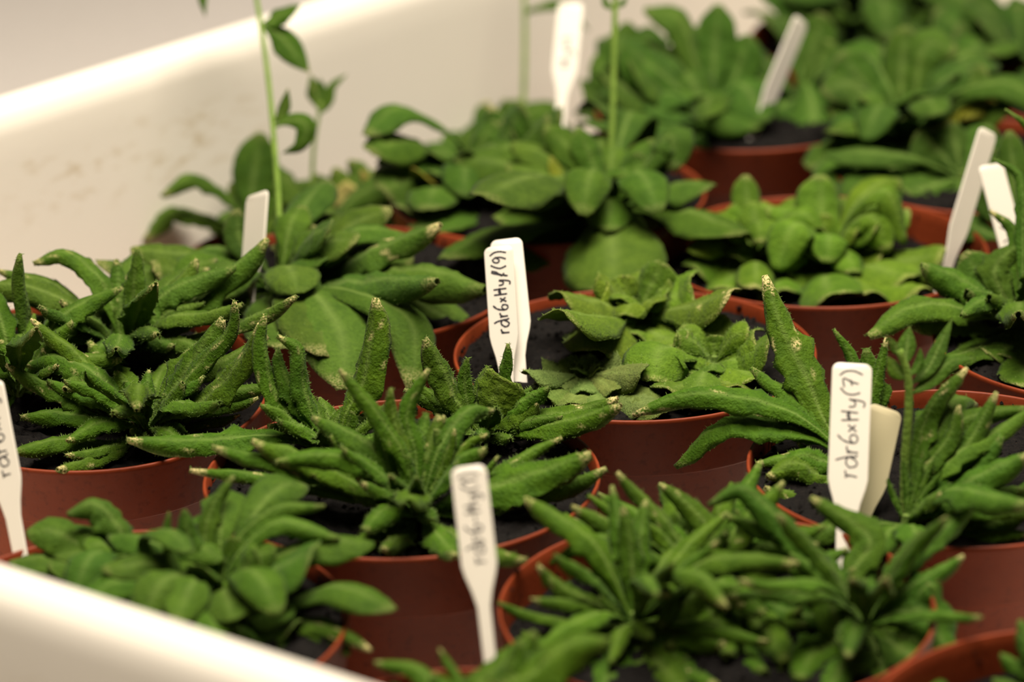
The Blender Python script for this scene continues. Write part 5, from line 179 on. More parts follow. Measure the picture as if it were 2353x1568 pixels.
{"n":"rosette_plant","l":"spoon-leaved plant at the back just right of the slender stalk","c":[0.059,1.2598,0.0905],"leaves":[[[[0,0,0],[-91,-5,98],[-235,-22,200]],265,"f",[0.62,-0.37,0.69],0.05,1,[0.048,0.105,0.008],0],[[[0,0,0],[-70,46,120],[-158,104,275]],193,"f",[0.42,-0.74,0.52],0.05,1,[0.044,0.103,0.008],0],[[[0,0,0],[4,77,147],[8,155,295]],184,"f",[-0.04,-0.88,0.47],0.05,1,[0.042,0.102,0.01],0],[[[0,0,0],[75,33,83],[168,79,200]],202,"f",[-0.47,-0.61,0.64],0.05,1,[0.04,0.094,0.007],0],[[[0,0,0],[-111,-51,37],[-275,-125,100]],300,"f",[0.4,-0.17,0.9],0.05,1,[0.049,0.102,0.009],0],[[[0,0,0],[-95,-104,-4],[-262,-264,30]],289,"f",[0.22,-0.11,0.97],0.05,1,[0.044,0.091,0.007],0],[[[0,0,0],[-7,-151,-29],[-33,-306,-55]],250,"f",[0.0,-0.18,0.98],0.05,1,[0.046,0.11,0.009],0],[[[0,0,0],[84,-135,2],[183,-278,25]],292,"f",[-0.21,-0.05,0.98],0.05,1,[0.039,0.093,0.007],0],[[[0,0,0],[-51,59,116],[-83,158,315]],163,"f",[0.2,-0.86,0.48],0.05,1,[0.049,0.109,0.009],0],[[[0,0,0],[-59,-167,215],[-107,-304,272]],165,"f",[0.38,0.54,0.75],0.011214289917877103,1,[0.05,0.112,0.01],0],[[[0,0,0],[90,105,123],[163,192,130]],145,"f",[-0.14,-0.47,0.87],0.006395863670761087,1,[0.047,0.109,0.008],0],[[[0,0,0],[95,-84,118],[172,-152,143]],169,"f",[-0.6,0.07,0.8],0.044720523164295985,1,[0.046,0.101,0.007],0],[[[0,0,0],[51,224,137],[93,408,146]],175,"f",[-0.02,-0.33,0.94],0.04694907202708424,1,[0.037,0.094,0.009],0],[[[0,0,0],[-89,-94,177],[-163,-170,227]],182,"f",[0.72,0.19,0.66],0.04100646033397378,1,[0.045,0.107,0.008],0],[[[0,0,0],[171,21,144],[312,38,116]],154,"f",[-0.28,-0.37,0.88],0.015013164394961882,1,[0.05,0.102,0.008],0],[[[0,0,0],[-8,-170,65],[-15,-310,19]],186,"f",[0.0,0.06,1.0],0.009883258795317413,1,[0.038,0.095,0.007],0],[[[0,0,0],[70,124,111],[127,225,116]],183,"f",[-0.07,-0.42,0.9],0.009061997224241669,1,[0.041,0.095,0.007],0],[[[0,0,0],[86,-53,171],[157,-97,261]],151,"f",[-0.87,-0.13,0.48],0.022465667092154806,1,[0.041,0.096,0.007],0],[[[0,0,0],[-47,140,168],[-85,254,163]],164,"f",[0.05,-0.53,0.85],0.04428032878346975,1,[0.05,0.1,0.01],0],[[[0,0,0],[-50,-89,177],[-91,-162,243]],172,"f",[0.7,0.45,0.56],0.0118976012558426,1,[0.047,0.097,0.008],0],[[[0,0,0],[145,76,86],[263,138,47]],163,"f",[-0.0,-0.32,0.95],0.015118001135321468,1,[0.041,0.091,0.007],0],[[[0,0,0],[39,-102,180],[71,-185,221]],188,"f",[-0.54,0.55,0.64],0.02844352821007865,1,[0.048,0.112,0.009],0],[[[0,0,0],[9,176,97],[17,320,101]],149,"f",[-0.01,-0.3,0.95],0.012175032785386503,1,[0.044,0.102,0.009],0],[[[0,0,0],[90,-24,122],[164,-44,135]],167,"f",[-0.65,-0.25,0.71],0.005291490495014962,1,[0.044,0.092,0.006],0],[[[0,0,0],[-78,110,43],[-141,199,-20]],143,"f",[-0.22,-0.06,0.97],0.04020531675098037,1,[0.047,0.1,0.007],0],[[[0,0,0],[98,112,129],[208,238,172],[290,332,70]],175,"f",[0.05,-0.25,0.97],0.006017929149192697,1,[0.05,0.113,0.008],0],[[[0,0,0],[11,140,166],[24,297,222],[34,415,170]],172,"f",[-0.02,-0.38,0.93],0.034385877497239814,1,[0.046,0.101,0.01],0],[[[0,0,0],[-66,116,152],[-139,246,203],[-195,343,191]],170,"f",[0.06,-0.46,0.89],0.01886520382614534,1,[0.041,0.089,0.009],0],[[[0,0,0],[-3,-139,136],[-6,-296,181],[-8,-413,88]],162,"f",[-0.01,0.21,0.98],0.045796667596017006,1,[0.042,0.106,0.01],0],[[[0,0,0],[72,-141,161],[152,-301,214],[213,-420,69]],185,"f",[-0.23,0.05,0.97],0.02023298178871504,1,[0.038,0.088,0.006],0]],"stems":[]},
{"n":"rosette_plant","l":"dark spoon-leaved plant behind the crossed tags at the right","c":[0.1742,1.1477,0.0925],"leaves":[[[[0,0,0],[-79,41,41],[-209,85,65]],217,"f",[0.12,-0.39,0.91],0.1,1,[0.044,0.099,0.008],0],[[[0,0,0],[-12,56,88],[-23,122,190]],169,"f",[0.02,-0.84,0.54],0.1,1,[0.042,0.088,0.008],0],[[[0,0,0],[-92,-59,4],[-237,-158,5]],259,"f",[0.15,-0.19,0.97],0.1,1,[0.047,0.104,0.008],0],[[[0,0,0],[-34,-130,-26],[-82,-240,-40]],229,"f",[0.0,-0.17,0.99],0.1,1,[0.045,0.1,0.009],0],[[[0,0,0],[86,24,26],[208,65,80]],210,"f",[-0.23,-0.38,0.9],0.1,1,[0.043,0.103,0.008],0],[[[0,0,0],[54,-93,-5],[130,-247,-25]],225,"f",[-0.13,-0.17,0.98],0.1,1,[0.047,0.101,0.009],0],[[[0,0,0],[-63,44,75],[-159,99,165]],192,"f",[0.34,-0.62,0.7],0.1,1,[0.04,0.087,0.007],0],[[[0,0,0],[56,59,85],[129,119,170]],175,"f",[-0.34,-0.63,0.7],0.1,1,[0.044,0.107,0.009],0],[[[0,0,0],[-149,-116,-11],[-277,-221,-25]],193,"f",[0.09,-0.22,0.97],0.1,1,[0.044,0.097,0.007],0],[[[0,0,0],[-180,-7,91],[-383,-15,121],[-535,-21,119]],164,"f",[0.22,-0.32,0.92],0.0010953470256861552,1,[0.047,0.1,0.009],0]],"stems":[]},
{"n":"rosette_plant","l":"plant with long thick leaves reaching left from behind the leaning tags","c":[0.1034,0.8751,0.0915],"leaves":[[[[0,0,0],[-88,105,123],[-125,175,210],[-198,282,342],[-247,394,485]],120,"r",[0.24,-0.69,0.68],1.0,0.8,[0.06,0.126,0.004],90],[[[0,0,0],[-103,117,118],[-203,198,188],[-294,259,235]],89,"r",[0.26,-0.47,0.84],0.2,1,[0.052,0.123,0.004],90],[[[0,0,0],[-108,64,104],[-224,106,161],[-421,147,192],[-540,160,179],[-671,159,125]],93,"r",[0.12,-0.24,0.96],0.6,1,[0.052,0.126,0.004],90],[[[0,0,0],[-92,85,74],[-219,158,111],[-362,215,105]],115,"r",[0.11,-0.28,0.95],0.6,1,[0.06,0.126,0.004],90],[[[0,0,0],[-107,64,76],[-256,112,102],[-395,144,99],[-544,136,-40]],135,"r",[-0.12,-0.18,0.98],0.1,0.7,[0.054,0.128,0.005],90],[[[0,0,0],[-95,44,26],[-168,82,55]],44,"r",[0.16,-0.3,0.94],0.8,1,[0.05,0.123,0.004],90],[[[0,0,0],[-152,12,42],[-302,1,25]],65,"r",[0.08,-0.2,0.98],1.0,1,[0.056,0.127,0.004],90],[[[0,0,0],[-103,-41,-1],[-184,-56,50],[-275,-106,25]],101,"r",[0.14,-0.14,0.98],0.5,1,[0.063,0.125,0.004],90],[[[0,0,0],[-87,-8,27],[-154,-12,52],[-221,-31,40]],85,"r",[0.2,-0.18,0.96],0.1,1,[0.051,0.125,0.004],90],[[[0,0,0],[-1,77,147],[4,152,288],[-52,199,375]],54,"r",[0.11,-0.87,0.48],0.2,1,[0.049,0.119,0.004],90],[[[0,0,0],[54,100,179],[46,178,320]],113,"r",[-0.18,-0.85,0.5],0.1,0.6,[0.05,0.113,0.004],90],[[[0,0,0],[36,58,140],[65,98,237],[103,150,365]],53,"r",[-0.37,-0.82,0.44],1.0,1,[0.053,0.124,0.004],90],[[[0,0,0],[24,59,97],[-24,124,200]],89,"r",[0.07,-0.84,0.53],0.1,1,[0.041,0.103,0.003],90],[[[0,0,0],[-49,-32,-7],[-162,-108,-28],[-284,-160,15]],94,"r",[0.12,-0.12,0.98],0.5,1,[0.054,0.111,0.003],90]],"stems":[]},
{"n":"rosette_plant","l":"thick-stemmed plant with a fan of young leaves right of the leaning tags","c":[0.1135,0.8333,0.0915],"leaves":[[[[0,0,0],[35,110,166],[107,209,311],[203,267,385]],77,"r",[-0.35,-0.67,0.65],0.9,1,[0.051,0.117,0.004],30],[[[0,0,0],[72,104,168],[164,122,171],[252,122,125]],93,"r",[-0.28,-0.33,0.9],0.1,1,[0.048,0.104,0.005],30],[[[0,0,0],[81,12,13],[195,54,90],[365,104,175]],97,"r",[-0.34,-0.3,0.89],0.1,1,[0.045,0.116,0.005],30],[[[0,0,0],[102,4,-11],[258,33,28],[389,81,115]],91,"r",[-0.23,-0.24,0.94],0.1,1,[0.042,0.107,0.005],30],[[[0,0,0],[119,-62,-16],[177,-83,-3],[261,-111,22],[343,-145,30]],65,"r",[-0.15,-0.15,0.98],0.3,1,[0.046,0.111,0.004],30],[[[0,0,0],[72,97,129],[100,159,213],[238,216,255],[399,258,255]],81,"r",[-0.3,-0.39,0.87],0.1,1,[0.047,0.103,0.004],30],[[[0,0,0],[22,39,86],[30,74,165]],26,"r",[-0.26,-0.86,0.43],0,1,[0.04,0.094,0.003],30],[[[0,0,0],[27,32,89],[54,62,175]],26,"r",[-0.44,-0.8,0.42],0,1,[0.047,0.11,0.004],30],[[[0,0,0],[39,28,91],[84,54,175]],26,"r",[-0.57,-0.66,0.48],0,1,[0.051,0.11,0.005],30],[[[0,0,0],[44,14,83],[106,24,160]],27,"r",[-0.7,-0.46,0.54],0,1,[0.045,0.105,0.004],30],[[[0,0,0],[48,-2,76],[127,-14,135]],31,"r",[-0.72,-0.21,0.66],0,1,[0.043,0.11,0.005],30],[[[0,0,0],[56,2,60],[123,-6,90]],30,"r",[-0.58,-0.22,0.78],0,1,[0.036,0.098,0.004],30],[[[0,0,0],[9,36,88],[-2,70,170]],26,"r",[-0.03,-0.92,0.38],0,1,[0.051,0.117,0.006],30],[[[0,0,0],[-24,26,65],[-48,49,125]],26,"r",[0.4,-0.79,0.46],0,1,[0.045,0.109,0.004],30],[[[0,0,0],[60,-16,54],[143,-50,75]],37,"r",[-0.48,-0.07,0.87],0,1,[0.056,0.123,0.005],30],[[[0,0,0],[97,-34,-15],[332,-72,60]],102,"r",[-0.21,-0.16,0.96],0,1,[0.049,0.11,0.005],30],[[[0,0,0],[-81,-45,2],[-161,-75,45]],97,"r",[0.3,-0.06,0.95],0,1,[0.043,0.101,0.005],30],[[[0,0,0],[79,35,59],[185,81,133],[291,132,220]],89,"r",[-0.43,-0.41,0.81],0.1,1,[0.05,0.124,0.006],30],[[[0,0,0],[93,53,92],[200,121,213],[282,188,335]],77,"r",[-0.47,-0.54,0.7],0.5,1,[0.041,0.095,0.004],30],[[[0,0,0],[42,58,119],[135,115,230],[164,154,310]],71,"r",[-0.46,-0.68,0.58],0.5,1,[0.042,0.095,0.003],30],[[[0,0,0],[128,14,26],[269,39,81],[350,45,90]],99,"r",[-0.21,-0.23,0.95],0.1,1,[0.048,0.111,0.006],30],[[[0,0,0],[194,11,138],[353,21,210]],113,"r",[-0.48,-0.25,0.84],0.40524113346522694,1,[0.044,0.113,0.005],30],[[[0,0,0],[-4,-222,89],[-8,-404,82]],101,"r",[-0.02,0.2,0.98],0.0040375013794460846,1,[0.049,0.123,0.005],30],[[[0,0,0],[78,67,140],[141,123,206]],114,"r",[-0.44,-0.61,0.66],0.16358495572446258,1,[0.04,0.103,0.004],30],[[[0,0,0],[106,-58,124],[193,-106,168]],116,"r",[-0.64,0.06,0.77],0.06544250359886522,1,[0.041,0.102,0.004],30],[[[0,0,0],[-65,-163,58],[-118,-297,48]],88,"r",[0.1,0.12,0.99],0.11637559355069638,1,[0.049,0.113,0.004],30],[[[0,0,0],[206,89,48],[374,161,41]],80,"r",[-0.02,-0.2,0.98],0.46163814514096946,1,[0.036,0.093,0.003],30],[[[0,0,0],[4,-181,50],[8,-328,42]],84,"r",[-0.04,0.13,0.99],0.021134169090266053,1,[0.043,0.108,0.004],30],[[[0,0,0],[99,198,99],[179,360,134]],97,"r",[-0.08,-0.31,0.95],0.2281058191851495,1,[0.039,0.097,0.004],30],[[[0,0,0],[-195,-87,50],[-355,-158,18]],101,"r",[0.11,-0.14,0.98],0.33744845271884377,1,[0.045,0.098,0.005],30],[[[0,0,0],[109,78,70],[198,141,91]],91,"r",[-0.19,-0.32,0.93],0.387973359021051,1,[0.051,0.116,0.005],30],[[[0,0,0],[42,-92,120],[77,-168,177]],99,"r",[-0.45,0.54,0.71],0.4433454266983001,1,[0.049,0.105,0.004],30],[[[0,0,0],[90,-152,177],[192,-324,236],[268,-452,263]],110,"r",[-0.36,0.3,0.88],0.17954981375910956,1,[0.047,0.115,0.006],30],[[[0,0,0],[134,-54,85],[284,-115,114],[397,-161,146]],103,"r",[-0.37,-0.08,0.92],0.4867762192148948,1,[0.047,0.113,0.004],30],[[[0,0,0],[132,77,168],[282,163,224],[393,228,268]],86,"r",[-0.35,-0.4,0.85],0.00018378975336674763,1,[0.057,0.123,0.006],30],[[[0,0,0],[88,136,207],[187,289,276],[262,403,212]],129,"r",[-0.15,-0.38,0.91],0.3079462508812219,1,[0.047,0.106,0.005],30]],"stems":[{"p":[[6,63,-15],[7,93,174],[16,116,329],[11,130,419],[-13,141,490]],"r":153,"leaves":[[[[13,125,383],[72,160,419],[115,206,482],[154,251,543]],54,"c",[-0.21,-0.66,0.72],0.05,1,[0.043,0.094,0.006],0],[[[12,127,401],[-19,139,430],[-44,152,466]],57,"c",[0.29,-0.78,0.56],0.05,1,[0.059,0.118,0.007],0],[[[12,129,410],[44,141,441],[51,159,488]],31,"c",[-0.34,-0.81,0.48],0.05,1,[0.049,0.117,0.007],0],[[[4,133,440],[15,176,496],[25,213,536]],57,"c",[-0.13,-0.75,0.65],0.05,1,[0.05,0.109,0.006],0],[[[-3,137,462],[-33,144,509],[-52,143,535]],29,"c",[0.44,-0.82,0.37],1.0,1,[0.057,0.114,0.008],0],[[[15,120,356],[71,146,384],[144,181,437],[216,195,437]],59,"c",[-0.13,-0.55,0.83],0.05,1,[0.048,0.107,0.007],0]]}]},
{"n":"rosette_plant","l":"plant with arching leaves at the right picture edge in front of the tag pair","c":[0.1718,0.9895,0.0925],"leaves":[[[[0,0,0],[-46,11,20],[-155,47,92],[-272,74,140]],124,"r",[0.36,-0.34,0.87],0.25,0.6,[0.056,0.119,0.009],60],[[[0,0,0],[-32,46,59],[-113,110,131],[-174,171,205]],164,"f",[0.24,-0.64,0.73],0.25,1,[0.042,0.099,0.005],60],[[[0,0,0],[-152,-68,81],[-385,-186,153],[-554,-330,105]],137,"r",[0.22,-0.07,0.97],0.25,0.8,[0.062,0.13,0.007],60],[[[0,0,0],[-70,-29,-6],[-224,-64,50],[-392,-122,60]],131,"r",[0.19,-0.14,0.97],0.25,0.7,[0.058,0.115,0.008],60],[[[0,0,0],[-16,19,37],[-81,89,170],[34,143,265]],99,"r",[-0.18,-0.86,0.49],0.25,0.8,[0.053,0.105,0.007],60],[[[0,0,0],[1,85,138],[-5,180,292],[-83,218,340]],60,"r",[0.15,-0.82,0.56],0.8,1,[0.057,0.126,0.007],60],[[[0,0,0],[17,122,249],[10,227,463],[-72,254,510]],50,"r",[0.1,-0.89,0.45],0.1,1,[0.049,0.119,0.008],60],[[[0,0,0],[62,151,332],[56,274,602],[-30,307,670]],50,"r",[-0.01,-0.91,0.42],0.1,1,[0.056,0.119,0.006],60],[[[0,0,0],[-107,-170,2],[-179,-264,25]],252,"f",[0.16,-0.01,0.99],0.25,1,[0.059,0.125,0.007],60],[[[0,0,0],[-63,-168,0],[-108,-276,5]],252,"f",[0.07,-0.01,1.0],0.25,1,[0.063,0.13,0.008],60],[[[0,0,0],[-86,-127,1],[-264,-356,40],[-423,-594,55]],92,"r",[0.12,0.0,0.99],0.25,1,[0.05,0.105,0.005],60],[[[0,0,0],[24,28,64],[34,64,145]],99,"r",[-0.32,-0.84,0.44],0.25,1,[0.052,0.109,0.006],60],[[[0,0,0],[-45,-157,-35],[-109,-295,-57],[-93,-479,-90]],184,"f",[-0.03,-0.18,0.98],0.25,1,[0.052,0.112,0.008],60],[[[0,0,0],[-38,-286,0],[-69,-564,5]],166,"f",[-0.02,0.01,1.0],0.25,1,[0.06,0.124,0.007],60],[[[0,0,0],[-113,-75,124],[-205,-136,155]],105,"r",[0.55,0.12,0.83],0.15723840481858822,1,[0.059,0.128,0.006],60],[[[0,0,0],[172,-24,230],[313,-43,350]],128,"r",[-0.74,-0.2,0.64],0.19701874773431322,1,[0.065,0.128,0.008],60],[[[0,0,0],[18,-119,247],[33,-217,406]],136,"r",[-0.36,0.81,0.46],0.22450802818571872,1,[0.064,0.125,0.007],60],[[[0,0,0],[71,155,96],[129,281,108]],107,"r",[-0.09,-0.32,0.94],0.10586553107865893,1,[0.048,0.118,0.007],60],[[[0,0,0],[-187,-9,168],[-340,-16,237]],135,"r",[0.56,-0.23,0.79],0.20927783578444742,1,[0.054,0.128,0.007],60],[[[0,0,0],[107,-64,247],[195,-116,344]],127,"r",[-0.86,0.06,0.51],0.07723534479346386,1,[0.049,0.104,0.006],60],[[[0,0,0],[-80,-129,149],[-146,-235,205]],134,"r",[0.41,0.44,0.8],0.02264673869138195,1,[0.051,0.103,0.005],60],[[[0,0,0],[61,32,153],[110,59,232]],123,"r",[-0.62,-0.64,0.45],0.1935832484786393,1,[0.06,0.126,0.007],60],[[[0,0,0],[49,-113,130],[89,-206,203]],115,"r",[-0.44,0.53,0.73],0.06928123437187694,1,[0.052,0.105,0.005],60],[[[0,0,0],[68,129,54],[123,234,37]],95,"r",[-0.01,-0.15,0.99],0.13099847378673132,1,[0.053,0.129,0.007],60],[[[0,0,0],[-116,-98,150],[-210,-179,203]],133,"r",[0.57,0.23,0.79],0.14938958308430722,1,[0.041,0.101,0.005],60],[[[0,0,0],[177,1,56],[322,2,58]],131,"r",[-0.17,-0.21,0.96],0.21186109053615876,1,[0.058,0.121,0.006],60],[[[0,0,0],[21,-185,217],[37,-335,352]],106,"r",[-0.19,0.7,0.69],0.1093215233280252,1,[0.056,0.13,0.009],60],[[[0,0,0],[75,115,263],[137,210,378]],90,"r",[-0.35,-0.76,0.55],0.2077807425503441,1,[0.055,0.114,0.006],60],[[[0,0,0],[-166,4,133],[-302,7,165]],119,"r",[0.46,-0.25,0.85],0.08088171933542918,1,[0.058,0.115,0.007],60],[[[0,0,0],[97,-160,79],[176,-290,82]],108,"r",[-0.25,0.12,0.96],0.2385357089654154,1,[0.054,0.128,0.007],60],[[[0,0,0],[9,125,85],[17,227,139]],95,"r",[-0.06,-0.52,0.85],0.07221759146275228,1,[0.053,0.116,0.007],60],[[[0,0,0],[170,32,159],[362,67,212],[506,94,186]],91,"r",[-0.29,-0.26,0.92],0.17613244616763563,1,[0.056,0.122,0.006],60],[[[0,0,0],[124,78,94],[263,167,125],[367,233,103]],122,"r",[-0.11,-0.25,0.96],0.015504299331932703,1,[0.048,0.119,0.006],60],[[[0,0,0],[60,167,163],[127,356,218],[177,497,288]],129,"r",[-0.13,-0.46,0.88],0.19869617351420266,1,[0.053,0.112,0.006],60],[[[0,0,0],[-84,-114,139],[-179,-241,185],[-250,-337,173]],92,"r",[0.32,0.24,0.92],0.10175451852057313,1,[0.055,0.126,0.009],60],[[[0,0,0],[-33,-164,148],[-69,-349,197],[-97,-487,239]],148,"r",[0.09,0.42,0.9],0.21070274114891566,1,[0.059,0.123,0.007],60],[[[0,0,0],[40,-153,116],[86,-325,154],[120,-454,159]],115,"r",[-0.18,0.28,0.94],0.11513515327553236,1,[0.058,0.125,0.007],60],[[[0,0,0],[108,-94,204],[229,-200,272],[320,-279,277]],91,"r",[-0.56,0.17,0.81],0.19104021991799855,1,[0.058,0.126,0.008],60]],"stems":[]},
{"n":"rosette_plant","l":"spiky rosette of narrow curled leaves in the bottom right pot","c":[0.051,0.8079,0.0855],"leaves":[[[[0,0,0],[-61,58,144],[-143,96,238],[-215,123,305]],66,"r",[0.53,-0.59,0.61],0.5,1,[0.051,0.104,0.004],50],[[[0,0,0],[50,68,110],[-22,127,201],[-97,161,245]],75,"r",[0.27,-0.75,0.6],0.5,1,[0.055,0.111,0.004],50],[[[0,0,0],[-34,59,117],[-107,90,172],[-173,132,250]],50,"r",[0.45,-0.62,0.64],0.5,1,[0.053,0.13,0.004],50],[[[0,0,0],[-172,9,143],[-254,11,206],[-348,8,255]],85,"r",[0.57,-0.26,0.78],0.5,1,[0.053,0.112,0.004],50],[[[0,0,0],[112,13,134],[112,27,220]],50,"r",[-0.72,-0.54,0.43],0.1,1,[0.054,0.116,0.004],50],[[[0,0,0],[98,-14,66],[219,-30,152],[358,-61,210]],103,"r",[-0.52,-0.15,0.84],0.1,0.6,[0.057,0.127,0.005],50],[[[0,0,0],[117,-86,59],[205,-203,33],[286,-307,15]],148,"r",[-0.13,-0.08,0.99],0.1,0.6,[0.059,0.12,0.004],50],[[[0,0,0],[52,41,55],[-45,82,93],[-118,107,110]],71,"r",[0.3,-0.51,0.81],0.1,1,[0.05,0.107,0.003],50],[[[0,0,0],[97,-21,42],[170,-33,87],[241,-61,85]],68,"r",[-0.36,-0.13,0.93],0.1,1,[0.05,0.12,0.004],50],[[[0,0,0],[-49,13,43],[-97,36,115]],60,"r",[0.58,-0.5,0.65],0.1,1,[0.045,0.103,0.003],50],[[[0,0,0],[104,-94,22],[205,-213,11],[272,-265,55]],90,"r",[-0.21,-0.02,0.98],0.1,1,[0.057,0.119,0.004],50],[[[0,0,0],[62,5,58],[124,12,121],[161,10,135]],64,"r",[-0.61,-0.29,0.74],0.1,1,[0.047,0.103,0.003],50],[[[0,0,0],[-9,-139,-7],[-52,-260,0],[-108,-395,15]],111,"r",[0.05,0.02,1.0],0.1,1,[0.053,0.109,0.003],50],[[[0,0,0],[25,-181,12],[50,-348,27],[46,-493,35]],112,"r",[-0.04,0.07,1.0],0.1,1,[0.057,0.127,0.004],50],[[[0,0,0],[48,-197,-7],[97,-364,-5],[153,-542,5]],123,"r",[-0.07,-0.01,1.0],0.1,1,[0.049,0.122,0.004],50],[[[0,0,0],[108,-212,26],[168,-361,32],[202,-522,20]],124,"r",[-0.1,0.0,1.0],0.1,1,[0.062,0.13,0.005],50],[[[0,0,0],[-91,-25,171],[-166,-46,240]],68,"r",[0.83,-0.13,0.55],0.07367165557908945,1,[0.062,0.13,0.004],50],[[[0,0,0],[184,-31,72],[335,-56,89]],67,"r",[-0.28,-0.16,0.95],0.008394181107190812,1,[0.05,0.115,0.004],50],[[[0,0,0],[-71,165,65],[-129,300,22]],71,"r",[-0.06,-0.1,0.99],0.244358127274651,1,[0.049,0.102,0.003],50],[[[0,0,0],[-70,-183,77],[-127,-333,42]],78,"r",[0.1,0.09,0.99],0.08793729039539383,1,[0.05,0.108,0.004],50],[[[0,0,0],[141,76,170],[256,137,258]],80,"r",[-0.47,-0.49,0.73],0.42051348742871564,1,[0.057,0.127,0.004],50],[[[0,0,0],[-165,57,160],[-301,104,243]],52,"r",[0.48,-0.41,0.77],0.0760138293028817,1,[0.061,0.131,0.004],50],[[[0,0,0],[39,-58,162],[71,-106,219]],72,"r",[-0.72,0.5,0.48],0.12452198458394037,1,[0.045,0.104,0.004],50],[[[0,0,0],[-88,-68,111],[-161,-123,180]],68,"r",[0.65,0.21,0.73],0.045361076163263736,1,[0.048,0.11,0.004],50],[[[0,0,0],[151,38,121],[274,69,173]],66,"r",[-0.44,-0.33,0.83],0.028458098110479446,1,[0.053,0.128,0.004],50],[[[0,0,0],[-147,178,138],[-267,323,151]],58,"r",[0.11,-0.35,0.93],0.2081191932847487,1,[0.047,0.112,0.003],50],[[[0,0,0],[58,-193,106],[105,-350,108]],77,"r",[-0.16,0.25,0.96],0.40844916117935437,1,[0.058,0.126,0.005],50],[[[0,0,0],[62,122,152],[113,222,221]],77,"r",[-0.22,-0.63,0.75],0.021530293159600644,1,[0.055,0.117,0.003],50],[[[0,0,0],[-154,-88,145],[-279,-161,173]],64,"r",[0.5,0.05,0.86],0.4209794609370185,1,[0.049,0.113,0.003],50],[[[0,0,0],[-42,-123,103],[-88,-261,138],[-123,-364,155]],86,"r",[0.18,0.33,0.93],0.3869015372916133,1,[0.053,0.114,0.003],50],[[[0,0,0],[53,-144,84],[113,-306,112],[158,-428,123]],88,"r",[-0.18,0.21,0.96],0.2047730366638379,1,[0.05,0.119,0.004],50],[[[0,0,0],[113,-33,117],[240,-71,156],[335,-99,170]],82,"r",[-0.47,-0.09,0.88],0.33612364172477865,1,[0.051,0.119,0.004],50],[[[0,0,0],[73,135,123],[154,287,165],[216,400,210]],75,"r",[-0.12,-0.41,0.9],0.305477653720957,1,[0.052,0.127,0.004],50],[[[0,0,0],[-28,141,123],[-59,300,164],[-82,419,137]],82,"r",[0.01,-0.31,0.95],0.28687310392555454,1,[0.061,0.125,0.005],50],[[[0,0,0],[-119,50,93],[-254,106,124],[-354,149,153]],76,"r",[0.26,-0.32,0.91],0.17648134976079227,1,[0.045,0.104,0.004],50],[[[0,0,0],[-140,-45,150],[-298,-95,200],[-417,-133,143]],65,"r",[0.35,-0.1,0.93],0.0027888714365261746,1,[0.054,0.124,0.005],50]],"stems":[]},
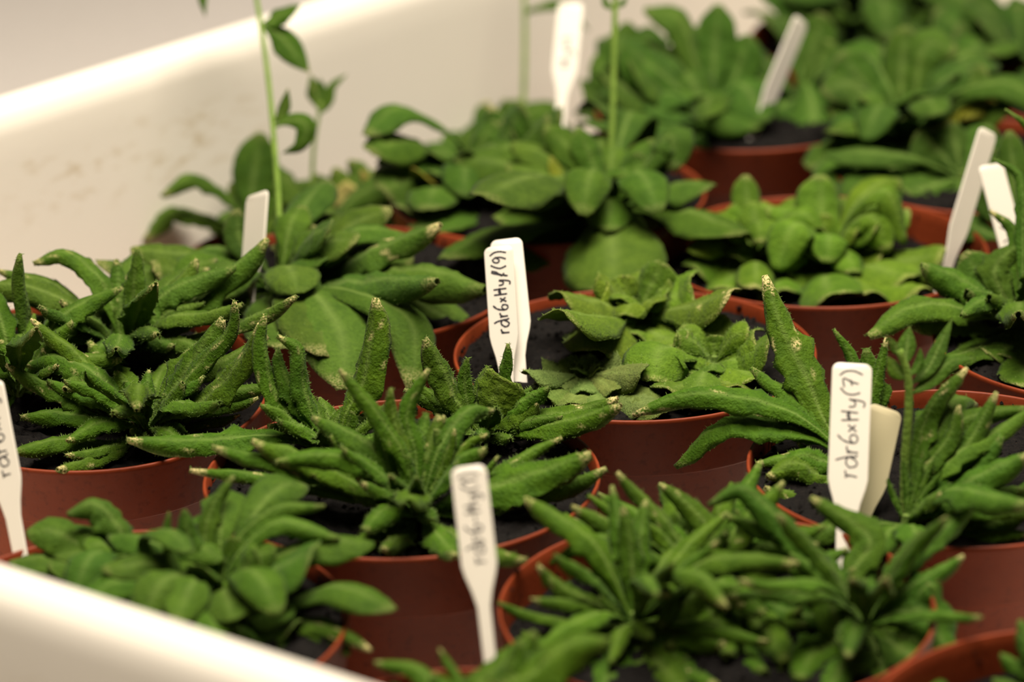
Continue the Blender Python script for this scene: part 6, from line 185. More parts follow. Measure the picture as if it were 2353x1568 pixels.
{"n":"rosette_plant","l":"spiky rosette at the front left of the bottom right pot","c":[0.0321,0.7851,0.0855],"leaves":[[[[0,0,0],[2,37,89],[-3,83,201],[-21,122,295]],68,"r",[0.08,-0.92,0.39],0.5,1,[0.047,0.105,0.004],30],[[[0,0,0],[-88,-8,59],[-188,-18,120],[-260,-20,190]],68,"r",[0.59,-0.2,0.78],0.5,1,[0.049,0.099,0.004],30],[[[0,0,0],[-65,27,82],[-104,62,185]],41,"r",[0.55,-0.65,0.53],0.1,1,[0.052,0.128,0.005],30],[[[0,0,0],[-128,-32,19],[-272,-61,63],[-374,-76,110]],56,"r",[0.31,-0.15,0.94],0.1,1,[0.047,0.104,0.003],30],[[[0,0,0],[-92,-33,-8],[-201,-70,-14],[-309,-90,25]],113,"r",[0.13,-0.16,0.98],0.1,1,[0.056,0.13,0.005],30],[[[0,0,0],[-70,-99,-16],[-157,-200,-16],[-241,-300,-15]],131,"r",[0.07,-0.11,0.99],0.1,1,[0.055,0.12,0.004],30],[[[0,0,0],[10,-168,-9],[16,-310,-16],[34,-413,-15]],135,"r",[-0.02,-0.04,1.0],0.1,1,[0.057,0.121,0.005],30],[[[0,0,0],[89,-23,23],[161,-30,91],[209,-34,145]],102,"r",[-0.58,-0.15,0.8],0.1,1,[0.061,0.129,0.005],30],[[[0,0,0],[98,-84,13],[167,-136,37],[245,-214,35]],103,"r",[-0.19,-0.05,0.98],0.5,1,[0.05,0.12,0.004],30],[[[0,0,0],[-37,-156,-1],[-78,-316,3],[-106,-445,5]],139,"r",[0.04,0.0,1.0],0.1,1,[0.041,0.101,0.004],30],[[[0,0,0],[72,-132,-2],[136,-259,-6],[209,-384,5]],102,"r",[-0.1,-0.04,0.99],0.5,1,[0.047,0.116,0.003],30],[[[0,0,0],[-42,3,40],[-90,5,80]],66,"r",[0.63,-0.3,0.72],0.1,1,[0.049,0.107,0.004],30],[[[0,0,0],[32,24,54],[57,54,120]],60,"r",[-0.46,-0.71,0.54],0.1,1,[0.061,0.124,0.004],30],[[[0,0,0],[-70,-100,-2],[-145,-195,8],[-206,-290,5]],136,"r",[0.1,-0.05,0.99],0.1,1,[0.045,0.11,0.004],30],[[[0,0,0],[23,-145,-8],[65,-266,0],[104,-404,5]],139,"r",[-0.06,-0.0,1.0],0.1,1,[0.055,0.112,0.004],30],[[[0,0,0],[-129,-73,12],[-238,-143,10],[-334,-201,15]],114,"r",[0.12,-0.13,0.98],0.1,1,[0.047,0.103,0.003],30],[[[0,0,0],[53,-133,212],[95,-243,296]],55,"r",[-0.42,0.63,0.65],0.12306607296492827,1,[0.057,0.114,0.004],30],[[[0,0,0],[78,111,118],[142,201,148]],75,"r",[-0.2,-0.48,0.85],0.2761099233137359,1,[0.059,0.118,0.004],30],[[[0,0,0],[-118,-61,184],[-214,-111,267]],76,"r",[0.76,0.07,0.64],0.0642562269956577,1,[0.044,0.105,0.004],30],[[[0,0,0],[195,-136,59],[355,-247,60]],66,"r",[-0.21,-0.07,0.98],0.3423198869998597,1,[0.046,0.107,0.003],30],[[[0,0,0],[-27,117,213],[-49,214,322]],65,"r",[0.11,-0.82,0.56],0.36820253984965207,1,[0.052,0.124,0.005],30],[[[0,0,0],[-42,-169,56],[-77,-308,35]],57,"r",[0.07,0.1,0.99],0.06717299138738775,1,[0.065,0.13,0.005],30],[[[0,0,0],[156,166,150],[284,302,196]],60,"r",[-0.19,-0.4,0.9],0.35547236475626887,1,[0.063,0.129,0.004],30],[[[0,0,0],[153,-126,180],[279,-230,216]],61,"r",[-0.52,0.16,0.84],0.08765600886486741,1,[0.05,0.116,0.005],30],[[[0,0,0],[25,111,190],[46,202,282]],70,"r",[-0.13,-0.8,0.59],0.3537188832587713,1,[0.05,0.115,0.004],30],[[[0,0,0],[-155,-113,122],[-281,-205,181]],60,"r",[0.48,0.11,0.87],0.40927844762690324,1,[0.053,0.113,0.004],30],[[[0,0,0],[126,-28,181],[229,-51,271]],57,"r",[-0.77,-0.14,0.62],0.4328486113843896,1,[0.048,0.117,0.004],30],[[[0,0,0],[-99,181,148],[-180,329,189]],66,"r",[0.12,-0.44,0.89],0.007290261622568073,1,[0.066,0.13,0.005],30],[[[0,0,0],[20,-136,66],[37,-246,77]],53,"r",[-0.09,0.29,0.95],0.054840843341843803,1,[0.056,0.112,0.004],30],[[[0,0,0],[126,74,125],[267,158,167],[373,221,203]],87,"r",[-0.27,-0.36,0.89],0.45193344904526905,1,[0.053,0.111,0.003],30],[[[0,0,0],[60,145,85],[127,308,113],[177,430,143]],76,"r",[-0.05,-0.3,0.95],0.44644010393805367,1,[0.056,0.126,0.005],30],[[[0,0,0],[-17,147,92],[-37,312,123],[-52,436,136]],75,"r",[0.0,-0.3,0.95],0.11331002423399067,1,[0.049,0.12,0.004],30],[[[0,0,0],[-99,56,213],[-210,120,283],[-293,168,314]],99,"r",[0.47,-0.52,0.71],0.4341626730576953,1,[0.056,0.122,0.003],30],[[[0,0,0],[-90,-124,94],[-192,-263,125],[-268,-368,118]],91,"r",[0.25,0.13,0.96],0.009580193175961205,1,[0.058,0.13,0.004],30],[[[0,0,0],[15,-155,214],[31,-329,285],[43,-459,309]],61,"r",[-0.09,0.55,0.83],0.10993933991913313,1,[0.051,0.118,0.004],30],[[[0,0,0],[80,-119,199],[169,-254,265],[236,-355,215]],92,"r",[-0.37,0.29,0.88],0.3563910522566325,1,[0.056,0.12,0.005],30],[[[0,0,0],[148,-58,192],[315,-123,256],[440,-172,256]],87,"r",[-0.51,-0.04,0.86],0.3973593856071277,1,[0.051,0.109,0.004],30]],"stems":[]},
{"n":"rosette_plant","l":"dark narrow-leaved plant at the right of the bottom right pot","c":[0.0961,0.7795,0.0855],"leaves":[[[[0,0,0],[63,48,108],[119,74,164],[202,113,250]],51,"r",[-0.53,-0.53,0.66],0.5,1,[0.046,0.121,0.006],30],[[[0,0,0],[85,22,81],[145,32,121],[269,48,190]],68,"r",[-0.51,-0.31,0.8],0.5,1,[0.045,0.12,0.006],30],[[[0,0,0],[-16,28,67],[-35,63,150]],59,"r",[0.25,-0.87,0.42],0.5,1,[0.055,0.119,0.005],30],[[[0,0,0],[-38,-11,59],[-99,-32,91],[-32,-186,-25]],102,"r",[-0.01,-0.13,0.99],0.3,1,[0.053,0.119,0.005],30],[[[0,0,0],[103,-29,65],[148,-48,74],[228,-184,-45]],169,"r",[0.01,-0.23,0.97],0.1,0.6,[0.041,0.108,0.004],30],[[[0,0,0],[-43,57,67],[-99,116,133],[-35,153,165]],60,"r",[0.08,-0.72,0.69],0.2,1,[0.051,0.123,0.006],30],[[[0,0,0],[-57,41,61],[-150,87,121],[-209,106,140]],73,"r",[0.35,-0.41,0.84],0.1,1,[0.048,0.112,0.004],30],[[[0,0,0],[-27,100,112],[27,169,185],[-130,279,270]],95,"r",[0.16,-0.65,0.75],0.4,0.7,[0.053,0.113,0.005],30],[[[0,0,0],[52,-62,16],[123,-162,25]],107,"r",[-0.19,0.01,0.98],0.1,1,[0.047,0.1,0.004],30],[[[0,0,0],[119,6,74],[178,12,123],[198,-36,40]],80,"r",[-0.22,-0.17,0.96],0.1,1,[0.04,0.099,0.004],30],[[[0,0,0],[-78,-51,14],[-181,-130,16],[-259,-221,-15]],113,"r",[0.06,-0.13,0.99],0.1,1,[0.044,0.107,0.004],30],[[[0,0,0],[20,-139,-11],[30,-355,-30]],133,"r",[-0.03,-0.09,1.0],0.1,1,[0.045,0.097,0.004],30],[[[0,0,0],[-106,20,19],[-225,42,38],[-296,69,80]],93,"r",[0.2,-0.25,0.95],0.1,1,[0.037,0.098,0.005],30],[[[0,0,0],[-241,175,269],[-334,220,330],[-425,218,280]],83,"r",[0.35,-0.41,0.84],0.1,1,[0.04,0.106,0.005],30],[[[0,0,0],[-50,-132,1],[-100,-263,3],[-150,-414,5]],139,"r",[0.05,-0.01,1.0],0.1,1,[0.042,0.103,0.005],30],[[[0,0,0],[66,-143,17],[109,-273,17],[135,-427,5]],153,"r",[-0.09,-0.02,1.0],0.1,1,[0.043,0.098,0.005],30],[[[0,0,0],[-83,-100,12],[-164,-200,25],[-209,-312,5]],130,"r",[0.08,-0.04,1.0],0.1,1,[0.052,0.124,0.004],30],[[[0,0,0],[-111,158,105],[-202,286,112]],62,"r",[0.06,-0.32,0.94],0.17895676752035372,1,[0.048,0.103,0.004],30],[[[0,0,0],[-42,-163,219],[-77,-296,295]],69,"r",[0.22,0.66,0.72],0.37956429401054115,1,[0.049,0.105,0.004],30],[[[0,0,0],[71,21,148],[129,38,239]],73,"r",[-0.7,-0.54,0.46],0.18815601669365062,1,[0.048,0.104,0.005],30],[[[0,0,0],[-112,48,144],[-203,87,189]],57,"r",[0.49,-0.47,0.74],0.06963224639164772,1,[0.049,0.113,0.006],30],[[[0,0,0],[147,-170,125],[268,-308,177]],53,"r",[-0.39,0.18,0.9],0.3968806011491145,1,[0.051,0.123,0.006],30],[[[0,0,0],[-129,-140,177],[-234,-255,206]],52,"r",[0.45,0.27,0.85],0.00042814304700411476,1,[0.045,0.103,0.004],30],[[[0,0,0],[-86,56,163],[-156,102,216]],61,"r",[0.48,-0.61,0.63],0.05958714804126514,1,[0.045,0.115,0.005],30],[[[0,0,0],[-53,-229,129],[-96,-416,123]],73,"r",[0.09,0.26,0.96],0.2640546376914927,1,[0.039,0.097,0.004],30],[[[0,0,0],[-136,-28,245],[-247,-51,372]],79,"r",[0.83,-0.19,0.52],0.32176802723054826,1,[0.05,0.11,0.004],30],[[[0,0,0],[107,-58,269],[195,-105,377]],65,"r",[-0.88,0.03,0.47],0.194434362225058,1,[0.04,0.095,0.003],30],[[[0,0,0],[-5,231,67],[-9,421,28]],52,"r",[-0.03,-0.07,1.0],0.27892042250027577,1,[0.045,0.101,0.004],30],[[[0,0,0],[-60,-165,89],[-109,-300,110]],78,"r",[0.16,0.29,0.94],0.03132682619050775,1,[0.047,0.103,0.004],30],[[[0,0,0],[86,61,174],[157,110,238]],60,"r",[-0.51,-0.6,0.61],0.1239913454824752,1,[0.049,0.115,0.004],30],[[[0,0,0],[116,113,142],[246,241,189],[343,337,218]],85,"r",[-0.2,-0.38,0.9],0.04307208161020154,1,[0.04,0.098,0.005],30],[[[0,0,0],[9,109,103],[19,232,138],[27,324,102]],77,"r",[-0.03,-0.3,0.95],0.37300866716309883,1,[0.038,0.095,0.004],30],[[[0,0,0],[-125,99,163],[-265,210,217],[-371,293,218]],70,"r",[0.21,-0.39,0.89],0.23371812651791968,1,[0.049,0.108,0.004],30],[[[0,0,0],[-130,-15,98],[-277,-31,131],[-387,-43,124]],64,"r",[0.32,-0.17,0.93],0.4505740477036704,1,[0.043,0.102,0.005],30],[[[0,0,0],[-125,-99,185],[-266,-211,247],[-372,-294,293]],69,"r",[0.52,0.17,0.84],0.43897034131206775,1,[0.051,0.122,0.005],30],[[[0,0,0],[3,-110,183],[7,-233,244],[10,-325,311]],89,"r",[-0.08,0.69,0.72],0.4067079114195142,1,[0.045,0.116,0.004],30]],"stems":[]},
{"n":"rosette_plant","l":"smooth broad-leaved plant at the lower left behind the crate rim","c":[-0.0829,0.7912,0.0925],"leaves":[[[[0,0,0],[-42,85,142],[-17,137,228],[38,180,295]],60,"r",[-0.09,-0.85,0.53],0.2,1,[0.05,0.102,0.005],0],[[[0,0,0],[33,56,127],[164,103,229],[297,109,230]],67,"r",[-0.46,-0.41,0.79],0.1,1,[0.047,0.103,0.005],0],[[[0,0,0],[46,30,112],[167,51,209],[340,17,170]],80,"r",[-0.42,-0.25,0.87],0.1,1,[0.054,0.122,0.007],0],[[[0,0,0],[-75,46,134],[-94,82,235]],84,"r",[0.5,-0.74,0.46],0.05,1,[0.043,0.099,0.006],0],[[[0,0,0],[32,27,74],[40,59,160]],103,"f",[-0.24,-0.89,0.39],0.1,1,[0.056,0.119,0.005],0],[[[0,0,0],[124,-61,100],[277,-140,210]],255,"f",[-0.62,-0.06,0.78],0.1,1,[0.042,0.108,0.006],0],[[[0,0,0],[167,-91,27],[346,-171,115],[499,-286,95]],157,"f",[-0.27,-0.15,0.95],0.1,1,[0.045,0.099,0.005],0],[[[0,0,0],[-121,11,125],[-128,33,250]],42,"r",[0.72,-0.53,0.44],0.05,1,[0.058,0.127,0.007],0],[[[0,0,0],[171,-127,-15],[283,-190,14],[369,-294,-35]],105,"f",[-0.08,-0.21,0.97],0.1,1,[0.048,0.103,0.005],0],[[[0,0,0],[247,-185,12],[358,-267,24],[434,-345,5]],66,"r",[-0.1,-0.11,0.99],0.9,1,[0.056,0.117,0.007],0],[[[0,0,0],[73,-85,-7],[150,-170,-7],[227,-231,35]],185,"f",[-0.21,-0.06,0.97],0.1,1,[0.045,0.107,0.007],0],[[[0,0,0],[-64,-30,-4],[-145,-52,35]],159,"f",[0.3,-0.21,0.93],0.1,1,[0.057,0.127,0.007],0],[[[0,0,0],[-31,-130,4],[-69,-240,20]],198,"f",[0.14,0.04,0.99],0.1,1,[0.056,0.127,0.006],0],[[[0,0,0],[55,-161,4],[88,-296,5]],192,"f",[-0.06,-0.0,1.0],0.1,1,[0.051,0.125,0.007],0],[[[0,0,0],[123,-78,55],[201,-124,115]],162,"f",[-0.51,-0.02,0.86],0.1,1,[0.053,0.11,0.006],0],[[[0,0,0],[126,-162,3],[181,-293,-25]],151,"f",[-0.08,-0.13,0.99],0.1,1,[0.046,0.115,0.006],0],[[[0,0,0],[-76,9,58],[-159,16,110]],111,"f",[0.5,-0.38,0.78],0.1,1,[0.057,0.124,0.006],0],[[[0,0,0],[63,-29,98],[115,-53,163]],131,"f",[-0.83,-0.14,0.54],0.057304910260428416,1,[0.059,0.126,0.007],0],[[[0,0,0],[-52,59,117],[-94,107,117]],105,"f",[0.27,-0.59,0.76],0.003967141996256563,1,[0.045,0.107,0.006],0],[[[0,0,0],[-45,-194,147],[-82,-352,105]],128,"f",[0.18,0.24,0.95],0.07723384585306076,1,[0.057,0.12,0.007],0],[[[0,0,0],[92,150,161],[167,272,161]],101,"f",[-0.07,-0.47,0.88],0.0869361789152544,1,[0.041,0.104,0.005],0],[[[0,0,0],[-163,-28,62],[-297,-51,23]],130,"f",[0.12,-0.28,0.95],0.07688589704345962,1,[0.046,0.108,0.006],0],[[[0,0,0],[101,-97,89],[183,-176,79]],122,"f",[-0.36,0.04,0.93],0.05612016391481376,1,[0.044,0.098,0.005],0],[[[0,0,0],[-90,-107,98],[-163,-194,108]],96,"f",[0.44,0.12,0.89],0.05209631661331823,1,[0.053,0.112,0.007],0],[[[0,0,0],[163,62,87],[296,112,119]],100,"f",[-0.21,-0.39,0.89],0.026743316421750485,1,[0.047,0.111,0.005],0],[[[0,0,0],[-119,53,47],[-216,96,-10]],100,"f",[-0.14,-0.22,0.97],0.04652039143371032,1,[0.059,0.123,0.006],0],[[[0,0,0],[36,-80,95],[66,-145,83]],128,"f",[-0.31,0.36,0.88],0.006277428150056941,1,[0.054,0.114,0.006],0],[[[0,0,0],[68,153,59],[124,279,-20]],91,"f",[0.17,-0.0,0.99],0.04829465158396128,1,[0.05,0.123,0.007],0],[[[0,0,0],[-168,-64,140],[-305,-117,153]],110,"f",[0.49,-0.16,0.86],0.0691209314630711,1,[0.048,0.098,0.006],0],[[[0,0,0],[115,-51,55],[209,-93,63]],123,"f",[-0.35,-0.15,0.93],0.018911589707813328,1,[0.05,0.119,0.008],0],[[[0,0,0],[-53,93,28],[-97,170,23]],114,"f",[-0.05,-0.16,0.99],0.09593900775017457,1,[0.046,0.097,0.005],0],[[[0,0,0],[-13,-85,117],[-24,-155,175]],117,"f",[0.29,0.7,0.66],0.0637929005039037,1,[0.055,0.118,0.007],0],[[[0,0,0],[100,63,66],[182,115,97]],99,"f",[-0.19,-0.44,0.88],0.07159031597459299,1,[0.039,0.099,0.004],0],[[[0,0,0],[-161,-16,81],[-292,-29,36]],91,"f",[0.15,-0.28,0.95],0.04344038514252825,1,[0.039,0.1,0.007],0],[[[0,0,0],[116,-137,49],[211,-249,56]],125,"f",[-0.25,0.01,0.97],0.014620222348920565,1,[0.048,0.109,0.007],0],[[[0,0,0],[-26,146,137],[-48,266,143]],118,"f",[0.06,-0.46,0.88],0.08411031445960063,1,[0.044,0.107,0.006],0],[[[0,0,0],[-110,-172,122],[-201,-313,97]],124,"f",[0.31,0.09,0.95],0.045897635494759406,1,[0.048,0.117,0.006],0],[[[0,0,0],[90,-13,123],[164,-23,157]],116,"f",[-0.68,-0.31,0.66],0.021488110347319733,1,[0.047,0.1,0.005],0],[[[0,0,0],[-65,54,121],[-118,98,143]],102,"f",[0.36,-0.61,0.71],0.004007647556156091,1,[0.046,0.108,0.005],0],[[[0,0,0],[11,-214,89],[20,-390,69]],135,"f",[0.01,0.18,0.98],0.0662270898424608,1,[0.056,0.127,0.006],0],[[[0,0,0],[-108,57,103],[-229,121,138],[-320,169,124]],137,"f",[0.16,-0.36,0.92],0.04865813975977834,1,[0.043,0.105,0.006],0],[[[0,0,0],[-123,-64,93],[-261,-136,124],[-364,-190,95]],116,"f",[0.33,-0.16,0.93],0.06468652918711022,1,[0.047,0.116,0.006],0],[[[0,0,0],[-60,-111,126],[-127,-236,167],[-177,-329,98]],138,"f",[0.29,0.13,0.95],0.009449387696529822,1,[0.053,0.109,0.007],0],[[[0,0,0],[22,-117,88],[47,-249,118],[65,-348,103]],145,"f",[-0.08,0.27,0.96],0.01630990312533954,1,[0.048,0.098,0.006],0],[[[0,0,0],[64,-119,140],[137,-253,186],[191,-353,120]],141,"f",[-0.26,0.18,0.95],0.08949703498617029,1,[0.05,0.114,0.005],0],[[[0,0,0],[146,14,113],[311,29,151],[434,40,140]],147,"f",[-0.26,-0.34,0.91],0.006096772444513621,1,[0.05,0.105,0.006],0],[[[0,0,0],[80,110,177],[169,233,236],[237,325,193]],128,"f",[-0.09,-0.46,0.88],0.06029873147491113,1,[0.05,0.107,0.007],0],[[[0,0,0],[2,109,164],[3,232,218],[5,325,185]],138,"f",[0.03,-0.5,0.87],0.0068905704726632605,1,[0.056,0.118,0.007],0]],"stems":[]},
{"n":"rosette_plant","l":"broad-leaved plant leaning to the left edge in the lower left pot","c":[-0.1096,0.808,0.0925],"leaves":[[[[0,0,0],[-10,32,94],[-95,65,193],[-176,52,170]],102,"r",[0.57,-0.41,0.71],0.05,1,[0.05,0.107,0.008],0],[[[0,0,0],[-123,37,67],[-222,63,112],[-298,67,105]],137,"f",[0.24,-0.34,0.91],0.05,1,[0.053,0.111,0.007],0],[[[0,0,0],[-59,3,41],[-144,-10,49],[-228,-27,45]],136,"f",[0.22,-0.28,0.94],0.05,1,[0.05,0.105,0.007],0],[[[0,0,0],[24,36,51],[55,55,75]],114,"f",[-0.27,-0.67,0.69],0.05,1,[0.034,0.073,0.005],0],[[[0,0,0],[-45,-25,27],[-90,-66,20]],136,"f",[0.3,-0.12,0.95],0.05,1,[0.051,0.106,0.006],0],[[[0,0,0],[-75,53,72],[-177,86,100]],93,"f",[0.28,-0.42,0.86],0.05,1,[0.055,0.124,0.008],0],[[[0,0,0],[-123,15,36],[-246,21,50],[-345,18,40]],136,"f",[0.09,-0.3,0.95],0.05,1,[0.05,0.103,0.007],0],[[[0,0,0],[71,-76,21],[112,-125,30]],163,"f",[-0.25,0.0,0.97],0.05,1,[0.062,0.125,0.01],0],[[[0,0,0],[-60,-49,119],[-110,-89,128]],117,"f",[0.73,0.09,0.68],0.0025817677015402387,1,[0.058,0.123,0.007],0],[[[0,0,0],[-90,40,89],[-164,73,98]],92,"f",[0.32,-0.43,0.84],0.004785489365652368,1,[0.055,0.122,0.007],0],[[[0,0,0],[72,-153,119],[131,-278,91]],129,"f",[-0.22,0.21,0.95],0.010471105509900519,1,[0.054,0.113,0.008],0],[[[0,0,0],[-99,-103,120],[-180,-186,147]],130,"f",[0.54,0.13,0.83],0.014922459190167759,1,[0.05,0.101,0.006],0],[[[0,0,0],[-144,75,98],[-261,136,64]],101,"f",[0.07,-0.31,0.95],0.009291380451013643,1,[0.047,0.113,0.008],0],[[[0,0,0],[7,-56,91],[13,-102,108]],132,"f",[-0.09,0.72,0.69],0.03514890110655693,1,[0.058,0.13,0.01],0],[[[0,0,0],[-59,-28,87],[-108,-51,125]],102,"f",[0.77,-0.11,0.62],0.04718034047771148,1,[0.051,0.117,0.007],0],[[[0,0,0],[119,-93,101],[217,-168,93]],116,"f",[-0.4,-0.0,0.92],0.011372225715040596,1,[0.057,0.117,0.006],0],[[[0,0,0],[94,-45,101],[200,-97,135],[280,-135,100]],109,"f",[-0.39,-0.13,0.91],0.015374942180668384,1,[0.058,0.121,0.008],0],[[[0,0,0],[-39,-106,120],[-82,-225,159],[-115,-314,76]],126,"f",[0.23,0.15,0.96],0.009803260276563197,1,[0.044,0.11,0.008],0],[[[0,0,0],[71,-107,176],[151,-226,235],[211,-316,211]],114,"f",[-0.42,0.29,0.86],0.024309124959156266,1,[0.05,0.11,0.008],0]],"stems":[]},
{"n":"rosette_plant","l":"plant mostly below the bottom edge beside the blurred front tag","c":[-0.0129,0.7177,0.0875],"leaves":[[[[0,0,0],[-89,108,97],[-145,151,126],[-249,193,120]],67,"r",[0.18,-0.34,0.92],0.3,1,[0.05,0.115,0.004],0],[[[0,0,0],[-20,77,111],[-75,132,185]],38,"r",[0.27,-0.73,0.63],0.3,1,[0.045,0.11,0.003],0],[[[0,0,0],[-66,81,72],[-134,133,110]],76,"r",[0.25,-0.45,0.86],0.3,1,[0.044,0.103,0.004],0],[[[0,0,0],[47,81,108],[116,133,168],[174,171,210]],114,"r",[-0.34,-0.57,0.75],0.1,1,[0.048,0.107,0.003],0],[[[0,0,0],[80,59,81],[194,106,129],[285,130,140]],122,"r",[-0.29,-0.34,0.9],0.1,1,[0.059,0.126,0.004],0],[[[0,0,0],[25,79,109],[93,119,150]],101,"r",[-0.31,-0.64,0.7],0.1,1,[0.053,0.112,0.004],0],[[[0,0,0],[-90,85,46],[-204,164,70]],83,"r",[0.11,-0.28,0.96],0.3,1,[0.048,0.117,0.005],0],[[[0,0,0],[136,44,37],[306,93,70]],127,"r",[-0.15,-0.24,0.96],0.3,1,[0.051,0.112,0.003],0],[[[0,0,0],[93,55,133],[128,93,225]],88,"r",[-0.5,-0.66,0.56],0.1,1,[0.048,0.109,0.004],0],[[[0,0,0],[115,24,123],[284,43,247],[362,33,250]],130,"r",[-0.53,-0.28,0.8],0.05,1,[0.059,0.125,0.004],0],[[[0,0,0],[31,-47,122],[57,-85,193]],100,"r",[-0.73,0.52,0.44],0.250091983022479,1,[0.057,0.125,0.005],0],[[[0,0,0],[4,68,63],[8,124,84]],98,"r",[-0.02,-0.56,0.83],0.052629889392241044,1,[0.054,0.121,0.003],0],[[[0,0,0],[-123,-47,48],[-224,-86,51]],81,"r",[0.26,-0.1,0.96],0.17508109840077432,1,[0.041,0.101,0.004],0],[[[0,0,0],[90,-28,97],[164,-52,120]],101,"r",[-0.6,-0.06,0.8],0.008858865769316748,1,[0.049,0.109,0.003],0],[[[0,0,0],[-33,-141,55],[-61,-256,40]],97,"r",[0.08,0.13,0.99],0.124386149007578,1,[0.055,0.13,0.005],0],[[[0,0,0],[47,24,82],[86,44,135]],97,"r",[-0.58,-0.59,0.56],0.22571831601855086,1,[0.048,0.103,0.003],0],[[[0,0,0],[-86,-14,101],[-157,-25,139]],75,"r",[0.67,-0.16,0.73],0.29416734666999167,1,[0.048,0.117,0.003],0],[[[0,0,0],[51,-82,130],[93,-149,179]],92,"r",[-0.52,0.51,0.69],0.1043748601487995,1,[0.056,0.124,0.004],0],[[[0,0,0],[-90,-83,138],[-164,-151,174]],74,"r",[0.58,0.25,0.77],0.10814587693766427,1,[0.046,0.109,0.004],0],[[[0,0,0],[90,-11,46],[164,-19,58]],87,"r",[-0.34,-0.17,0.92],0.09114562716180548,1,[0.056,0.127,0.004],0],[[[0,0,0],[-50,23,103],[-91,43,157]],98,"r",[0.61,-0.59,0.52],0.11759252436314878,1,[0.048,0.12,0.004],0],[[[0,0,0],[9,-109,47],[17,-198,42]],75,"r",[-0.03,0.2,0.98],0.17648538985834955,1,[0.053,0.113,0.004],0],[[[0,0,0],[54,56,60],[98,102,91]],89,"r",[-0.26,-0.49,0.83],0.1849930999257881,1,[0.053,0.117,0.004],0],[[[0,0,0],[-99,-61,74],[-179,-112,93]],81,"r",[0.44,0.05,0.9],0.2833460002748194,1,[0.045,0.101,0.003],0],[[[0,0,0],[98,36,124],[208,76,165],[291,106,153]],114,"r",[-0.34,-0.33,0.88],0.19926497140421123,1,[0.054,0.111,0.004],0],[[[0,0,0],[-9,-103,109],[-19,-218,146],[-27,-305,126]],89,"r",[0.06,0.38,0.92],0.09359227862605142,1,[0.052,0.114,0.004],0],[[[0,0,0],[104,-70,126],[221,-149,169],[308,-208,133]],112,"r",[-0.38,0.04,0.93],0.18048282529476045,1,[0.043,0.101,0.003],0]],"stems":[]},
{"n":"rosette_plant","l":"small plant at the bottom right corner","c":[0.141,0.7388,0.0855],"leaves":[[[[0,0,0],[-54,34,48],[-131,66,85]],71,"r",[0.34,-0.41,0.85],0.1,1,[0.042,0.104,0.005],0],[[[0,0,0],[-57,8,10],[-158,24,30]],75,"r",[0.15,-0.22,0.96],0.1,1,[0.037,0.089,0.005],0],[[[0,0,0],[-17,50,65],[-35,100,130]],65,"r",[0.13,-0.77,0.63],0.1,1,[0.041,0.09,0.004],0],[[[0,0,0],[-38,87,89],[-69,158,136]],89,"r",[0.13,-0.61,0.78],0.0891087524375662,1,[0.046,0.106,0.006],0],[[[0,0,0],[-35,-64,27],[-63,-116,26]],83,"r",[0.15,0.14,0.98],0.055145683553701356,1,[0.046,0.104,0.005],0],[[[0,0,0],[60,15,65],[108,27,107]],79,"r",[-0.6,-0.38,0.7],0.0028053333986044816,1,[0.044,0.102,0.006],0],[[[0,0,0],[-47,36,102],[-86,66,145]],68,"r",[0.46,-0.68,0.58],0.03813861484695602,1,[0.035,0.09,0.005],0],[[[0,0,0],[36,-60,46],[65,-110,47]],85,"r",[-0.3,0.22,0.93],0.06218046151132896,1,[0.04,0.085,0.003],0],[[[0,0,0],[13,66,78],[24,119,112]],69,"r",[-0.13,-0.66,0.74],0.016790563298313656,1,[0.035,0.088,0.004],0],[[[0,0,0],[-37,-26,64],[-68,-48,94]],86,"r",[0.74,0.22,0.64],0.06104077670433222,1,[0.037,0.095,0.005],0],[[[0,0,0],[66,0,34],[121,0,50]],74,"r",[-0.37,-0.21,0.91],0.08196346522550033,1,[0.045,0.101,0.005],0]],"stems":[]},
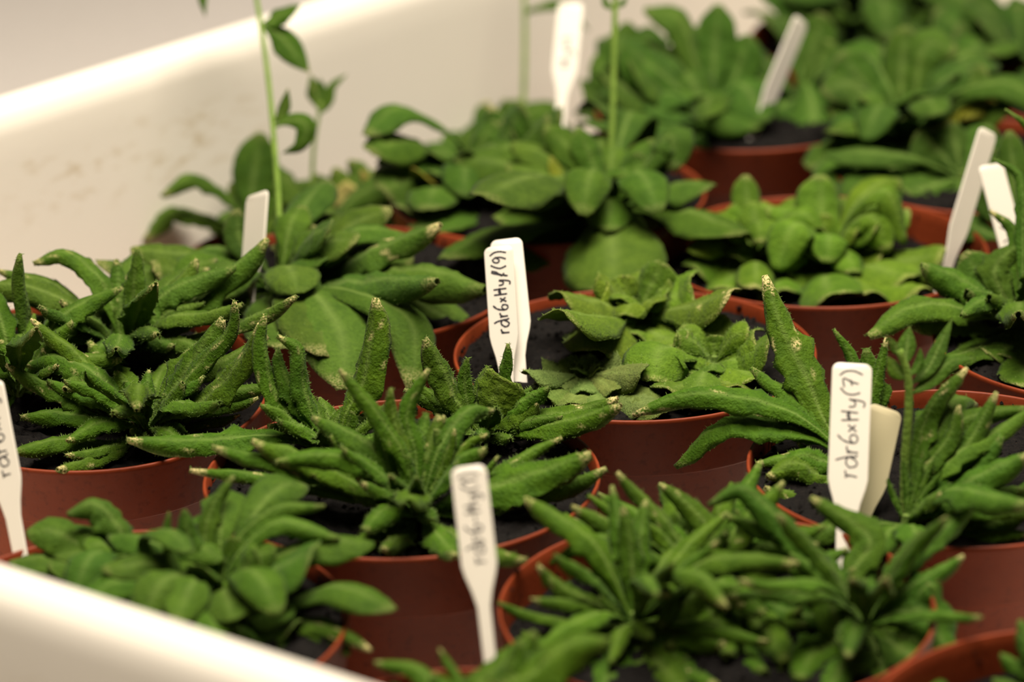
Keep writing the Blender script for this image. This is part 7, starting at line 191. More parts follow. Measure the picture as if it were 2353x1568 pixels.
{"n":"rosette_plant","l":"large spoon-leaved plant left of the slanted thin tag at the back","c":[0.0842,1.2276,0.0905],"leaves":[[[[0,0,0],[-71,-1,76],[-142,0,169],[191,-160,55]],273,"f",[-0.34,-0.08,0.94],0.05,1,[0.051,0.115,0.009],0],[[[0,0,0],[-1,-3,94],[103,-28,191],[199,-163,65]],239,"f",[-0.37,-0.08,0.93],0.05,1,[0.044,0.111,0.009],0],[[[0,0,0],[-68,53,152],[-172,105,305]],202,"f",[0.44,-0.74,0.5],0.05,1,[0.04,0.09,0.009],0],[[[0,0,0],[5,91,176],[-60,193,370]],191,"f",[0.1,-0.87,0.47],0.05,1,[0.048,0.111,0.011],0],[[[0,0,0],[-145,-45,128],[-358,-113,335]],322,"f",[0.7,-0.23,0.67],0.05,1,[0.05,0.103,0.009],0],[[[0,0,0],[-110,-47,73],[-290,-125,210]],307,"f",[0.62,-0.14,0.77],0.05,1,[0.049,0.107,0.008],0],[[[0,0,0],[-185,-130,63],[-347,-240,155]],305,"f",[0.44,-0.06,0.9],0.05,1,[0.05,0.112,0.009],0],[[[0,0,0],[74,58,148],[150,135,345]],179,"f",[-0.4,-0.78,0.48],0.05,1,[0.045,0.111,0.009],0],[[[0,0,0],[108,20,84],[215,46,185]],190,"f",[-0.51,-0.49,0.71],0.05,1,[0.047,0.104,0.007],0],[[[0,0,0],[-99,-162,16],[-233,-376,50]],271,"f",[0.2,0.01,0.98],0.05,1,[0.036,0.091,0.007],0],[[[0,0,0],[14,-50,-22],[80,-113,15]],205,"f",[-0.24,-0.04,0.97],0.05,1,[0.04,0.092,0.006],0],[[[0,0,0],[-66,87,234],[-133,156,419],[-275,168,455]],192,"f",[0.43,-0.73,0.53],0.05,1,[0.056,0.115,0.01],0],[[[0,0,0],[-201,-114,113],[-469,-267,310]],305,"f",[0.58,-0.07,0.81],0.05,1,[0.049,0.099,0.008],0],[[[0,0,0],[-264,-313,121],[-514,-621,310]],301,"f",[0.41,0.12,0.91],0.05,1,[0.042,0.095,0.009],0],[[[0,0,0],[-322,-463,169],[-554,-821,285]],264,"f",[0.32,0.11,0.94],0.05,1,[0.047,0.109,0.01],0],[[[0,0,0],[-144,-35,180],[-392,-103,405]],291,"f",[0.72,-0.29,0.63],0.05,1,[0.041,0.105,0.007],0],[[[0,0,0],[6,97,230],[29,193,460]],179,"f",[-0.1,-0.92,0.39],0.05,1,[0.047,0.114,0.01],0],[[[0,0,0],[-136,77,259],[-247,139,302]],185,"f",[0.41,-0.65,0.64],0.04808667010729915,1,[0.042,0.098,0.01],0],[[[0,0,0],[-130,-111,59],[-236,-202,79]],192,"f",[0.35,-0.04,0.94],0.03897423422683247,1,[0.053,0.106,0.007],0],[[[0,0,0],[-124,100,115],[-225,182,100]],152,"f",[0.08,-0.41,0.91],0.0447522025795807,1,[0.057,0.115,0.01],0],[[[0,0,0],[-125,-20,141],[-227,-36,195]],194,"f",[0.64,-0.33,0.69],0.011314774870137151,1,[0.039,0.098,0.009],0],[[[0,0,0],[-14,128,129],[-26,233,129]],171,"f",[-0.0,-0.48,0.87],0.012894295259941974,1,[0.042,0.091,0.008],0],[[[0,0,0],[-165,-172,123],[-299,-312,178]],167,"f",[0.44,0.08,0.89],0.0005352771645989185,1,[0.043,0.106,0.01],0],[[[0,0,0],[-76,32,143],[-137,58,186]],166,"f",[0.49,-0.66,0.57],0.0285299669329043,1,[0.046,0.101,0.008],0],[[[0,0,0],[-185,-115,89],[-336,-209,24]],158,"f",[0.19,-0.2,0.96],0.031594422199472304,1,[0.046,0.113,0.011],0],[[[0,0,0],[-77,167,158],[-141,303,204]],162,"f",[0.07,-0.53,0.84],0.049155151388065685,1,[0.042,0.105,0.008],0],[[[0,0,0],[-23,-86,146],[-42,-156,177]],159,"f",[0.34,0.67,0.67],0.01658762537184307,1,[0.04,0.093,0.009],0],[[[0,0,0],[-153,80,134],[-278,145,137]],164,"f",[0.2,-0.45,0.87],0.04805759812391432,1,[0.048,0.098,0.008],0],[[[0,0,0],[12,109,164],[23,197,199]],157,"f",[-0.06,-0.7,0.71],0.030021987250632095,1,[0.053,0.108,0.01],0],[[[0,0,0],[-121,-78,147],[-257,-166,196],[-359,-232,117]],200,"f",[0.37,-0.11,0.92],0.034824688167345116,1,[0.047,0.114,0.01],0],[[[0,0,0],[-24,-202,179],[-52,-429,238],[-72,-600,225]],178,"f",[0.06,0.34,0.94],0.016064049026400396,1,[0.048,0.099,0.007],0],[[[0,0,0],[-39,174,218],[-83,369,291],[-115,516,126]],165,"f",[-0.04,-0.24,0.97],0.027369861209057152,1,[0.044,0.093,0.009],0],[[[0,0,0],[-75,158,167],[-160,335,222],[-224,468,154]],161,"f",[-0.02,-0.32,0.95],0.02146007738993428,1,[0.046,0.116,0.01],0],[[[0,0,0],[-134,134,225],[-285,286,300],[-398,399,176]],178,"f",[0.03,-0.38,0.93],0.020890388047039823,1,[0.052,0.115,0.009],0],[[[0,0,0],[-158,30,142],[-337,64,189],[-470,89,107]],168,"f",[0.14,-0.36,0.92],0.03918458024094326,1,[0.037,0.094,0.009],0],[[[0,0,0],[-134,-83,135],[-284,-177,181],[-397,-248,63]],207,"f",[0.26,-0.17,0.95],0.024199129782471553,1,[0.049,0.106,0.01],0]],"stems":[]},
{"n":"rosette_plant","l":"spoon-leaved plant right of the slanted thin tag at the back","c":[0.1223,1.2648,0.0905],"leaves":[[[[0,0,0],[21,-53,82],[40,-243,7],[6,-428,-65]],307,"f",[-0.04,-0.15,0.99],0.1,1,[0.047,0.113,0.009],0],[[[0,0,0],[12,51,108],[-1,130,275]],184,"f",[-0.04,-0.9,0.43],0.1,1,[0.046,0.106,0.009],0],[[[0,0,0],[65,26,76],[123,79,230]],186,"f",[-0.47,-0.72,0.5],0.1,1,[0.056,0.117,0.011],0],[[[0,0,0],[-45,9,46],[-136,30,155]],203,"f",[0.56,-0.57,0.6],0.1,1,[0.038,0.097,0.008],0],[[[0,0,0],[92,-72,67],[208,-166,130]],315,"f",[-0.53,-0.0,0.85],0.1,1,[0.043,0.108,0.008],0],[[[0,0,0],[108,-106,2],[256,-231,55]],281,"f",[-0.3,-0.11,0.95],0.1,1,[0.039,0.096,0.009],0],[[[0,0,0],[67,-160,-38],[59,-348,-110]],98,"r",[-0.01,-0.3,0.95],0.1,1,[0.046,0.096,0.008],0],[[[0,0,0],[-74,-118,9],[-157,-231,45]],280,"f",[0.23,0.03,0.97],0.1,1,[0.046,0.113,0.01],0],[[[0,0,0],[49,56,144],[108,128,330]],184,"f",[-0.35,-0.83,0.44],0.1,1,[0.044,0.1,0.007],0],[[[0,0,0],[-85,-15,92],[-215,-37,270]],285,"f",[0.75,-0.39,0.54],0.1,1,[0.039,0.092,0.008],0],[[[0,0,0],[178,-153,131],[324,-279,72]],171,"f",[-0.31,-0.11,0.95],0.08509138487372025,1,[0.041,0.104,0.01],0],[[[0,0,0],[180,49,87],[328,89,100]],144,"f",[-0.18,-0.37,0.91],0.05812595383310966,1,[0.052,0.11,0.009],0],[[[0,0,0],[184,-66,199],[335,-119,218]],175,"f",[-0.58,-0.2,0.79],0.0933887632345203,1,[0.042,0.108,0.007],0],[[[0,0,0],[117,-136,163],[249,-289,217],[348,-404,91]],184,"f",[-0.3,-0.05,0.95],0.09247388664374445,1,[0.051,0.119,0.008],0],[[[0,0,0],[182,-15,129],[386,-33,172],[539,-46,101]],197,"f",[-0.2,-0.32,0.93],0.03501032550544625,1,[0.045,0.099,0.007],0],[[[0,0,0],[144,-11,161],[305,-23,215],[426,-32,141]],200,"f",[-0.32,-0.32,0.89],0.0013310713005786458,1,[0.044,0.097,0.009],0],[[[0,0,0],[154,69,109],[328,147,145],[459,206,63]],163,"f",[0.01,-0.3,0.95],0.06274713282677376,1,[0.044,0.098,0.009],0]],"stems":[]},
{"n":"rosette_plant","l":"dense spoon-leaved plant at the back right under the yellowing leaf","c":[0.1588,1.1986,0.0925],"leaves":[[[[0,0,0],[-70,21,104],[-227,38,229],[-333,7,195]],231,"f",[0.46,-0.39,0.8],0.1,1,[0.041,0.088,0.008],0],[[[0,0,0],[-145,-192,46],[-294,-305,67],[-415,-422,19]],285,"f",[0.17,-0.12,0.98],0.1,1,[0.047,0.1,0.007],0],[[[0,0,0],[-125,-318,15],[-263,-494,22],[-378,-645,-4]],291,"f",[0.11,-0.07,0.99],0.1,1,[0.047,0.108,0.008],0],[[[0,0,0],[-83,-386,35],[-197,-647,36],[-253,-860,-4]],287,"f",[0.05,-0.02,1.0],0.1,1,[0.043,0.098,0.007],0],[[[0,0,0],[-86,15,52],[-207,36,120],[-312,38,140]],236,"f",[0.34,-0.39,0.86],0.1,1,[0.054,0.11,0.008],0],[[[0,0,0],[-101,28,-7],[-26,89,64],[-223,235,225]],198,"f",[0.18,-0.58,0.79],0.1,1,[0.042,0.107,0.01],0],[[[0,0,0],[-28,74,105],[-108,164,225]],179,"f",[0.19,-0.75,0.64],0.1,1,[0.051,0.115,0.008],0],[[[0,0,0],[23,70,123],[-22,167,295]],176,"f",[0.0,-0.87,0.49],0.1,1,[0.046,0.116,0.008],0],[[[0,0,0],[55,46,94],[113,114,235]],175,"f",[-0.38,-0.75,0.55],0.1,1,[0.04,0.095,0.009],0],[[[0,0,0],[120,1,70],[256,12,190]],241,"f",[-0.53,-0.4,0.75],0.1,1,[0.048,0.112,0.01],0],[[[0,0,0],[96,-52,51],[237,-124,178],[256,-177,140]],312,"f",[-0.51,-0.06,0.86],0.1,1,[0.165,0.179,0.009],0],[[[0,0,0],[128,-83,5],[317,-174,120]],299,"f",[-0.42,-0.15,0.9],0.1,1,[0.041,0.089,0.006],0],[[[0,0,0],[-47,-105,-20],[-194,-341,-30]],285,"f",[0.07,-0.13,0.99],0.1,1,[0.04,0.095,0.008],0],[[[0,0,0],[-85,-128,6],[-247,-341,60]],299,"f",[0.22,0.01,0.98],0.1,1,[0.053,0.112,0.01],0],[[[0,0,0],[-1,-155,-41],[-79,-383,-90]],226,"f",[-0.02,-0.22,0.97],0.1,1,[0.056,0.115,0.009],0],[[[0,0,0],[62,-196,-29],[113,-331,-40]],239,"f",[-0.1,-0.15,0.98],0.1,1,[0.044,0.106,0.009],0],[[[0,0,0],[102,-152,-8],[259,-369,5]],276,"f",[-0.19,-0.12,0.97],0.1,1,[0.044,0.098,0.007],0],[[[0,0,0],[152,-8,108],[303,1,300]],216,"f",[-0.64,-0.42,0.65],0.1,1,[0.057,0.114,0.01],0],[[[0,0,0],[181,-65,53],[406,-122,245]],279,"f",[-0.55,-0.22,0.8],0.1,1,[0.053,0.107,0.007],0],[[[0,0,0],[38,57,145],[95,138,355],[216,125,320]],182,"f",[-0.48,-0.66,0.58],0.1,1,[0.052,0.111,0.009],0],[[[0,0,0],[-11,94,189],[15,205,410]],176,"f",[-0.09,-0.89,0.45],0.1,1,[0.047,0.101,0.007],0],[[[0,0,0],[-84,50,114],[-252,142,325]],210,"f",[0.41,-0.67,0.61],0.1,1,[0.04,0.098,0.007],0],[[[0,0,0],[-123,-164,-35],[-351,-375,20]],293,"f",[0.17,-0.11,0.98],0.1,1,[0.045,0.099,0.007],0],[[[0,0,0],[-166,-247,-62],[-357,-447,-45]],239,"f",[0.09,-0.17,0.98],0.1,1,[0.048,0.109,0.01],0],[[[0,0,0],[22,-251,-64],[-3,-458,-120]],190,"f",[-0.04,-0.25,0.97],0.1,1,[0.05,0.116,0.009],0],[[[0,0,0],[89,-266,-97],[204,-416,-85]],218,"f",[-0.08,-0.24,0.97],0.1,1,[0.04,0.091,0.008],0],[[[0,0,0],[41,167,204],[75,304,248]],199,"f",[-0.11,-0.61,0.78],0.09031523973114508,1,[0.043,0.104,0.01],0],[[[0,0,0],[-112,-82,205],[-204,-148,226]],166,"f",[0.73,0.04,0.68],0.08153727126636472,1,[0.054,0.116,0.009],0],[[[0,0,0],[-87,182,70],[-158,331,-12]],190,"f",[-0.18,-0.05,0.98],0.09159042377104867,1,[0.045,0.113,0.01],0],[[[0,0,0],[-18,-151,107],[-32,-275,177]],155,"f",[0.06,0.54,0.84],0.08466026343645738,1,[0.046,0.114,0.011],0],[[[0,0,0],[182,115,157],[330,209,204]],188,"f",[-0.24,-0.45,0.86],0.053712708518502364,1,[0.042,0.094,0.007],0],[[[0,0,0],[25,124,107],[46,225,104]],158,"f",[-0.06,-0.41,0.91],0.03498872252326662,1,[0.052,0.114,0.01],0],[[[0,0,0],[-123,-84,162],[-223,-153,169]],181,"f",[0.6,0.01,0.8],0.012236575188699951,1,[0.046,0.112,0.009],0],[[[0,0,0],[110,12,134],[201,21,133]],174,"f",[-0.47,-0.41,0.78],0.09466484322781502,1,[0.035,0.089,0.008],0],[[[0,0,0],[-161,100,167],[-292,182,226]],165,"f",[0.27,-0.55,0.79],0.040959618686455285,1,[0.036,0.089,0.006],0],[[[0,0,0],[0,-137,229],[0,-250,263]],186,"f",[-0.1,0.72,0.68],0.032341435169629174,1,[0.044,0.104,0.007],0],[[[0,0,0],[58,176,145],[105,319,160]],151,"f",[-0.08,-0.43,0.9],0.002253381989378489,1,[0.046,0.113,0.009],0],[[[0,0,0],[-46,113,163],[-83,206,188]],186,"f",[0.08,-0.66,0.75],0.0801039063861894,1,[0.045,0.11,0.01],0],[[[0,0,0],[-120,-223,59],[-218,-406,-20]],163,"f",[0.09,-0.09,0.99],0.03624454571995106,1,[0.051,0.104,0.009],0],[[[0,0,0],[149,17,238],[272,31,273]],160,"f",[-0.6,-0.47,0.65],0.06457353913538477,1,[0.043,0.1,0.01],0],[[[0,0,0],[-140,69,189],[-254,126,209]],167,"f",[0.34,-0.56,0.76],0.038192332999275914,1,[0.042,0.1,0.009],0],[[[0,0,0],[89,-130,243],[162,-235,338]],151,"f",[-0.76,0.3,0.57],0.04139122857740893,1,[0.04,0.096,0.009],0],[[[0,0,0],[68,167,198],[123,303,194]],186,"f",[-0.11,-0.5,0.86],0.028264968496946864,1,[0.048,0.108,0.007],0],[[[0,0,0],[-157,-75,84],[-286,-136,92]],196,"f",[0.37,-0.16,0.92],0.04653093195827479,1,[0.052,0.109,0.009],0],[[[0,0,0],[-71,91,131],[-128,165,180]],164,"f",[0.18,-0.65,0.73],0.07865645139999335,1,[0.041,0.095,0.009],0],[[[0,0,0],[101,55,160],[184,99,162]],140,"f",[-0.38,-0.53,0.76],0.04767635648082252,1,[0.039,0.093,0.009],0],[[[0,0,0],[114,171,175],[243,362,233],[340,506,152]],180,"f",[-0.02,-0.28,0.96],0.03175531430894107,1,[0.049,0.108,0.008],0],[[[0,0,0],[-11,191,140],[-22,406,187],[-31,568,101]],209,"f",[-0.05,-0.18,0.98],0.07055319086950189,1,[0.043,0.109,0.008],0],[[[0,0,0],[-52,177,188],[-111,376,250],[-155,525,165]],208,"f",[-0.04,-0.31,0.95],0.052759183221623034,1,[0.05,0.114,0.008],0],[[[0,0,0],[-70,124,214],[-148,263,285],[-207,367,205]],204,"f",[0.04,-0.47,0.88],0.018394645497825626,1,[0.047,0.108,0.009],0],[[[0,0,0],[-118,-120,119],[-251,-256,159],[-351,-357,151]],193,"f",[0.36,0.04,0.93],0.06894337904179736,1,[0.055,0.11,0.008],0],[[[0,0,0],[-99,-103,105],[-211,-218,140],[-295,-305,65]],194,"f",[0.26,-0.04,0.97],0.008122433859464984,1,[0.042,0.105,0.009],0],[[[0,0,0],[-70,-138,168],[-149,-294,224],[-208,-411,132]],171,"f",[0.24,0.18,0.95],0.004598443472015812,1,[0.043,0.1,0.009],0],[[[0,0,0],[17,-177,208],[36,-375,278],[51,-524,263]],172,"f",[-0.15,0.43,0.89],0.037956958042193734,1,[0.049,0.105,0.009],0],[[[0,0,0],[179,-87,213],[380,-184,284],[531,-257,182]],180,"f",[-0.4,-0.18,0.9],0.07180401423102888,1,[0.042,0.095,0.007],0],[[[0,0,0],[135,85,206],[287,181,275],[401,253,231]],206,"f",[-0.22,-0.44,0.87],0.007339526590944168,1,[0.038,0.09,0.008],0],[[[0,0,0],[148,143,208],[314,304,278],[438,425,119]],164,"f",[0.0,-0.27,0.96],0.016407678673898186,1,[0.051,0.109,0.01],0]],"stems":[]},
{"n":"rosette_plant","l":"spoon-leaved plant at the top edge behind the slanted thin tag","c":[0.1629,1.3737,0.0875],"leaves":[[[[0,0,0],[-79,21,108],[-177,43,225]],245,"f",[0.56,-0.61,0.56],0.1,1,[0.042,0.092,0.008],0],[[[0,0,0],[-61,-11,55],[-264,-66,135]],347,"f",[0.49,-0.25,0.84],0.1,1,[0.038,0.09,0.01],0],[[[0,0,0],[79,22,84],[178,52,195]],225,"f",[-0.54,-0.55,0.64],0.1,1,[0.04,0.1,0.01],0],[[[0,0,0],[85,-109,39],[233,-304,110]],362,"f",[-0.37,0.05,0.93],0.1,1,[0.046,0.096,0.01],0],[[[0,0,0],[3,53,117],[8,127,280]],198,"f",[-0.08,-0.91,0.41],0.1,1,[0.046,0.097,0.009],0],[[[0,0,0],[-111,-116,5],[-305,-298,60]],339,"f",[0.25,-0.07,0.96],0.1,1,[0.034,0.085,0.007],0],[[[0,0,0],[-188,-85,119],[-433,-202,255]],362,"f",[0.55,-0.13,0.83],0.1,1,[0.043,0.098,0.01],0],[[[0,0,0],[-270,-330,128],[-550,-686,290]],356,"f",[0.36,0.1,0.93],0.1,1,[0.045,0.096,0.011],0],[[[0,0,0],[131,-41,80],[334,-112,175]],316,"f",[-0.51,-0.22,0.83],0.1,1,[0.042,0.09,0.007],0],[[[0,0,0],[48,-100,-24],[163,-280,-35]],271,"f",[-0.12,-0.19,0.97],0.1,1,[0.097,0.105,0.007],0],[[[0,0,0],[-123,-21,120],[-324,-60,295]],321,"f",[0.67,-0.33,0.67],0.1,1,[0.043,0.092,0.009],0],[[[0,0,0],[-188,-112,5],[-395,-239,5]],306,"f",[0.15,-0.22,0.96],0.1,1,[0.033,0.084,0.008],0],[[[0,0,0],[-191,-121,108],[-399,-259,210]],338,"f",[0.49,-0.05,0.87],0.1,1,[0.044,0.104,0.008],0],[[[0,0,0],[-229,-97,183],[-554,-252,330]],361,"f",[0.55,-0.14,0.82],0.1,1,[0.039,0.098,0.009],0],[[[0,0,0],[92,-45,121],[167,-81,178]],189,"f",[-0.75,-0.14,0.64],0.08764712771380624,1,[0.045,0.108,0.012],0],[[[0,0,0],[-63,147,120],[-114,268,144]],159,"f",[0.02,-0.47,0.88],0.0897642551712194,1,[0.044,0.099,0.009],0],[[[0,0,0],[-38,-125,179],[-69,-227,224]],178,"f",[0.32,0.61,0.72],0.047847737279266195,1,[0.048,0.104,0.012],0],[[[0,0,0],[77,42,124],[139,77,149]],189,"f",[-0.42,-0.58,0.7],0.03643835642599335,1,[0.047,0.104,0.008],0],[[[0,0,0],[-164,58,152],[-298,106,210]],173,"f",[0.37,-0.51,0.78],0.0745270089922526,1,[0.044,0.096,0.01],0],[[[0,0,0],[44,-182,124],[81,-331,165]],179,"f",[-0.26,0.38,0.89],0.02950524148907484,1,[0.052,0.108,0.012],0],[[[0,0,0],[42,199,115],[76,362,79]],183,"f",[-0.01,-0.21,0.98],0.08508432778137273,1,[0.036,0.093,0.008],0],[[[0,0,0],[-110,-114,152],[-199,-207,160]],186,"f",[0.52,0.14,0.84],0.04523138974995902,1,[0.046,0.097,0.009],0],[[[0,0,0],[186,-25,52],[339,-45,7]],196,"f",[-0.06,-0.32,0.94],0.039599297524119496,1,[0.035,0.09,0.007],0],[[[0,0,0],[-5,-166,140],[-9,-301,176]],185,"f",[-0.03,0.5,0.86],0.06772045730341429,1,[0.049,0.109,0.009],0],[[[0,0,0],[167,191,127],[303,348,108]],154,"f",[-0.01,-0.29,0.96],0.09844546616278099,1,[0.035,0.085,0.008],0],[[[0,0,0],[112,-49,143],[204,-89,197]],161,"f",[-0.72,-0.17,0.67],0.06056253232888514,1,[0.037,0.087,0.007],0],[[[0,0,0],[-3,228,106],[-5,414,103]],160,"f",[-0.04,-0.24,0.97],0.03531984031836385,1,[0.043,0.097,0.008],0],[[[0,0,0],[-51,-146,207],[-92,-266,281]],151,"f",[0.38,0.61,0.7],0.0728820188676257,1,[0.042,0.089,0.01],0],[[[0,0,0],[203,18,77],[369,33,86]],168,"f",[-0.18,-0.34,0.92],0.01603426027445627,1,[0.038,0.093,0.008],0],[[[0,0,0],[-176,154,114],[-319,280,97]],196,"f",[-0.02,-0.34,0.94],0.09517963038299253,1,[0.047,0.105,0.009],0],[[[0,0,0],[36,-140,141],[66,-254,154]],168,"f",[-0.3,0.44,0.85],0.07339119460269093,1,[0.045,0.109,0.01],0],[[[0,0,0],[55,74,169],[101,134,237]],187,"f",[-0.31,-0.76,0.56],0.0965783187396619,1,[0.045,0.102,0.011],0],[[[0,0,0],[-164,-27,153],[-299,-49,197]],192,"f",[0.56,-0.31,0.77],0.09117409776543015,1,[0.044,0.099,0.008],0],[[[0,0,0],[113,-51,222],[205,-93,306]],186,"f",[-0.84,-0.22,0.49],0.0334179349762033,1,[0.048,0.101,0.01],0],[[[0,0,0],[-84,116,105],[-153,211,172]],162,"f",[0.13,-0.57,0.81],0.08528088053944416,1,[0.041,0.096,0.01],0],[[[0,0,0],[4,-188,79],[6,-342,16]],159,"f",[-0.05,0.05,1.0],0.09861216461097548,1,[0.044,0.094,0.01],0],[[[0,0,0],[181,161,173],[330,293,232]],193,"f",[-0.19,-0.47,0.86],0.03163656378035268,1,[0.043,0.103,0.008],0],[[[0,0,0],[160,-208,102],[291,-378,20]],190,"f",[-0.22,-0.12,0.97],0.06209374771746813,1,[0.044,0.103,0.009],0],[[[0,0,0],[107,125,159],[228,265,211],[319,370,191]],202,"f",[-0.1,-0.39,0.92],0.056580449666529475,1,[0.048,0.107,0.009],0],[[[0,0,0],[13,205,143],[27,435,191],[37,608,146]],165,"f",[-0.03,-0.23,0.97],0.04338240686129366,1,[0.042,0.095,0.009],0],[[[0,0,0],[-61,143,181],[-129,304,241],[-181,425,79]],184,"f",[-0.09,-0.22,0.97],0.031418022030120986,1,[0.041,0.085,0.009],0],[[[0,0,0],[-104,97,206],[-222,207,274],[-310,289,152]],178,"f",[0.06,-0.42,0.91],0.031702086583241244,1,[0.045,0.104,0.011],0],[[[0,0,0],[-150,106,216],[-320,225,288],[-447,314,205]],208,"f",[0.11,-0.43,0.89],0.013904032514275178,1,[0.04,0.099,0.008],0],[[[0,0,0],[-138,-106,211],[-293,-224,282],[-409,-314,255]],205,"f",[0.52,0.01,0.85],0.01137488839015295,1,[0.039,0.089,0.009],0],[[[0,0,0],[13,-183,187],[28,-389,250],[39,-544,117]],203,"f",[-0.09,0.2,0.97],0.06697716635303741,1,[0.04,0.093,0.008],0],[[[0,0,0],[90,-169,81],[190,-359,108],[266,-502,34]],193,"f",[-0.21,-0.04,0.98],0.09294284739559762,1,[0.035,0.086,0.009],0],[[[0,0,0],[168,-72,215],[357,-153,287],[499,-214,148]],186,"f",[-0.36,-0.21,0.91],0.024958587785986253,1,[0.039,0.095,0.009],0],[[[0,0,0],[163,-2,195],[346,-4,259],[483,-5,96]],180,"f",[-0.19,-0.33,0.93],0.07868223716799636,1,[0.037,0.083,0.009],0],[[[0,0,0],[186,43,151],[395,91,202],[552,127,196]],186,"f",[-0.23,-0.38,0.9],0.018094827456504183,1,[0.045,0.108,0.011],0]],"stems":[]},
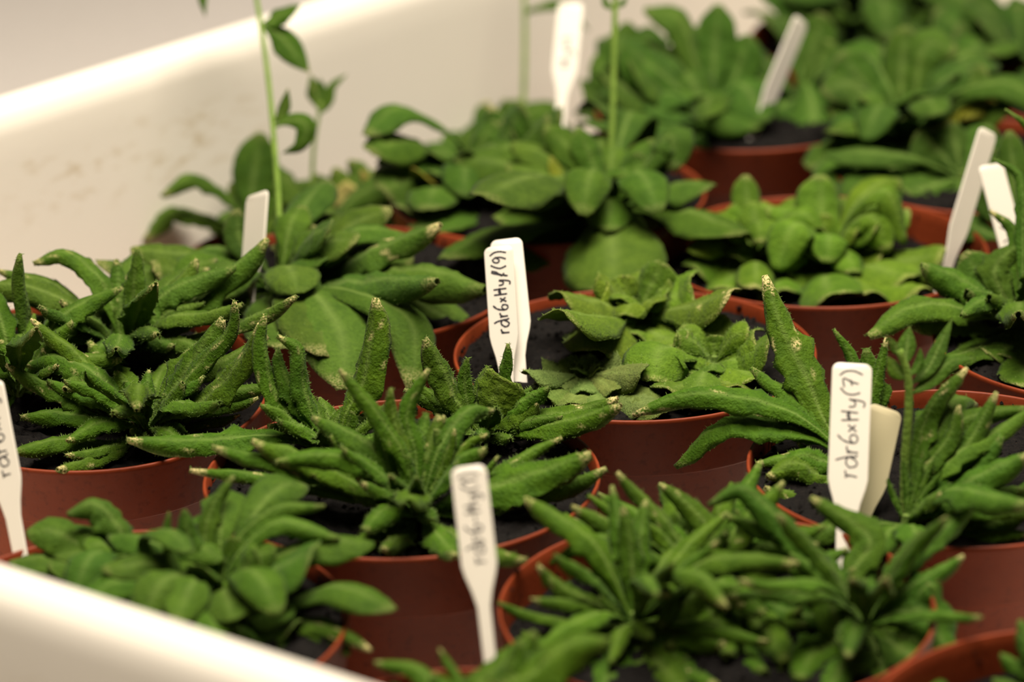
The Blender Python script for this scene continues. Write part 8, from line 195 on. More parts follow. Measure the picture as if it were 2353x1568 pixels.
{"n":"rosette_plant","l":"spoon-leaved plant at the top right corner","c":[0.2226,1.3032,0.0875],"leaves":[[[[0,0,0],[-70,59,101],[-139,126,220]],203,"f",[0.3,-0.73,0.61],0.1,1,[0.05,0.108,0.009],0],[[[0,0,0],[-113,6,40],[-302,13,100]],286,"f",[0.28,-0.36,0.89],0.1,1,[0.039,0.096,0.008],0],[[[0,0,0],[-95,13,76],[-284,33,210]],280,"f",[0.49,-0.46,0.74],0.1,1,[0.039,0.085,0.008],0],[[[0,0,0],[4,56,120],[-9,128,275]],189,"f",[-0.05,-0.91,0.42],0.1,1,[0.046,0.102,0.011],0],[[[0,0,0],[-127,-91,10],[-273,-196,25]],316,"f",[0.2,-0.15,0.97],0.1,1,[0.047,0.1,0.009],0],[[[0,0,0],[-55,-117,-23],[-134,-276,-50]],262,"f",[0.01,-0.18,0.98],0.1,1,[0.051,0.106,0.011],0],[[[0,0,0],[-147,48,106],[-367,121,265]],257,"f",[0.38,-0.52,0.77],0.1,1,[0.04,0.098,0.009],0],[[[0,0,0],[-1,-129,-20],[-21,-377,-60]],266,"f",[-0.05,-0.15,0.99],0.1,1,[0.035,0.085,0.007],0],[[[0,0,0],[-70,72,156],[-214,155,330]],221,"f",[0.36,-0.73,0.58],0.1,1,[0.039,0.087,0.009],0],[[[0,0,0],[-164,42,30],[-346,102,95]],253,"f",[0.14,-0.38,0.91],0.1,1,[0.122,0.116,0.008],0],[[[0,0,0],[-133,156,192],[-241,284,242]],183,"f",[0.14,-0.57,0.81],0.007652768032924285,1,[0.044,0.107,0.01],0],[[[0,0,0],[-29,-95,123],[-53,-172,133]],197,"f",[0.24,0.55,0.8],0.05282524487793329,1,[0.037,0.091,0.009],0],[[[0,0,0],[83,99,98],[152,180,91]],193,"f",[-0.1,-0.38,0.92],0.09672285332846167,1,[0.05,0.106,0.009],0],[[[0,0,0],[-81,-9,173],[-146,-16,252]],191,"f",[0.74,-0.54,0.39],0.05560171965687314,1,[0.041,0.094,0.009],0],[[[0,0,0],[132,-185,142],[239,-337,197]],170,"f",[-0.48,0.16,0.86],0.027487126257316963,1,[0.038,0.094,0.007],0],[[[0,0,0],[-12,113,245],[-22,205,289]],164,"f",[-0.02,-0.82,0.58],0.020828458748254466,1,[0.036,0.091,0.009],0],[[[0,0,0],[-153,-130,169],[-278,-237,196]],155,"f",[0.53,0.08,0.84],0.057748734585505536,1,[0.034,0.084,0.007],0],[[[0,0,0],[80,26,140],[145,48,178]],164,"f",[-0.55,-0.57,0.61],0.09499159854949525,1,[0.039,0.099,0.008],0],[[[0,0,0],[-194,150,59],[-353,272,83]],180,"f",[-0.04,-0.33,0.94],0.0008252937023451202,1,[0.044,0.092,0.007],0],[[[0,0,0],[129,-220,138],[234,-399,125]],150,"f",[-0.34,0.09,0.94],0.08098388337483545,1,[0.046,0.1,0.01],0],[[[0,0,0],[104,165,91],[190,301,34]],193,"f",[0.06,-0.15,0.99],0.028373151042043823,1,[0.042,0.097,0.009],0],[[[0,0,0],[-131,-111,209],[-239,-203,309]],161,"f",[0.75,0.12,0.65],0.08921915960179211,1,[0.05,0.103,0.01],0],[[[0,0,0],[98,-51,142],[178,-93,212]],196,"f",[-0.79,-0.13,0.6],0.031801897594463134,1,[0.048,0.109,0.011],0],[[[0,0,0],[-90,173,61],[-164,315,5]],188,"f",[-0.17,-0.11,0.98],0.07909538703236935,1,[0.049,0.108,0.008],0],[[[0,0,0],[-33,-113,123],[-60,-205,146]],193,"f",[0.22,0.52,0.82],0.0924173142726339,1,[0.039,0.096,0.007],0],[[[0,0,0],[105,85,181],[190,154,214]],174,"f",[-0.35,-0.59,0.73],0.09227947647968532,1,[0.037,0.083,0.007],0],[[[0,0,0],[-68,6,143],[-124,11,201]],177,"f",[0.65,-0.62,0.43],0.044107245513011664,1,[0.033,0.084,0.008],0],[[[0,0,0],[109,-137,220],[199,-250,278]],184,"f",[-0.69,0.22,0.69],0.05282620747196809,1,[0.037,0.087,0.008],0],[[[0,0,0],[47,175,69],[86,319,41]],168,"f",[-0.0,-0.13,0.99],0.08264277525450557,1,[0.041,0.105,0.008],0],[[[0,0,0],[-150,-91,20],[-273,-165,-9]],174,"f",[0.11,-0.23,0.97],0.04330903080378106,1,[0.039,0.099,0.009],0],[[[0,0,0],[111,-3,197],[202,-5,297]],177,"f",[-0.73,-0.48,0.49],0.09301934254453731,1,[0.044,0.102,0.009],0],[[[0,0,0],[-185,173,147],[-336,314,154]],157,"f",[0.04,-0.41,0.91],0.07160811500561474,1,[0.041,0.085,0.007],0],[[[0,0,0],[55,-244,69],[100,-443,25]],184,"f",[-0.14,0.02,0.99],0.08617003332976599,1,[0.047,0.105,0.009],0],[[[0,0,0],[98,87,138],[178,159,174]],174,"f",[-0.28,-0.54,0.79],0.09777393280993263,1,[0.053,0.108,0.009],0],[[[0,0,0],[-154,-50,232],[-280,-92,344]],165,"f",[0.78,-0.28,0.56],0.02631899383611136,1,[0.042,0.099,0.009],0],[[[0,0,0],[125,-57,61],[228,-105,39]],180,"f",[-0.27,-0.23,0.93],0.07586299131577455,1,[0.034,0.087,0.007],0],[[[0,0,0],[-61,136,112],[-111,247,154]],197,"f",[0.03,-0.52,0.85],0.055735805525221865,1,[0.035,0.086,0.009],0],[[[0,0,0],[85,149,101],[182,318,135],[254,444,49]],184,"f",[0.05,-0.14,0.99],0.05534626726768374,1,[0.042,0.107,0.01],0],[[[0,0,0],[34,192,102],[72,408,136],[101,570,54]],219,"f",[-0.01,-0.09,1.0],0.04032318950930241,1,[0.037,0.088,0.008],0],[[[0,0,0],[-112,177,142],[-237,377,190],[-332,526,186]],174,"f",[-0.03,-0.35,0.94],0.02767730587243521,1,[0.048,0.099,0.009],0],[[[0,0,0],[-141,145,223],[-301,309,297],[-420,432,294]],189,"f",[0.1,-0.49,0.87],0.0005848308602803609,1,[0.04,0.089,0.008],0],[[[0,0,0],[-169,-2,119],[-358,-5,158],[-501,-7,119]],172,"f",[0.22,-0.33,0.92],0.05932032955642465,1,[0.036,0.085,0.007],0],[[[0,0,0],[-185,-48,79],[-392,-101,106],[-548,-141,35]],177,"f",[0.13,-0.28,0.95],0.058424951268373916,1,[0.038,0.093,0.008],0],[[[0,0,0],[-112,-112,153],[-238,-238,204],[-332,-333,77]],188,"f",[0.26,-0.04,0.96],0.025522087862379184,1,[0.046,0.109,0.009],0],[[[0,0,0],[-81,-161,175],[-172,-342,233],[-240,-478,228]],205,"f",[0.29,0.29,0.91],0.0809559648861861,1,[0.048,0.106,0.008],0],[[[0,0,0],[4,-171,80],[9,-364,107],[13,-508,85]],216,"f",[-0.08,0.16,0.98],0.0009523409330519095,1,[0.044,0.099,0.01],0],[[[0,0,0],[93,-127,145],[197,-269,194],[275,-376,143]],189,"f",[-0.39,0.07,0.92],0.06653455014121394,1,[0.038,0.095,0.01],0],[[[0,0,0],[165,-77,179],[351,-164,239],[490,-230,150]],215,"f",[-0.37,-0.2,0.91],0.09678601225849452,1,[0.042,0.096,0.009],0],[[[0,0,0],[206,-8,82],[438,-18,110],[612,-25,64]],210,"f",[-0.11,-0.32,0.94],0.04675636825966345,1,[0.044,0.091,0.007],0],[[[0,0,0],[147,15,129],[313,33,172],[438,46,52]],166,"f",[-0.08,-0.32,0.94],0.003295477776887035,1,[0.04,0.1,0.009],0],[[[0,0,0],[107,132,171],[226,280,228],[316,391,195]],184,"f",[-0.1,-0.38,0.92],0.09069793543103552,1,[0.04,0.097,0.008],0]],"stems":[]},
{"n":"rosette_plant","l":"leafy plant behind the tag pair at the right edge","c":[0.1824,1.0718,0.0925],"leaves":[[[[0,0,0],[-39,72,76],[-93,158,165]],129,"f",[0.13,-0.68,0.72],0.1,1,[0.041,0.091,0.008],0],[[[0,0,0],[21,60,112],[26,120,225]],124,"f",[-0.17,-0.86,0.48],0.1,1,[0.052,0.108,0.008],0],[[[0,0,0],[-72,47,19],[-189,128,60]],134,"f",[0.04,-0.38,0.93],0.1,1,[0.044,0.1,0.009],0],[[[0,0,0],[70,63,77],[124,124,155]],129,"f",[-0.32,-0.6,0.73],0.1,1,[0.04,0.088,0.006],0],[[[0,0,0],[-25,76,124],[-62,187,305]],117,"f",[0.08,-0.84,0.53],0.1,1,[0.039,0.086,0.007],0],[[[0,0,0],[7,93,185],[-1,187,370]],117,"f",[-0.07,-0.89,0.45],0.1,1,[0.049,0.104,0.008],0],[[[0,0,0],[51,34,112],[93,62,176]],132,"f",[-0.49,-0.71,0.51],0.04426212391531558,1,[0.047,0.107,0.007],0],[[[0,0,0],[50,-94,92],[90,-172,98]],97,"f",[-0.43,0.27,0.86],0.04632133790267815,1,[0.044,0.097,0.007],0],[[[0,0,0],[105,-20,61],[192,-36,91]],139,"f",[-0.45,-0.27,0.85],0.031048529415225314,1,[0.041,0.104,0.008],0],[[[0,0,0],[131,109,83],[238,199,107]],118,"f",[-0.11,-0.36,0.93],0.08032450645100458,1,[0.041,0.092,0.009],0],[[[0,0,0],[25,-129,106],[54,-274,141],[75,-383,55]],149,"f",[-0.15,0.11,0.98],0.03690103252675974,1,[0.046,0.108,0.007],0],[[[0,0,0],[124,-49,124],[263,-104,165],[368,-146,112]],154,"f",[-0.36,-0.21,0.91],0.05627122160709383,1,[0.035,0.086,0.007],0],[[[0,0,0],[170,22,198],[360,47,264],[503,65,157]],123,"f",[-0.24,-0.34,0.91],0.030699422278466282,1,[0.048,0.102,0.008],0],[[[0,0,0],[110,117,195],[233,249,261],[326,348,178]],116,"f",[-0.11,-0.37,0.92],0.08950977255008596,1,[0.042,0.109,0.009],0]],"stems":[]}]
TAGS = [
[[-0.0018,0.9439,0.092],[-0.0039,0.971,0.1312],-14,9.6,0.64,4.6,"rdr6xHyp(9)",0,"white plant tag with black handwriting ending in a nine, front of the central pair"],
[[0.0026,0.949,0.092],[-0.0013,0.979,0.1308],-6,10.6,0.6,4.4,"",0,"blank white plant tag tucked right behind the handwritten central one"],
[[-0.0067,0.7419,0.086],[-0.0125,0.7759,0.1377],-6,9.6,0.44,3.3,"rdr6-Hy(1)",0,"blurred white plant tag standing foremost at the bottom of the picture"],
[[0.0942,0.8166,0.09],[0.0991,0.8512,0.1351],0,11.6,0.62,5.6,"rdr6xHy(7)",0,"white plant tag with grey handwriting ending in a seven, right part of picture"],
[[0.1003,0.8342,0.09],[0.1099,0.8561,0.1188],24,11.0,0.62,4.6,"",0,"blank plant tag with yellowish painted shade, leaning right behind the tag with the seven"],
[[-0.0906,1.0142,0.092],[-0.0875,1.0391,0.1285],-60,14.0,0.52,5.0,"",0,"blank cream plant tag next to the tall flower stalk at the left"],
[[0.1526,1.0475,0.084],[0.1722,1.0756,0.1344],36,9.0,0.62,4.6,"",0,"blank cream plant tag leaning right, back one of the crossed pair at right"],
[[0.1791,1.0305,0.091],[0.1698,1.0538,0.1287],22,10.0,0.72,4.6,"rdr6",0.36,"white plant tag leaning left with partly hidden handwriting at the right edge"],
[[0.0978,1.2103,0.089],[0.1204,1.2377,0.1319],46,9.5,0.6,4.6,"",0,"speckled thin white tag slanting up out of the far back pot"],
[[0.02,1.2037,0.092],[0.0267,1.2357,0.1412],-8,10.5,0.48,4.2,"HyM",0,"blurred white plant tag standing against the crate wall behind the slender stalk"],
[[-0.1418,0.8184,0.091],[-0.153,0.8505,0.1349],-20,9.6,0.54,4.4,"rdr6xHy",0,"white plant tag cut off by the left picture edge"]]
POTS = [
[[-0.034,0.869,0.095],[0,0],4,"terracotta plastic pot in the middle front holding three curled-leaf plants",1],
[[0.0405,0.9665,0.095],[0,0],3,"terracotta plastic pot in the picture centre with fuzzy low rosettes",1],
[[0.1115,1.0635,0.095],[0,0],11,"terracotta plastic pot behind the centre one with bright green crinkled plants",1],
[[-0.1386,0.9423,0.0978],[0.0553,0.0931],5,"tilted terracotta plastic pot at the left picture edge",1],
[[0.0545,0.7755,0.095],[0,0],11,"terracotta plastic pot at the bottom right, its soil set deep",1],
[[0.13,0.8685,0.095],[0,0],5,"terracotta plastic pot at the right with two leaning white tags",1],
[[-0.106,0.773,0.095],[0,0],4,"terracotta plastic pot at the lower left beside the crate rim",1],
[[-0.014,0.696,0.095],[0,0],9,"terracotta plastic pot at the bottom edge, mostly below the picture",0.75],
[[0.146,0.698,0.095],[0,0],11,"terracotta plastic pot cut by the bottom right corner",1],
[[-0.0585,1.0395,0.095],[0,0],3,"terracotta plastic pot behind the front one with the tall flower stalk",1],
[[0.015,1.134,0.095],[0,0],3,"terracotta plastic pot behind the two upright tags with spoon-leaved plant",1],
[[0.096,1.24,0.095],[0,0],6,"terracotta plastic pot far back holding the slanted thin tag",1],
[[0.1845,1.158,0.095],[0,0],4,"terracotta plastic pot far back right under dark spoon leaves",1],
[[0.2,0.972,0.095],[0,0],4,"terracotta plastic pot at the right picture edge behind the tag pair",1],
[[-0.085,1.1385,0.07],[0,0],8,"small terracotta pot at the back left against the crate wall",0.66],
[[-0.012,1.222,0.068],[0,0],8,"small terracotta pot at the back middle against the crate wall",0.6],
[[0.168,1.34,0.095],[0,0],9,"terracotta plastic pot at the very back near the top edge",1],
[[0.258,1.252,0.095],[0,0],9,"terracotta plastic pot at the far top right corner",1]]

# ------------------------------------------------------------------ setting
def box(name, lo, hi, mat, kind=None, parent=None):
    x0, y0, z0 = lo; x1, y1, z1 = hi
    v = [(x0, y0, z0), (x1, y0, z0), (x1, y1, z0), (x0, y1, z0), (x0, y0, z1), (x1, y0, z1), (x1, y1, z1), (x0, y1, z1)]
    f = [(0, 3, 2, 1), (4, 5, 6, 7), (0, 1, 5, 4), (1, 2, 6, 5), (2, 3, 7, 6), (3, 0, 4, 7)]
    o = new_obj(name, v, f, mat, parent, smooth=False)
    if kind: o['kind'] = kind
    return o
box('floor', (-2.6, -1.2, -.04), (2.6, 3.2, -.006), BENCH, 'structure')
box('wall_back', (-2.6, 3.2, -.04), (2.6, 3.26, 2.4), BENCH, 'structure')

# crate: four walls with a rolled rim, base corner at the left
C0 = np.array([-0.3807, 0.8917]); D1 = np.array([0.6522, 0.758]); D2 = np.array([0.8078, -0.5894])
LEN1, LEN2, ZT = 1.25, .86, .142
root = empty('plant_crate', (C0[0], C0[1], 0), 'white plastic crate with a rolled rim that holds all the pots', 'crate')
def crate_profile():
    # (outward offset, z) from the inside foot over the rim to the outside foot; offset 0 = rim crown line
    p = [(-.019, 0.0), (-.0175, .008), (-.0105, ZT - .022), (-.0098, ZT - .012)]
    for k in range(7):
        a = math.pi - math.pi * k / 6
        p.append((.0005 + .010 * math.cos(a), ZT - .010 + .010 * math.sin(a)))
    p += [(.0125, ZT - .022), (.0145, ZT - .052), (.0120, ZT - .054), (.006, ZT - .050), (-.002, ZT - .053), (-.0120, .012), (-.014, -.004)]
    return p
def crate_side(name, A, B, nrm, L0, L1):
    prof = crate_profile(); A = np.array(A); B = np.array(B); d = (B - A) / np.linalg.norm(B - A)
    v = []; f = []; n = len(prof); seg = 14
    for s in range(seg + 1):
        q = A + (B - A) * s / seg
        for (o, z) in prof:
            e = 0.
            v.append((*(q - C0 + np.array(nrm) * o), z))
    for s in range(seg):
        for i in range(n - 1):
            f.append((s * n + i, s * n + i + 1, (s + 1) * n + i + 1, (s + 1) * n + i))
    f.append(tuple(range(n))); f.append(tuple(range((seg + 1) * n - 1, seg * n - 1, -1)))
    o = new_obj(name, v, f, CRATE, root)
    m = o.modifiers.new('edge', 'EDGE_SPLIT'); m.split_angle = math.radians(50)
    return o
n1 = np.array([-D1[1], D1[0]]); n2 = np.array([D2[1], -D2[0]])   # outward normals of the back-left and front-left sides
c1 = C0 + D1 * LEN1; c2 = C0 + D2 * LEN2; c3 = C0 + D1 * LEN1 + D2 * LEN2
crate_side('side_wall', C0 - D1 * .0, c1, n1, 0, 0)
crate_side('side_wall', C0, c2, n2, 0, 0)
crate_side('side_wall', c1, c3, -n2, 0, 0)
crate_side('side_wall', c2, c3, -n1, 0, 0)
bt = [(*(p - C0), z) for z in (-.005, 0) for p in (C0, c2, c3, c1)]
new_obj('base_panel', bt, [(0, 3, 2, 1), (4, 5, 6, 7), (0, 1, 5, 4), (1, 2, 6, 5), (2, 3, 7, 6), (3, 0, 4, 7)], CRATE, root, smooth=False)

# ------------------------------------------------------------------ pots
def lathe(prof, seg):
    v = []; f = []; n = len(prof)
    for s in range(seg):
        a = 2 * math.pi * s / seg
        for r, z in prof: v.append((r * math.cos(a), r * math.sin(a), z))
    for s in range(seg):
        t = (s + 1) % seg
        for i in range(n - 1): f.append((s * n + i, t * n + i, t * n + i + 1, s * n + i + 1))
    return v, f
R = .060
def make_pot(idx, c, tilt, soil, label, sc):
    rng = random.Random(idx)
    nv = Vector((tilt[0], -tilt[1], 1)).normalized()
    root = empty('plant_pot', (0, 0, 0), label, 'pot', 'terracotta pots in the crate')
    root.matrix_world = Matrix.Translation(c) @ Vector((0, 0, 1)).rotation_difference(nv).to_matrix().to_4x4() @ Matrix.Rotation(rng.uniform(0, 6.28), 4, 'Z') @ Matrix.Diagonal((sc, sc, c[2] / .095 if sc < 1 else 1, 1))
    hgt = .0945
    z0 = -hgt
    # body below the collar, open inside
    body = [(.0, z0), (.041, z0), (.0425, z0 + .0015), (.0545, -.0215), (.0560, -.0200), (.0568, -.019), (.0556, -.018), (.0535, -.0195), (.0414, z0 + .003), (0, z0 + .003)]
    v, f = lathe(body, 64); new_obj('body', v, f, POT, root)
    rim = [(.0562, -.0200), (.0578, -.0200), (.0583, -.0192), (.0596, -.0022), (.0600, -.0014), (.0600, -.0004), (.0597, 0), (.0592, 0), (.0589, -.0004), (.0584, -.004), (.0567, -.0195)]
    v, f = lathe(rim, 80); o = new_obj('rim', v, f, POT, root)
    m = o.modifiers.new('edge', 'EDGE_SPLIT'); m.split_angle = math.radians(60)
    # soil: lumpy disc plus crumbs
    nr, ns = 22, 64; v = []; f = []
    zs = -soil / 1000.; rad = .0581 - max(0, (soil - 4)) * .00006
    h = [[rng.uniform(-1, 1) for _ in range(ns)] for _ in range(nr)]
    v.append((0, 0, zs))
    for i in range(nr):
        r = rad * (i + 1) / nr
        for j in range(ns):
            a = 2 * math.pi * j / ns
            bumpz = .0009 * h[i][j] + .0012 * math.sin(a * 3 + idx) * math.cos(r * 160 + idx) - .0012 * (r / rad) ** 6
            v.append((r * math.cos(a), r * math.sin(a), zs + bumpz))
    for j in range(ns): f.append((0, 1 + j, 1 + (j + 1) % ns))
    for i in range(nr - 1):
        for j in range(ns):
            a, b = 1 + i * ns + j, 1 + i * ns + (j + 1) % ns
            f.append((a, a + ns, b + ns, b))
    for k in range(420):
        r = rad * math.sqrt(rng.random()) * .98; a = rng.uniform(0, 6.28); s = rng.uniform(.0004, .0013)
        b = len(v); px, py = r * math.cos(a), r * math.sin(a); pz = zs + s * .4
        for d in ((1, 0, 0), (-1, 0, 0), (0, 1, 0), (0, -1, 0), (0, 0, 1), (0, 0, -1)):
            v.append((px + s * d[0] * rng.uniform(.6, 1.3), py + s * d[1] * rng.uniform(.6, 1.3), pz + s * d[2] * rng.uniform(.5, 1.1)))
        for q in ((0, 2, 4), (2, 1, 4), (1, 3, 4), (3, 0, 4), (2, 0, 5), (1, 2, 5), (3, 1, 5), (0, 3, 5)): f.append(tuple(b + x for x in q))
    # crumbs stuck to the inside of the rim
    for k in range(50):
        a = rng.uniform(0, 6.28); s = rng.uniform(.0003, .0009); rr = .0583 - .0002; zz = rng.uniform(zs, -.0015)
        b = len(v); px, py = rr * math.cos(a), rr * math.sin(a)
        for d in ((1, 0, 0), (-1, 0, 0), (0, 1, 0), (0, -1, 0), (0, 0, 1), (0, 0, -1)): v.append((px + s * d[0], py + s * d[1], zz + s * d[2]))
        for q in ((0, 2, 4), (2, 1, 4), (1, 3, 4), (3, 0, 4), (2, 0, 5), (1, 2, 5), (3, 1, 5), (0, 3, 5)): f.append(tuple(b + x for x in q))
    so = new_obj('soil', v, f, SOIL, root, smooth=False); so['kind'] = 'stuff'; so['label'] = 'dark crumbly potting soil'
    return root
for i, p in enumerate(POTS): make_pot(i, *p)

# ------------------------------------------------------------------ leaves
def spline(pts, n):
    P = np.array(pts, float)
    if len(P) == 2: P = np.array([P[0], (P[0] + P[1]) / 2 + (0, 0, .0008), P[1]])
    d = np.linalg.norm(np.diff(P, axis=0), axis=1) ** .5 + 1e-9
    t = np.concatenate([[0], np.cumsum(d)])
    E0 = P[0] - (P[1] - P[0]); E1 = P[-1] + (P[-1] - P[-2])
    Q = np.vstack([E0, P, E1]); T = np.concatenate([[-d[0]], t, [t[-1] + d[-1]]])
    out = []
    for u in np.linspace(0, t[-1], n * 6):
        i = min(max(np.searchsorted(T, u, 'right') - 1, 1), len(Q) - 3)
        t0, t1, t2, t3 = T[i - 1:i + 3]; p0, p1, p2, p3 = Q[i - 1:i + 3]
        a1 = (t1 - u) / (t1 - t0) * p0 + (u - t0) / (t1 - t0) * p1
        a2 = (t2 - u) / (t2 - t1) * p1 + (u - t1) / (t2 - t1) * p2
        a3 = (t3 - u) / (t3 - t2) * p2 + (u - t2) / (t3 - t2) * p3
        b1 = (t2 - u) / (t2 - t0) * a1 + (u - t0) / (t2 - t0) * a2
        b2 = (t3 - u) / (t3 - t1) * a2 + (u - t1) / (t3 - t1) * a3
        out.append((t2 - u) / (t2 - t1) * b1 + (u - t1) / (t2 - t1) * b2)
    out = np.array(out); s = np.concatenate([[0], np.cumsum(np.linalg.norm(np.diff(out, axis=0), axis=1))])
    g = np.linspace(0, s[-1], n)
    return np.stack([np.interp(g, s, out[:, k]) for k in range(3)], 1), s[-1]
PROF = {   # t stations, half-width fraction, half curl angle
    'r': ([0, .10, .22, .36, .52, .68, .82, .93, 1], [.13, .14, .34, .80, 1, .88, .64, .40, .13], [.5, .6, .6, .7, .85, 1.25, 1.9, 2.3, 2.6]),
    'f': ([0, .12, .30, .45, .60, .74, .86, .95, 1], [.12, .12, .22, .58, .90, 1, .86, .52, .10], [.5, .5, .5, .6, .62, .7, .8, .8, .5]),
    'o': ([0, .12, .26, .42, .58, .72, .86, .95, 1], [.12, .13, .26, .60, .92, 1, .88, .58, .14], [.4, .5, .6, .7, .8, .9, 1., 1., .7]),
    'u': ([0, .15, .35, .55, .75, .88, .96, 1], [.10, .14, .5, .85, 1, .95, .80, .55], [.5, .5, .5, .6, .8, .9, 1., 1.]),
    'c': ([0, .08, .20, .40, .55, .72, .88, 1], [.12, .16, .55, .95, 1, .72, .36, .04], [.4, .4, .5, .55, .55, .5, .5, .4]),
}
def leaf_mesh(pts, w, kind, hint, tip, curl, hairs, seed):
    rng = np.random.default_rng(seed)
    nt, nu = 26, 11
    C, L = spline(pts, nt)
    t = np.linspace(0, 1, nt); u = np.linspace(-1, 1, nu)
    pt, pw, pc = PROF[kind]
    sm = lambda x, y: np.interp(t, x, y)
    hw = np.convolve(np.pad(sm(pt, pw), 1, 'edge'), [.25, .5, .25], 'valid') * w / 2
    th = np.convolve(np.pad(sm(pt, pc), 1, 'edge'), [.25, .5, .25], 'valid') * (1 + (curl - 1) * .9) * rng.uniform(.88, 1.12)
    th = np.minimum(th, 2.85)
    # frame by parallel transport from the middle
    T = np.gradient(C, axis=0); T /= np.linalg.norm(T, axis=1)[:, None] + 1e-12
    N = np.zeros_like(T); m = nt // 2
    h = np.array(hint); n0 = h - T[m] * (h @ T[m]); N[m] = n0 / np.linalg.norm(n0)
    for rngi, st in ((range(m + 1, nt), -1), (range(m - 1, -1, -1), 1)):
        for i in rngi:
            q = N[i + st] - T[i] * (N[i + st] @ T[i]); N[i] = q / (np.linalg.norm(q) + 1e-12)
    tw = rng.uniform(-.22, .22) + rng.uniform(-.3, .3) * t
    B = np.cross(T, N)
    N, B = N * np.cos(tw)[:, None] + B * np.sin(tw)[:, None], B * np.cos(tw)[:, None] - N * np.sin(tw)[:, None]
    r = hw / np.sin(np.minimum(th, math.pi / 2))
    ang = u[None, :] * th[:, None]
    X = r[:, None] * np.sin(ang); Z = -r[:, None] * (1 - np.cos(ang))
    # toothed, uneven margins
    jag = {'r': .10, 'f': .03, 'o': .014, 'u': .03, 'c': .04}[kind]
    for sgn, idx in ((-1, slice(0, nu // 2)), (1, slice(nu // 2 + 1, nu))):
        ph = rng.uniform(0, 6.28); k = rng.uniform(4.5, 7.5)
        e = jag * min(1, L / .035) * (np.sin(t * k * 6.28 + ph) * .5 + rng.normal(0, .45, nt)) * np.clip((t - .2) * 5, 0, 1)
        if kind == 'r' and L > .022:
            for t0 in rng.uniform(.34, .66, 2): e += rng.uniform(.15, .5) * np.exp(-((t - t0) / .024) ** 2)
        X[:, idx] *= 1 + e[:, None] * np.abs(u[idx])[None, :] ** 2
    # midrib groove and blistered surface
    gr = {'r': .13, 'f': .10, 'o': .07, 'u': .03, 'c': .08}[kind]
    prof_r = np.exp(-(u / .16) ** 2)
    Z -= gr * hw[:, None] * prof_r[None, :] * np.clip(1.15 - t, .1, 1)[:, None]
    bl = {'r': .07, 'f': .035, 'o': .026, 'u': .05, 'c': .02}[kind]
    nz = rng.normal(0, 1, (nt, nu)); nz = (nz + np.roll(nz, 1, 0) + np.roll(nz, 1, 1)) / 1.7
    Z += bl * hw[:, None] * nz
    wv = rng.uniform(0, 6.28)
    Z += ({'o': .06, 'f': .06, 'r': .04, 'u': .05, 'c': .08}[kind]) * hw[:, None] * np.sin(t * rng.uniform(9, 15) + wv)[:, None] * (u ** 2)[None, :] * np.sign(u)[None, :] ** rng.integers(1, 3)
    top = C[:, None, :] + B[:, None, :] * X[..., None] + N[:, None, :] * Z[..., None]
    # surface normals for thickness
    dt_ = np.gradient(top, axis=0); du_ = np.gradient(top, axis=1)
    nn = np.cross(dt_, du_); nn /= np.linalg.norm(nn, axis=2)[..., None] + 1e-12
    s = np.sign((nn * N[:, None, :])[:, nu // 2].sum()); nn *= s if s else 1
    thick = np.interp(t, [0, .25, 1], [.0011, .0005, .00035])
    bulge = np.exp(-(u / .14) ** 2)[None, :] * np.interp(t, [0, .3, 1], [.0004, .0006, .0001])[:, None]
    bot = top - nn * (thick[:, None] + bulge)[..., None]
    V = np.concatenate([top.reshape(-1, 3), bot.reshape(-1, 3)]); K = nt * nu
    F = []
    for i in range(nt - 1):
        for j in range(nu - 1):
            a = i * nu + j
            F.append((a, a + 1, a + nu + 1, a + nu)); F.append((K + a, K + a + nu, K + a + nu + 1, K + a + 1))
        a = i * nu; F.append((a, a + nu, K + a + nu, K + a))
        a = i * nu + nu - 1; F.append((a, K + a, K + a + nu, a + nu))
    for j in range(nu - 1):
        F.append((j, K + j, K + j + 1, j + 1)); a = (nt - 1) * nu + j; F.append((a, a + 1, K + a + 1, K + a))
    rib = np.tile(np.exp(-(u / .13) ** 2)[None, :] * np.interp(t, [0, .2, .8, 1], [1.6, 1.2, .5, 0])[:, None], (2, 1, 1)).reshape(-1)
    edge = np.abs(u)[None, :] ** 6
    tp = tip * (np.clip((t - .925) / .03, 0, 1)[:, None] + edge * np.clip((t - .72) / .25, 0, 1)[:, None] * .55)
    if tip > .45: tp = tp + tip * .9 * (rng.random((nt, nu)) > .972) * np.clip((t - .35) / .3, 0, 1)[:, None]
    tp = np.tile(np.clip(tp, 0, 1)[None], (2, 1, 1)).reshape(-1)
    hr = np.zeros(2 * K)
    if hairs:
        q = hairs; ii = rng.integers(4, nt, q); jj = rng.integers(0, nu, q)
        ej = rng.random(q) < .45; jj[ej] = np.where(rng.random(ej.sum()) < .5, rng.integers(0, 2, ej.sum()), nu - 1 - rng.integers(0, 2, ej.sum()))
        ii2 = np.minimum(ii + 1, nt - 1); fr = rng.random((q, 1))
        base = top[ii, jj] * (1 - fr) + top[ii2, jj] * fr
        dirn = nn[ii, jj] * .9 + B[ii] * (u[jj] * .6)[:, None] + rng.normal(0, .25, (q, 3)); dirn /= np.linalg.norm(dirn, axis=1)[:, None]
        ln = rng.uniform(.0005, .00115, (q, 1))
        side = np.cross(dirn, T[ii]); side /= np.linalg.norm(side, axis=1)[:, None] + 1e-12; s2 = np.cross(dirn, side)
        rr = .00012
        b0 = len(V)
        ring = [base + side * rr, base - side * rr * .5 + s2 * rr * .87, base - side * rr * .5 - s2 * rr * .87, base + dirn * ln]
        V = np.concatenate([V, np.stack(ring, 1).reshape(-1, 3)])
        for k in range(q):
            a = b0 + 4 * k; F += [(a, a + 1, a + 3), (a + 1, a + 2, a + 3), (a + 2, a, a + 3)]
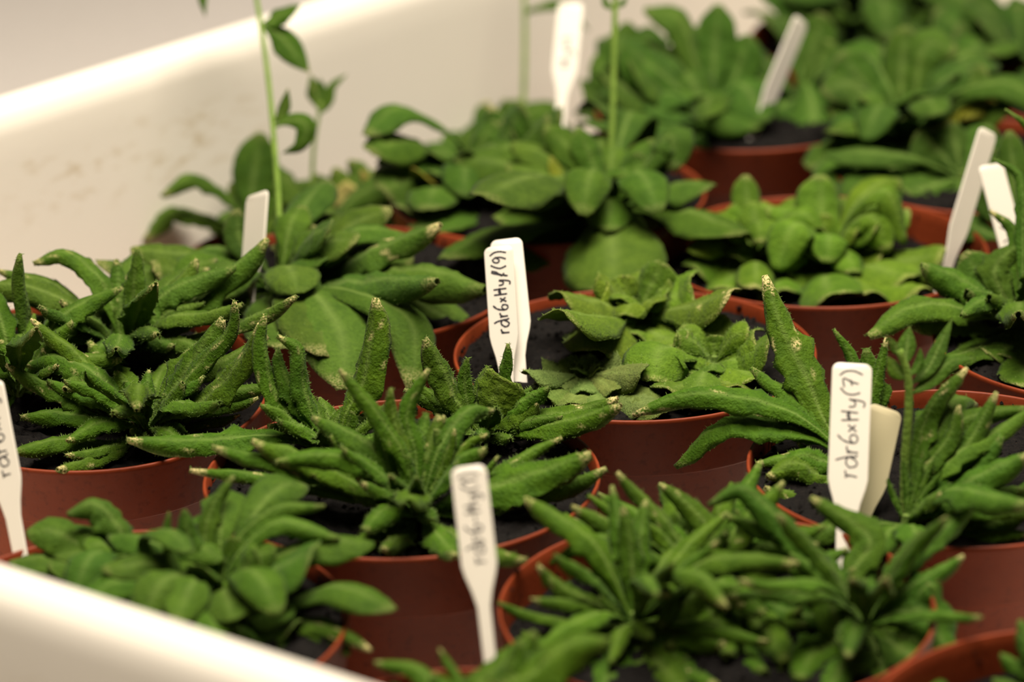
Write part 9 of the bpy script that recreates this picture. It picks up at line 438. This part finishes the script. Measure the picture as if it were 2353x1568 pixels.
        rib = np.concatenate([rib, np.zeros(4 * q)]); tp = np.concatenate([tp, np.zeros(4 * q)]); hr = np.concatenate([hr, np.ones(4 * q)])
    return V, F, dict(rib=rib, tip=tp, hair=hr)
seedc = 0
def make_leaf(rec, parent):
    global seedc; seedc += 1
    pts, w, kind, hint, tip, curl, tint, hair = rec
    P = [[x * 1e-4 for x in p] for p in pts]
    V, F, A = leaf_mesh(P, w * 1e-4, kind, hint, tip, curl, hair, seedc)
    o = new_obj('leaf', V, F, LEAF, parent, attrs=A); o.color = (*tint, 1)
    return o
def tube(pts, r0, r1, name, parent, tint):
    C, L = spline(pts, 40); n = 10; V = []; F = []
    T = np.gradient(C, axis=0); T /= np.linalg.norm(T, axis=1)[:, None]
    N = np.cross(T, (0, 1, 0)); N /= np.linalg.norm(N, axis=1)[:, None]; B = np.cross(T, N)
    for i in range(len(C)):
        r = (r0 + (r1 - r0) * i / (len(C) - 1)) * (1 + .04 * math.sin(i * 1.7))
        for k in range(n):
            a = 2 * math.pi * k / n; V.append(C[i] + N[i] * r * math.cos(a) + B[i] * r * math.sin(a))
    for i in range(len(C) - 1):
        for k in range(n): F.append((i * n + k, i * n + (k + 1) % n, (i + 1) * n + (k + 1) % n, (i + 1) * n + k))
    F.append(tuple(range(n))[::-1]); F.append(tuple(range((len(C) - 1) * n, len(C) * n)))
    z = np.zeros(len(V)); o = new_obj(name, V, F, LEAF, parent, attrs=dict(rib=z + .35, tip=z, hair=z)); o.color = (*tint, 1)
    return o
for p in PLANTS:
    pr = empty(p['n'], p['c'], p['l'], 'plant', 'seedling plants in the pots')
    for lf in p['leaves']: make_leaf(lf, pr)
    for st in p['stems']:
        r = st['r'] * 1e-5
        so = tube([[x * 1e-4 for x in q] for q in st['p']], r, r * .72, 'stem', pr, (.16, .27, .035))
        for lf in st['leaves']: make_leaf(lf, so)
    # leaf-base crown
    tube([(0, 0, -.004), (0, 0, -.001), (.0002, 0, .003)], .0022, .0010, 'crown', pr, (.14, .22, .04))

# ------------------------------------------------------------------ plant tags
G = {   # pen strokes, x along the writing, y up; advance width first
    'r': (.50, [[(.05, .55), (.12, .5), (.12, .0)], [(.12, .35), (.22, .52), (.42, .55)]]),
    'd': (.72, [[(.55, .45), (.35, .56), (.12, .42), (.08, .18), (.25, .0), (.45, .08), (.58, .35)], [(.40, 1.05), (.50, .8), (.60, .35), (.62, .05), (.72, .0)]]),
    'R': (.80, [[(.02, .95), (.20, .55), (.42, .05)], [(.60, .98), (.42, .62), (.18, .30)]]),
    '6': (.62, [[(.50, 1.0), (.25, .8), (.10, .4), (.14, .08), (.36, .0), (.52, .2), (.44, .42), (.22, .40), (.12, .22)]]),
    'x': (.55, [[(.08, .50), (.42, .12)], [(.42, .52), (.08, .10)]]),
    '-': (.50, [[(.08, .32), (.42, .36)]]),
    'H': (.72, [[(.10, .88), (.14, .0)], [(.08, .42), (.60, .50)], [(.52, .90), (.50, .02)], [(.14, .44), (.34, .58), (.56, .40)]]),
    'y': (.62, [[(.05, .52), (.12, .22), (.32, .20), (.45, .52)], [(.45, .52), (.44, .1), (.30, -.25), (.08, -.22)]]),
    'p': (.66, [[(.12, .25), (.40, .55), (.60, .95), (.50, 1.05), (.34, .70), (.16, .10), (.10, -.12)], [(.16, .1), (.40, .2)]]),
    '(': (.42, [[(.38, 1.0), (.16, .7), (.10, .35), (.22, -.05)]]),
    ')': (.42, [[(.05, 1.05), (.26, .75), (.32, .3), (.16, -.1)]]),
    '9': (.60, [[(.48, .72), (.30, .85), (.10, .66), (.16, .44), (.36, .44), (.50, .70)], [(.50, .70), (.46, .3), (.34, -.05)]]),
    '7': (.58, [[(.05, .80), (.50, .84), (.30, .40), (.22, .05)], [(.14, .42), (.46, .46)]]),
    '1': (.36, [[(.06, .62), (.22, .90), (.22, .02)]]),
    'M': (.80, [[(.06, .0), (.12, .85), (.36, .25), (.60, .88), (.70, .0)]]),
}
def make_tag(idx, base, top, yaw, w, blade, neck, text, tstart, label):
    base, top = Vector(base), Vector(top); axis = (top - base).normalized(); Lv = (top - base).length
    bury = .022
    x = Vector((math.cos(math.radians(yaw)), math.sin(math.radians(yaw)), 0)); x = (x - axis * x.dot(axis)).normalized(); z = x.cross(axis)
    root = empty('plant_tag', base, label, 'plant tag', 'plant tags stuck in the pots')
    root.matrix_world = Matrix(((x.x, axis.x, z.x, base.x), (x.y, axis.y, z.y, base.y), (x.z, axis.z, z.z, base.z), (0, 0, 0, 1)))
    w *= 1e-3; nk = neck * 1e-3; hw, hn = w / 2, nk / 2; y1 = Lv; ys = Lv * (1 - blade); yn = ys - .011
    th = .0009; rc = .0022
    right = [(hn * .25, -bury), (hn * .8, -bury + .008), (hn, max(yn * .3, 0)), (hn * 1.08, yn), (hn + (hw - hn) * .35, yn + .0042), (hw - (hw - hn) * .18, ys - .0022), (hw, ys + .0005), (hw, (ys + y1) / 2)]
    right += [(hw - rc + rc * math.sin(a), y1 - rc + rc * math.cos(a)) for a in np.linspace(math.pi / 2, 0, 6)]
    ring = right + [(-a, b) for a, b in right[::-1]]
    n = len(ring); V = []; F = []
    for (ins, zz) in ((.00022, th / 2), (0, th / 2 - .0002), (0, -th / 2 + .0002), (.00022, -th / 2)):
        for a, b in ring: V.append((a - math.copysign(min(ins, abs(a)), a), b - (ins if b > y1 - rc else 0), zz))
    for k in range(3):
        for i in range(n): F.append((k * n + i, (k + 1) * n + i, (k + 1) * n + (i + 1) % n, k * n + (i + 1) % n))
    for k, rev in ((0, False), (3, True)):
        for i in range(n // 2 - 1):
            q = (k * n + i, k * n + i + 1, k * n + n - 2 - i, k * n + n - 1 - i)
            F.append(q[::-1] if rev else q)
    mat = TAG_SHADED if 'yellowish' in label else (TAGS_ if 'speckled' in label else TAGM)
    bd = new_obj('blade', V, F, mat, root)
    m = bd.modifiers.new('edge', 'EDGE_SPLIT'); m.split_angle = math.radians(40)
    if text:
        rng = random.Random(idx * 7 + 1)
        tot = sum(G[c][0] for c in text); avail = (y1 - ys) * (.93 - tstart)
        sc = min(avail / tot, w * .62); y = ys + (y1 - ys) * .02
        if tstart: sc = w * .45; y = ys + (y1 - ys) * .0
        hgt = min(w * .50, sc * 1.25); x0 = hw * .42
        V = []; F = []; pw = .00030 if '9' in text else .00024
        for ch in text:
            adv, strokes = G[ch]
            for stc in strokes:
                P = np.array([(x0 - (b + rng.uniform(-.03, .03)) * hgt, y + (a + rng.uniform(-.03, .03)) * sc, 0) for a, b in stc])
                C, _ = spline(P, 14); C[:, 2] = th / 2 + .00006
                T = np.gradient(C, axis=0); T /= np.linalg.norm(T, axis=1)[:, None] + 1e-12
                Sd = np.stack([-T[:, 1], T[:, 0], 0 * T[:, 0]], 1); b0 = len(V)
                for i in range(len(C)):
                    ww = pw * (1 + .25 * math.sin(i * .9 + len(V)))
                    V.append(C[i] - Sd[i] * ww); V.append(C[i] + Sd[i] * ww)
                for i in range(len(C) - 1): F.append((b0 + 2 * i, b0 + 2 * i + 2, b0 + 2 * i + 3, b0 + 2 * i + 1))
            y += adv * sc
        h = new_obj('handwriting', V, F, INK, root, smooth=False); h['label'] = 'dark handwritten lettering'
    return root
for i, t in enumerate(TAGS): make_tag(i, *t)
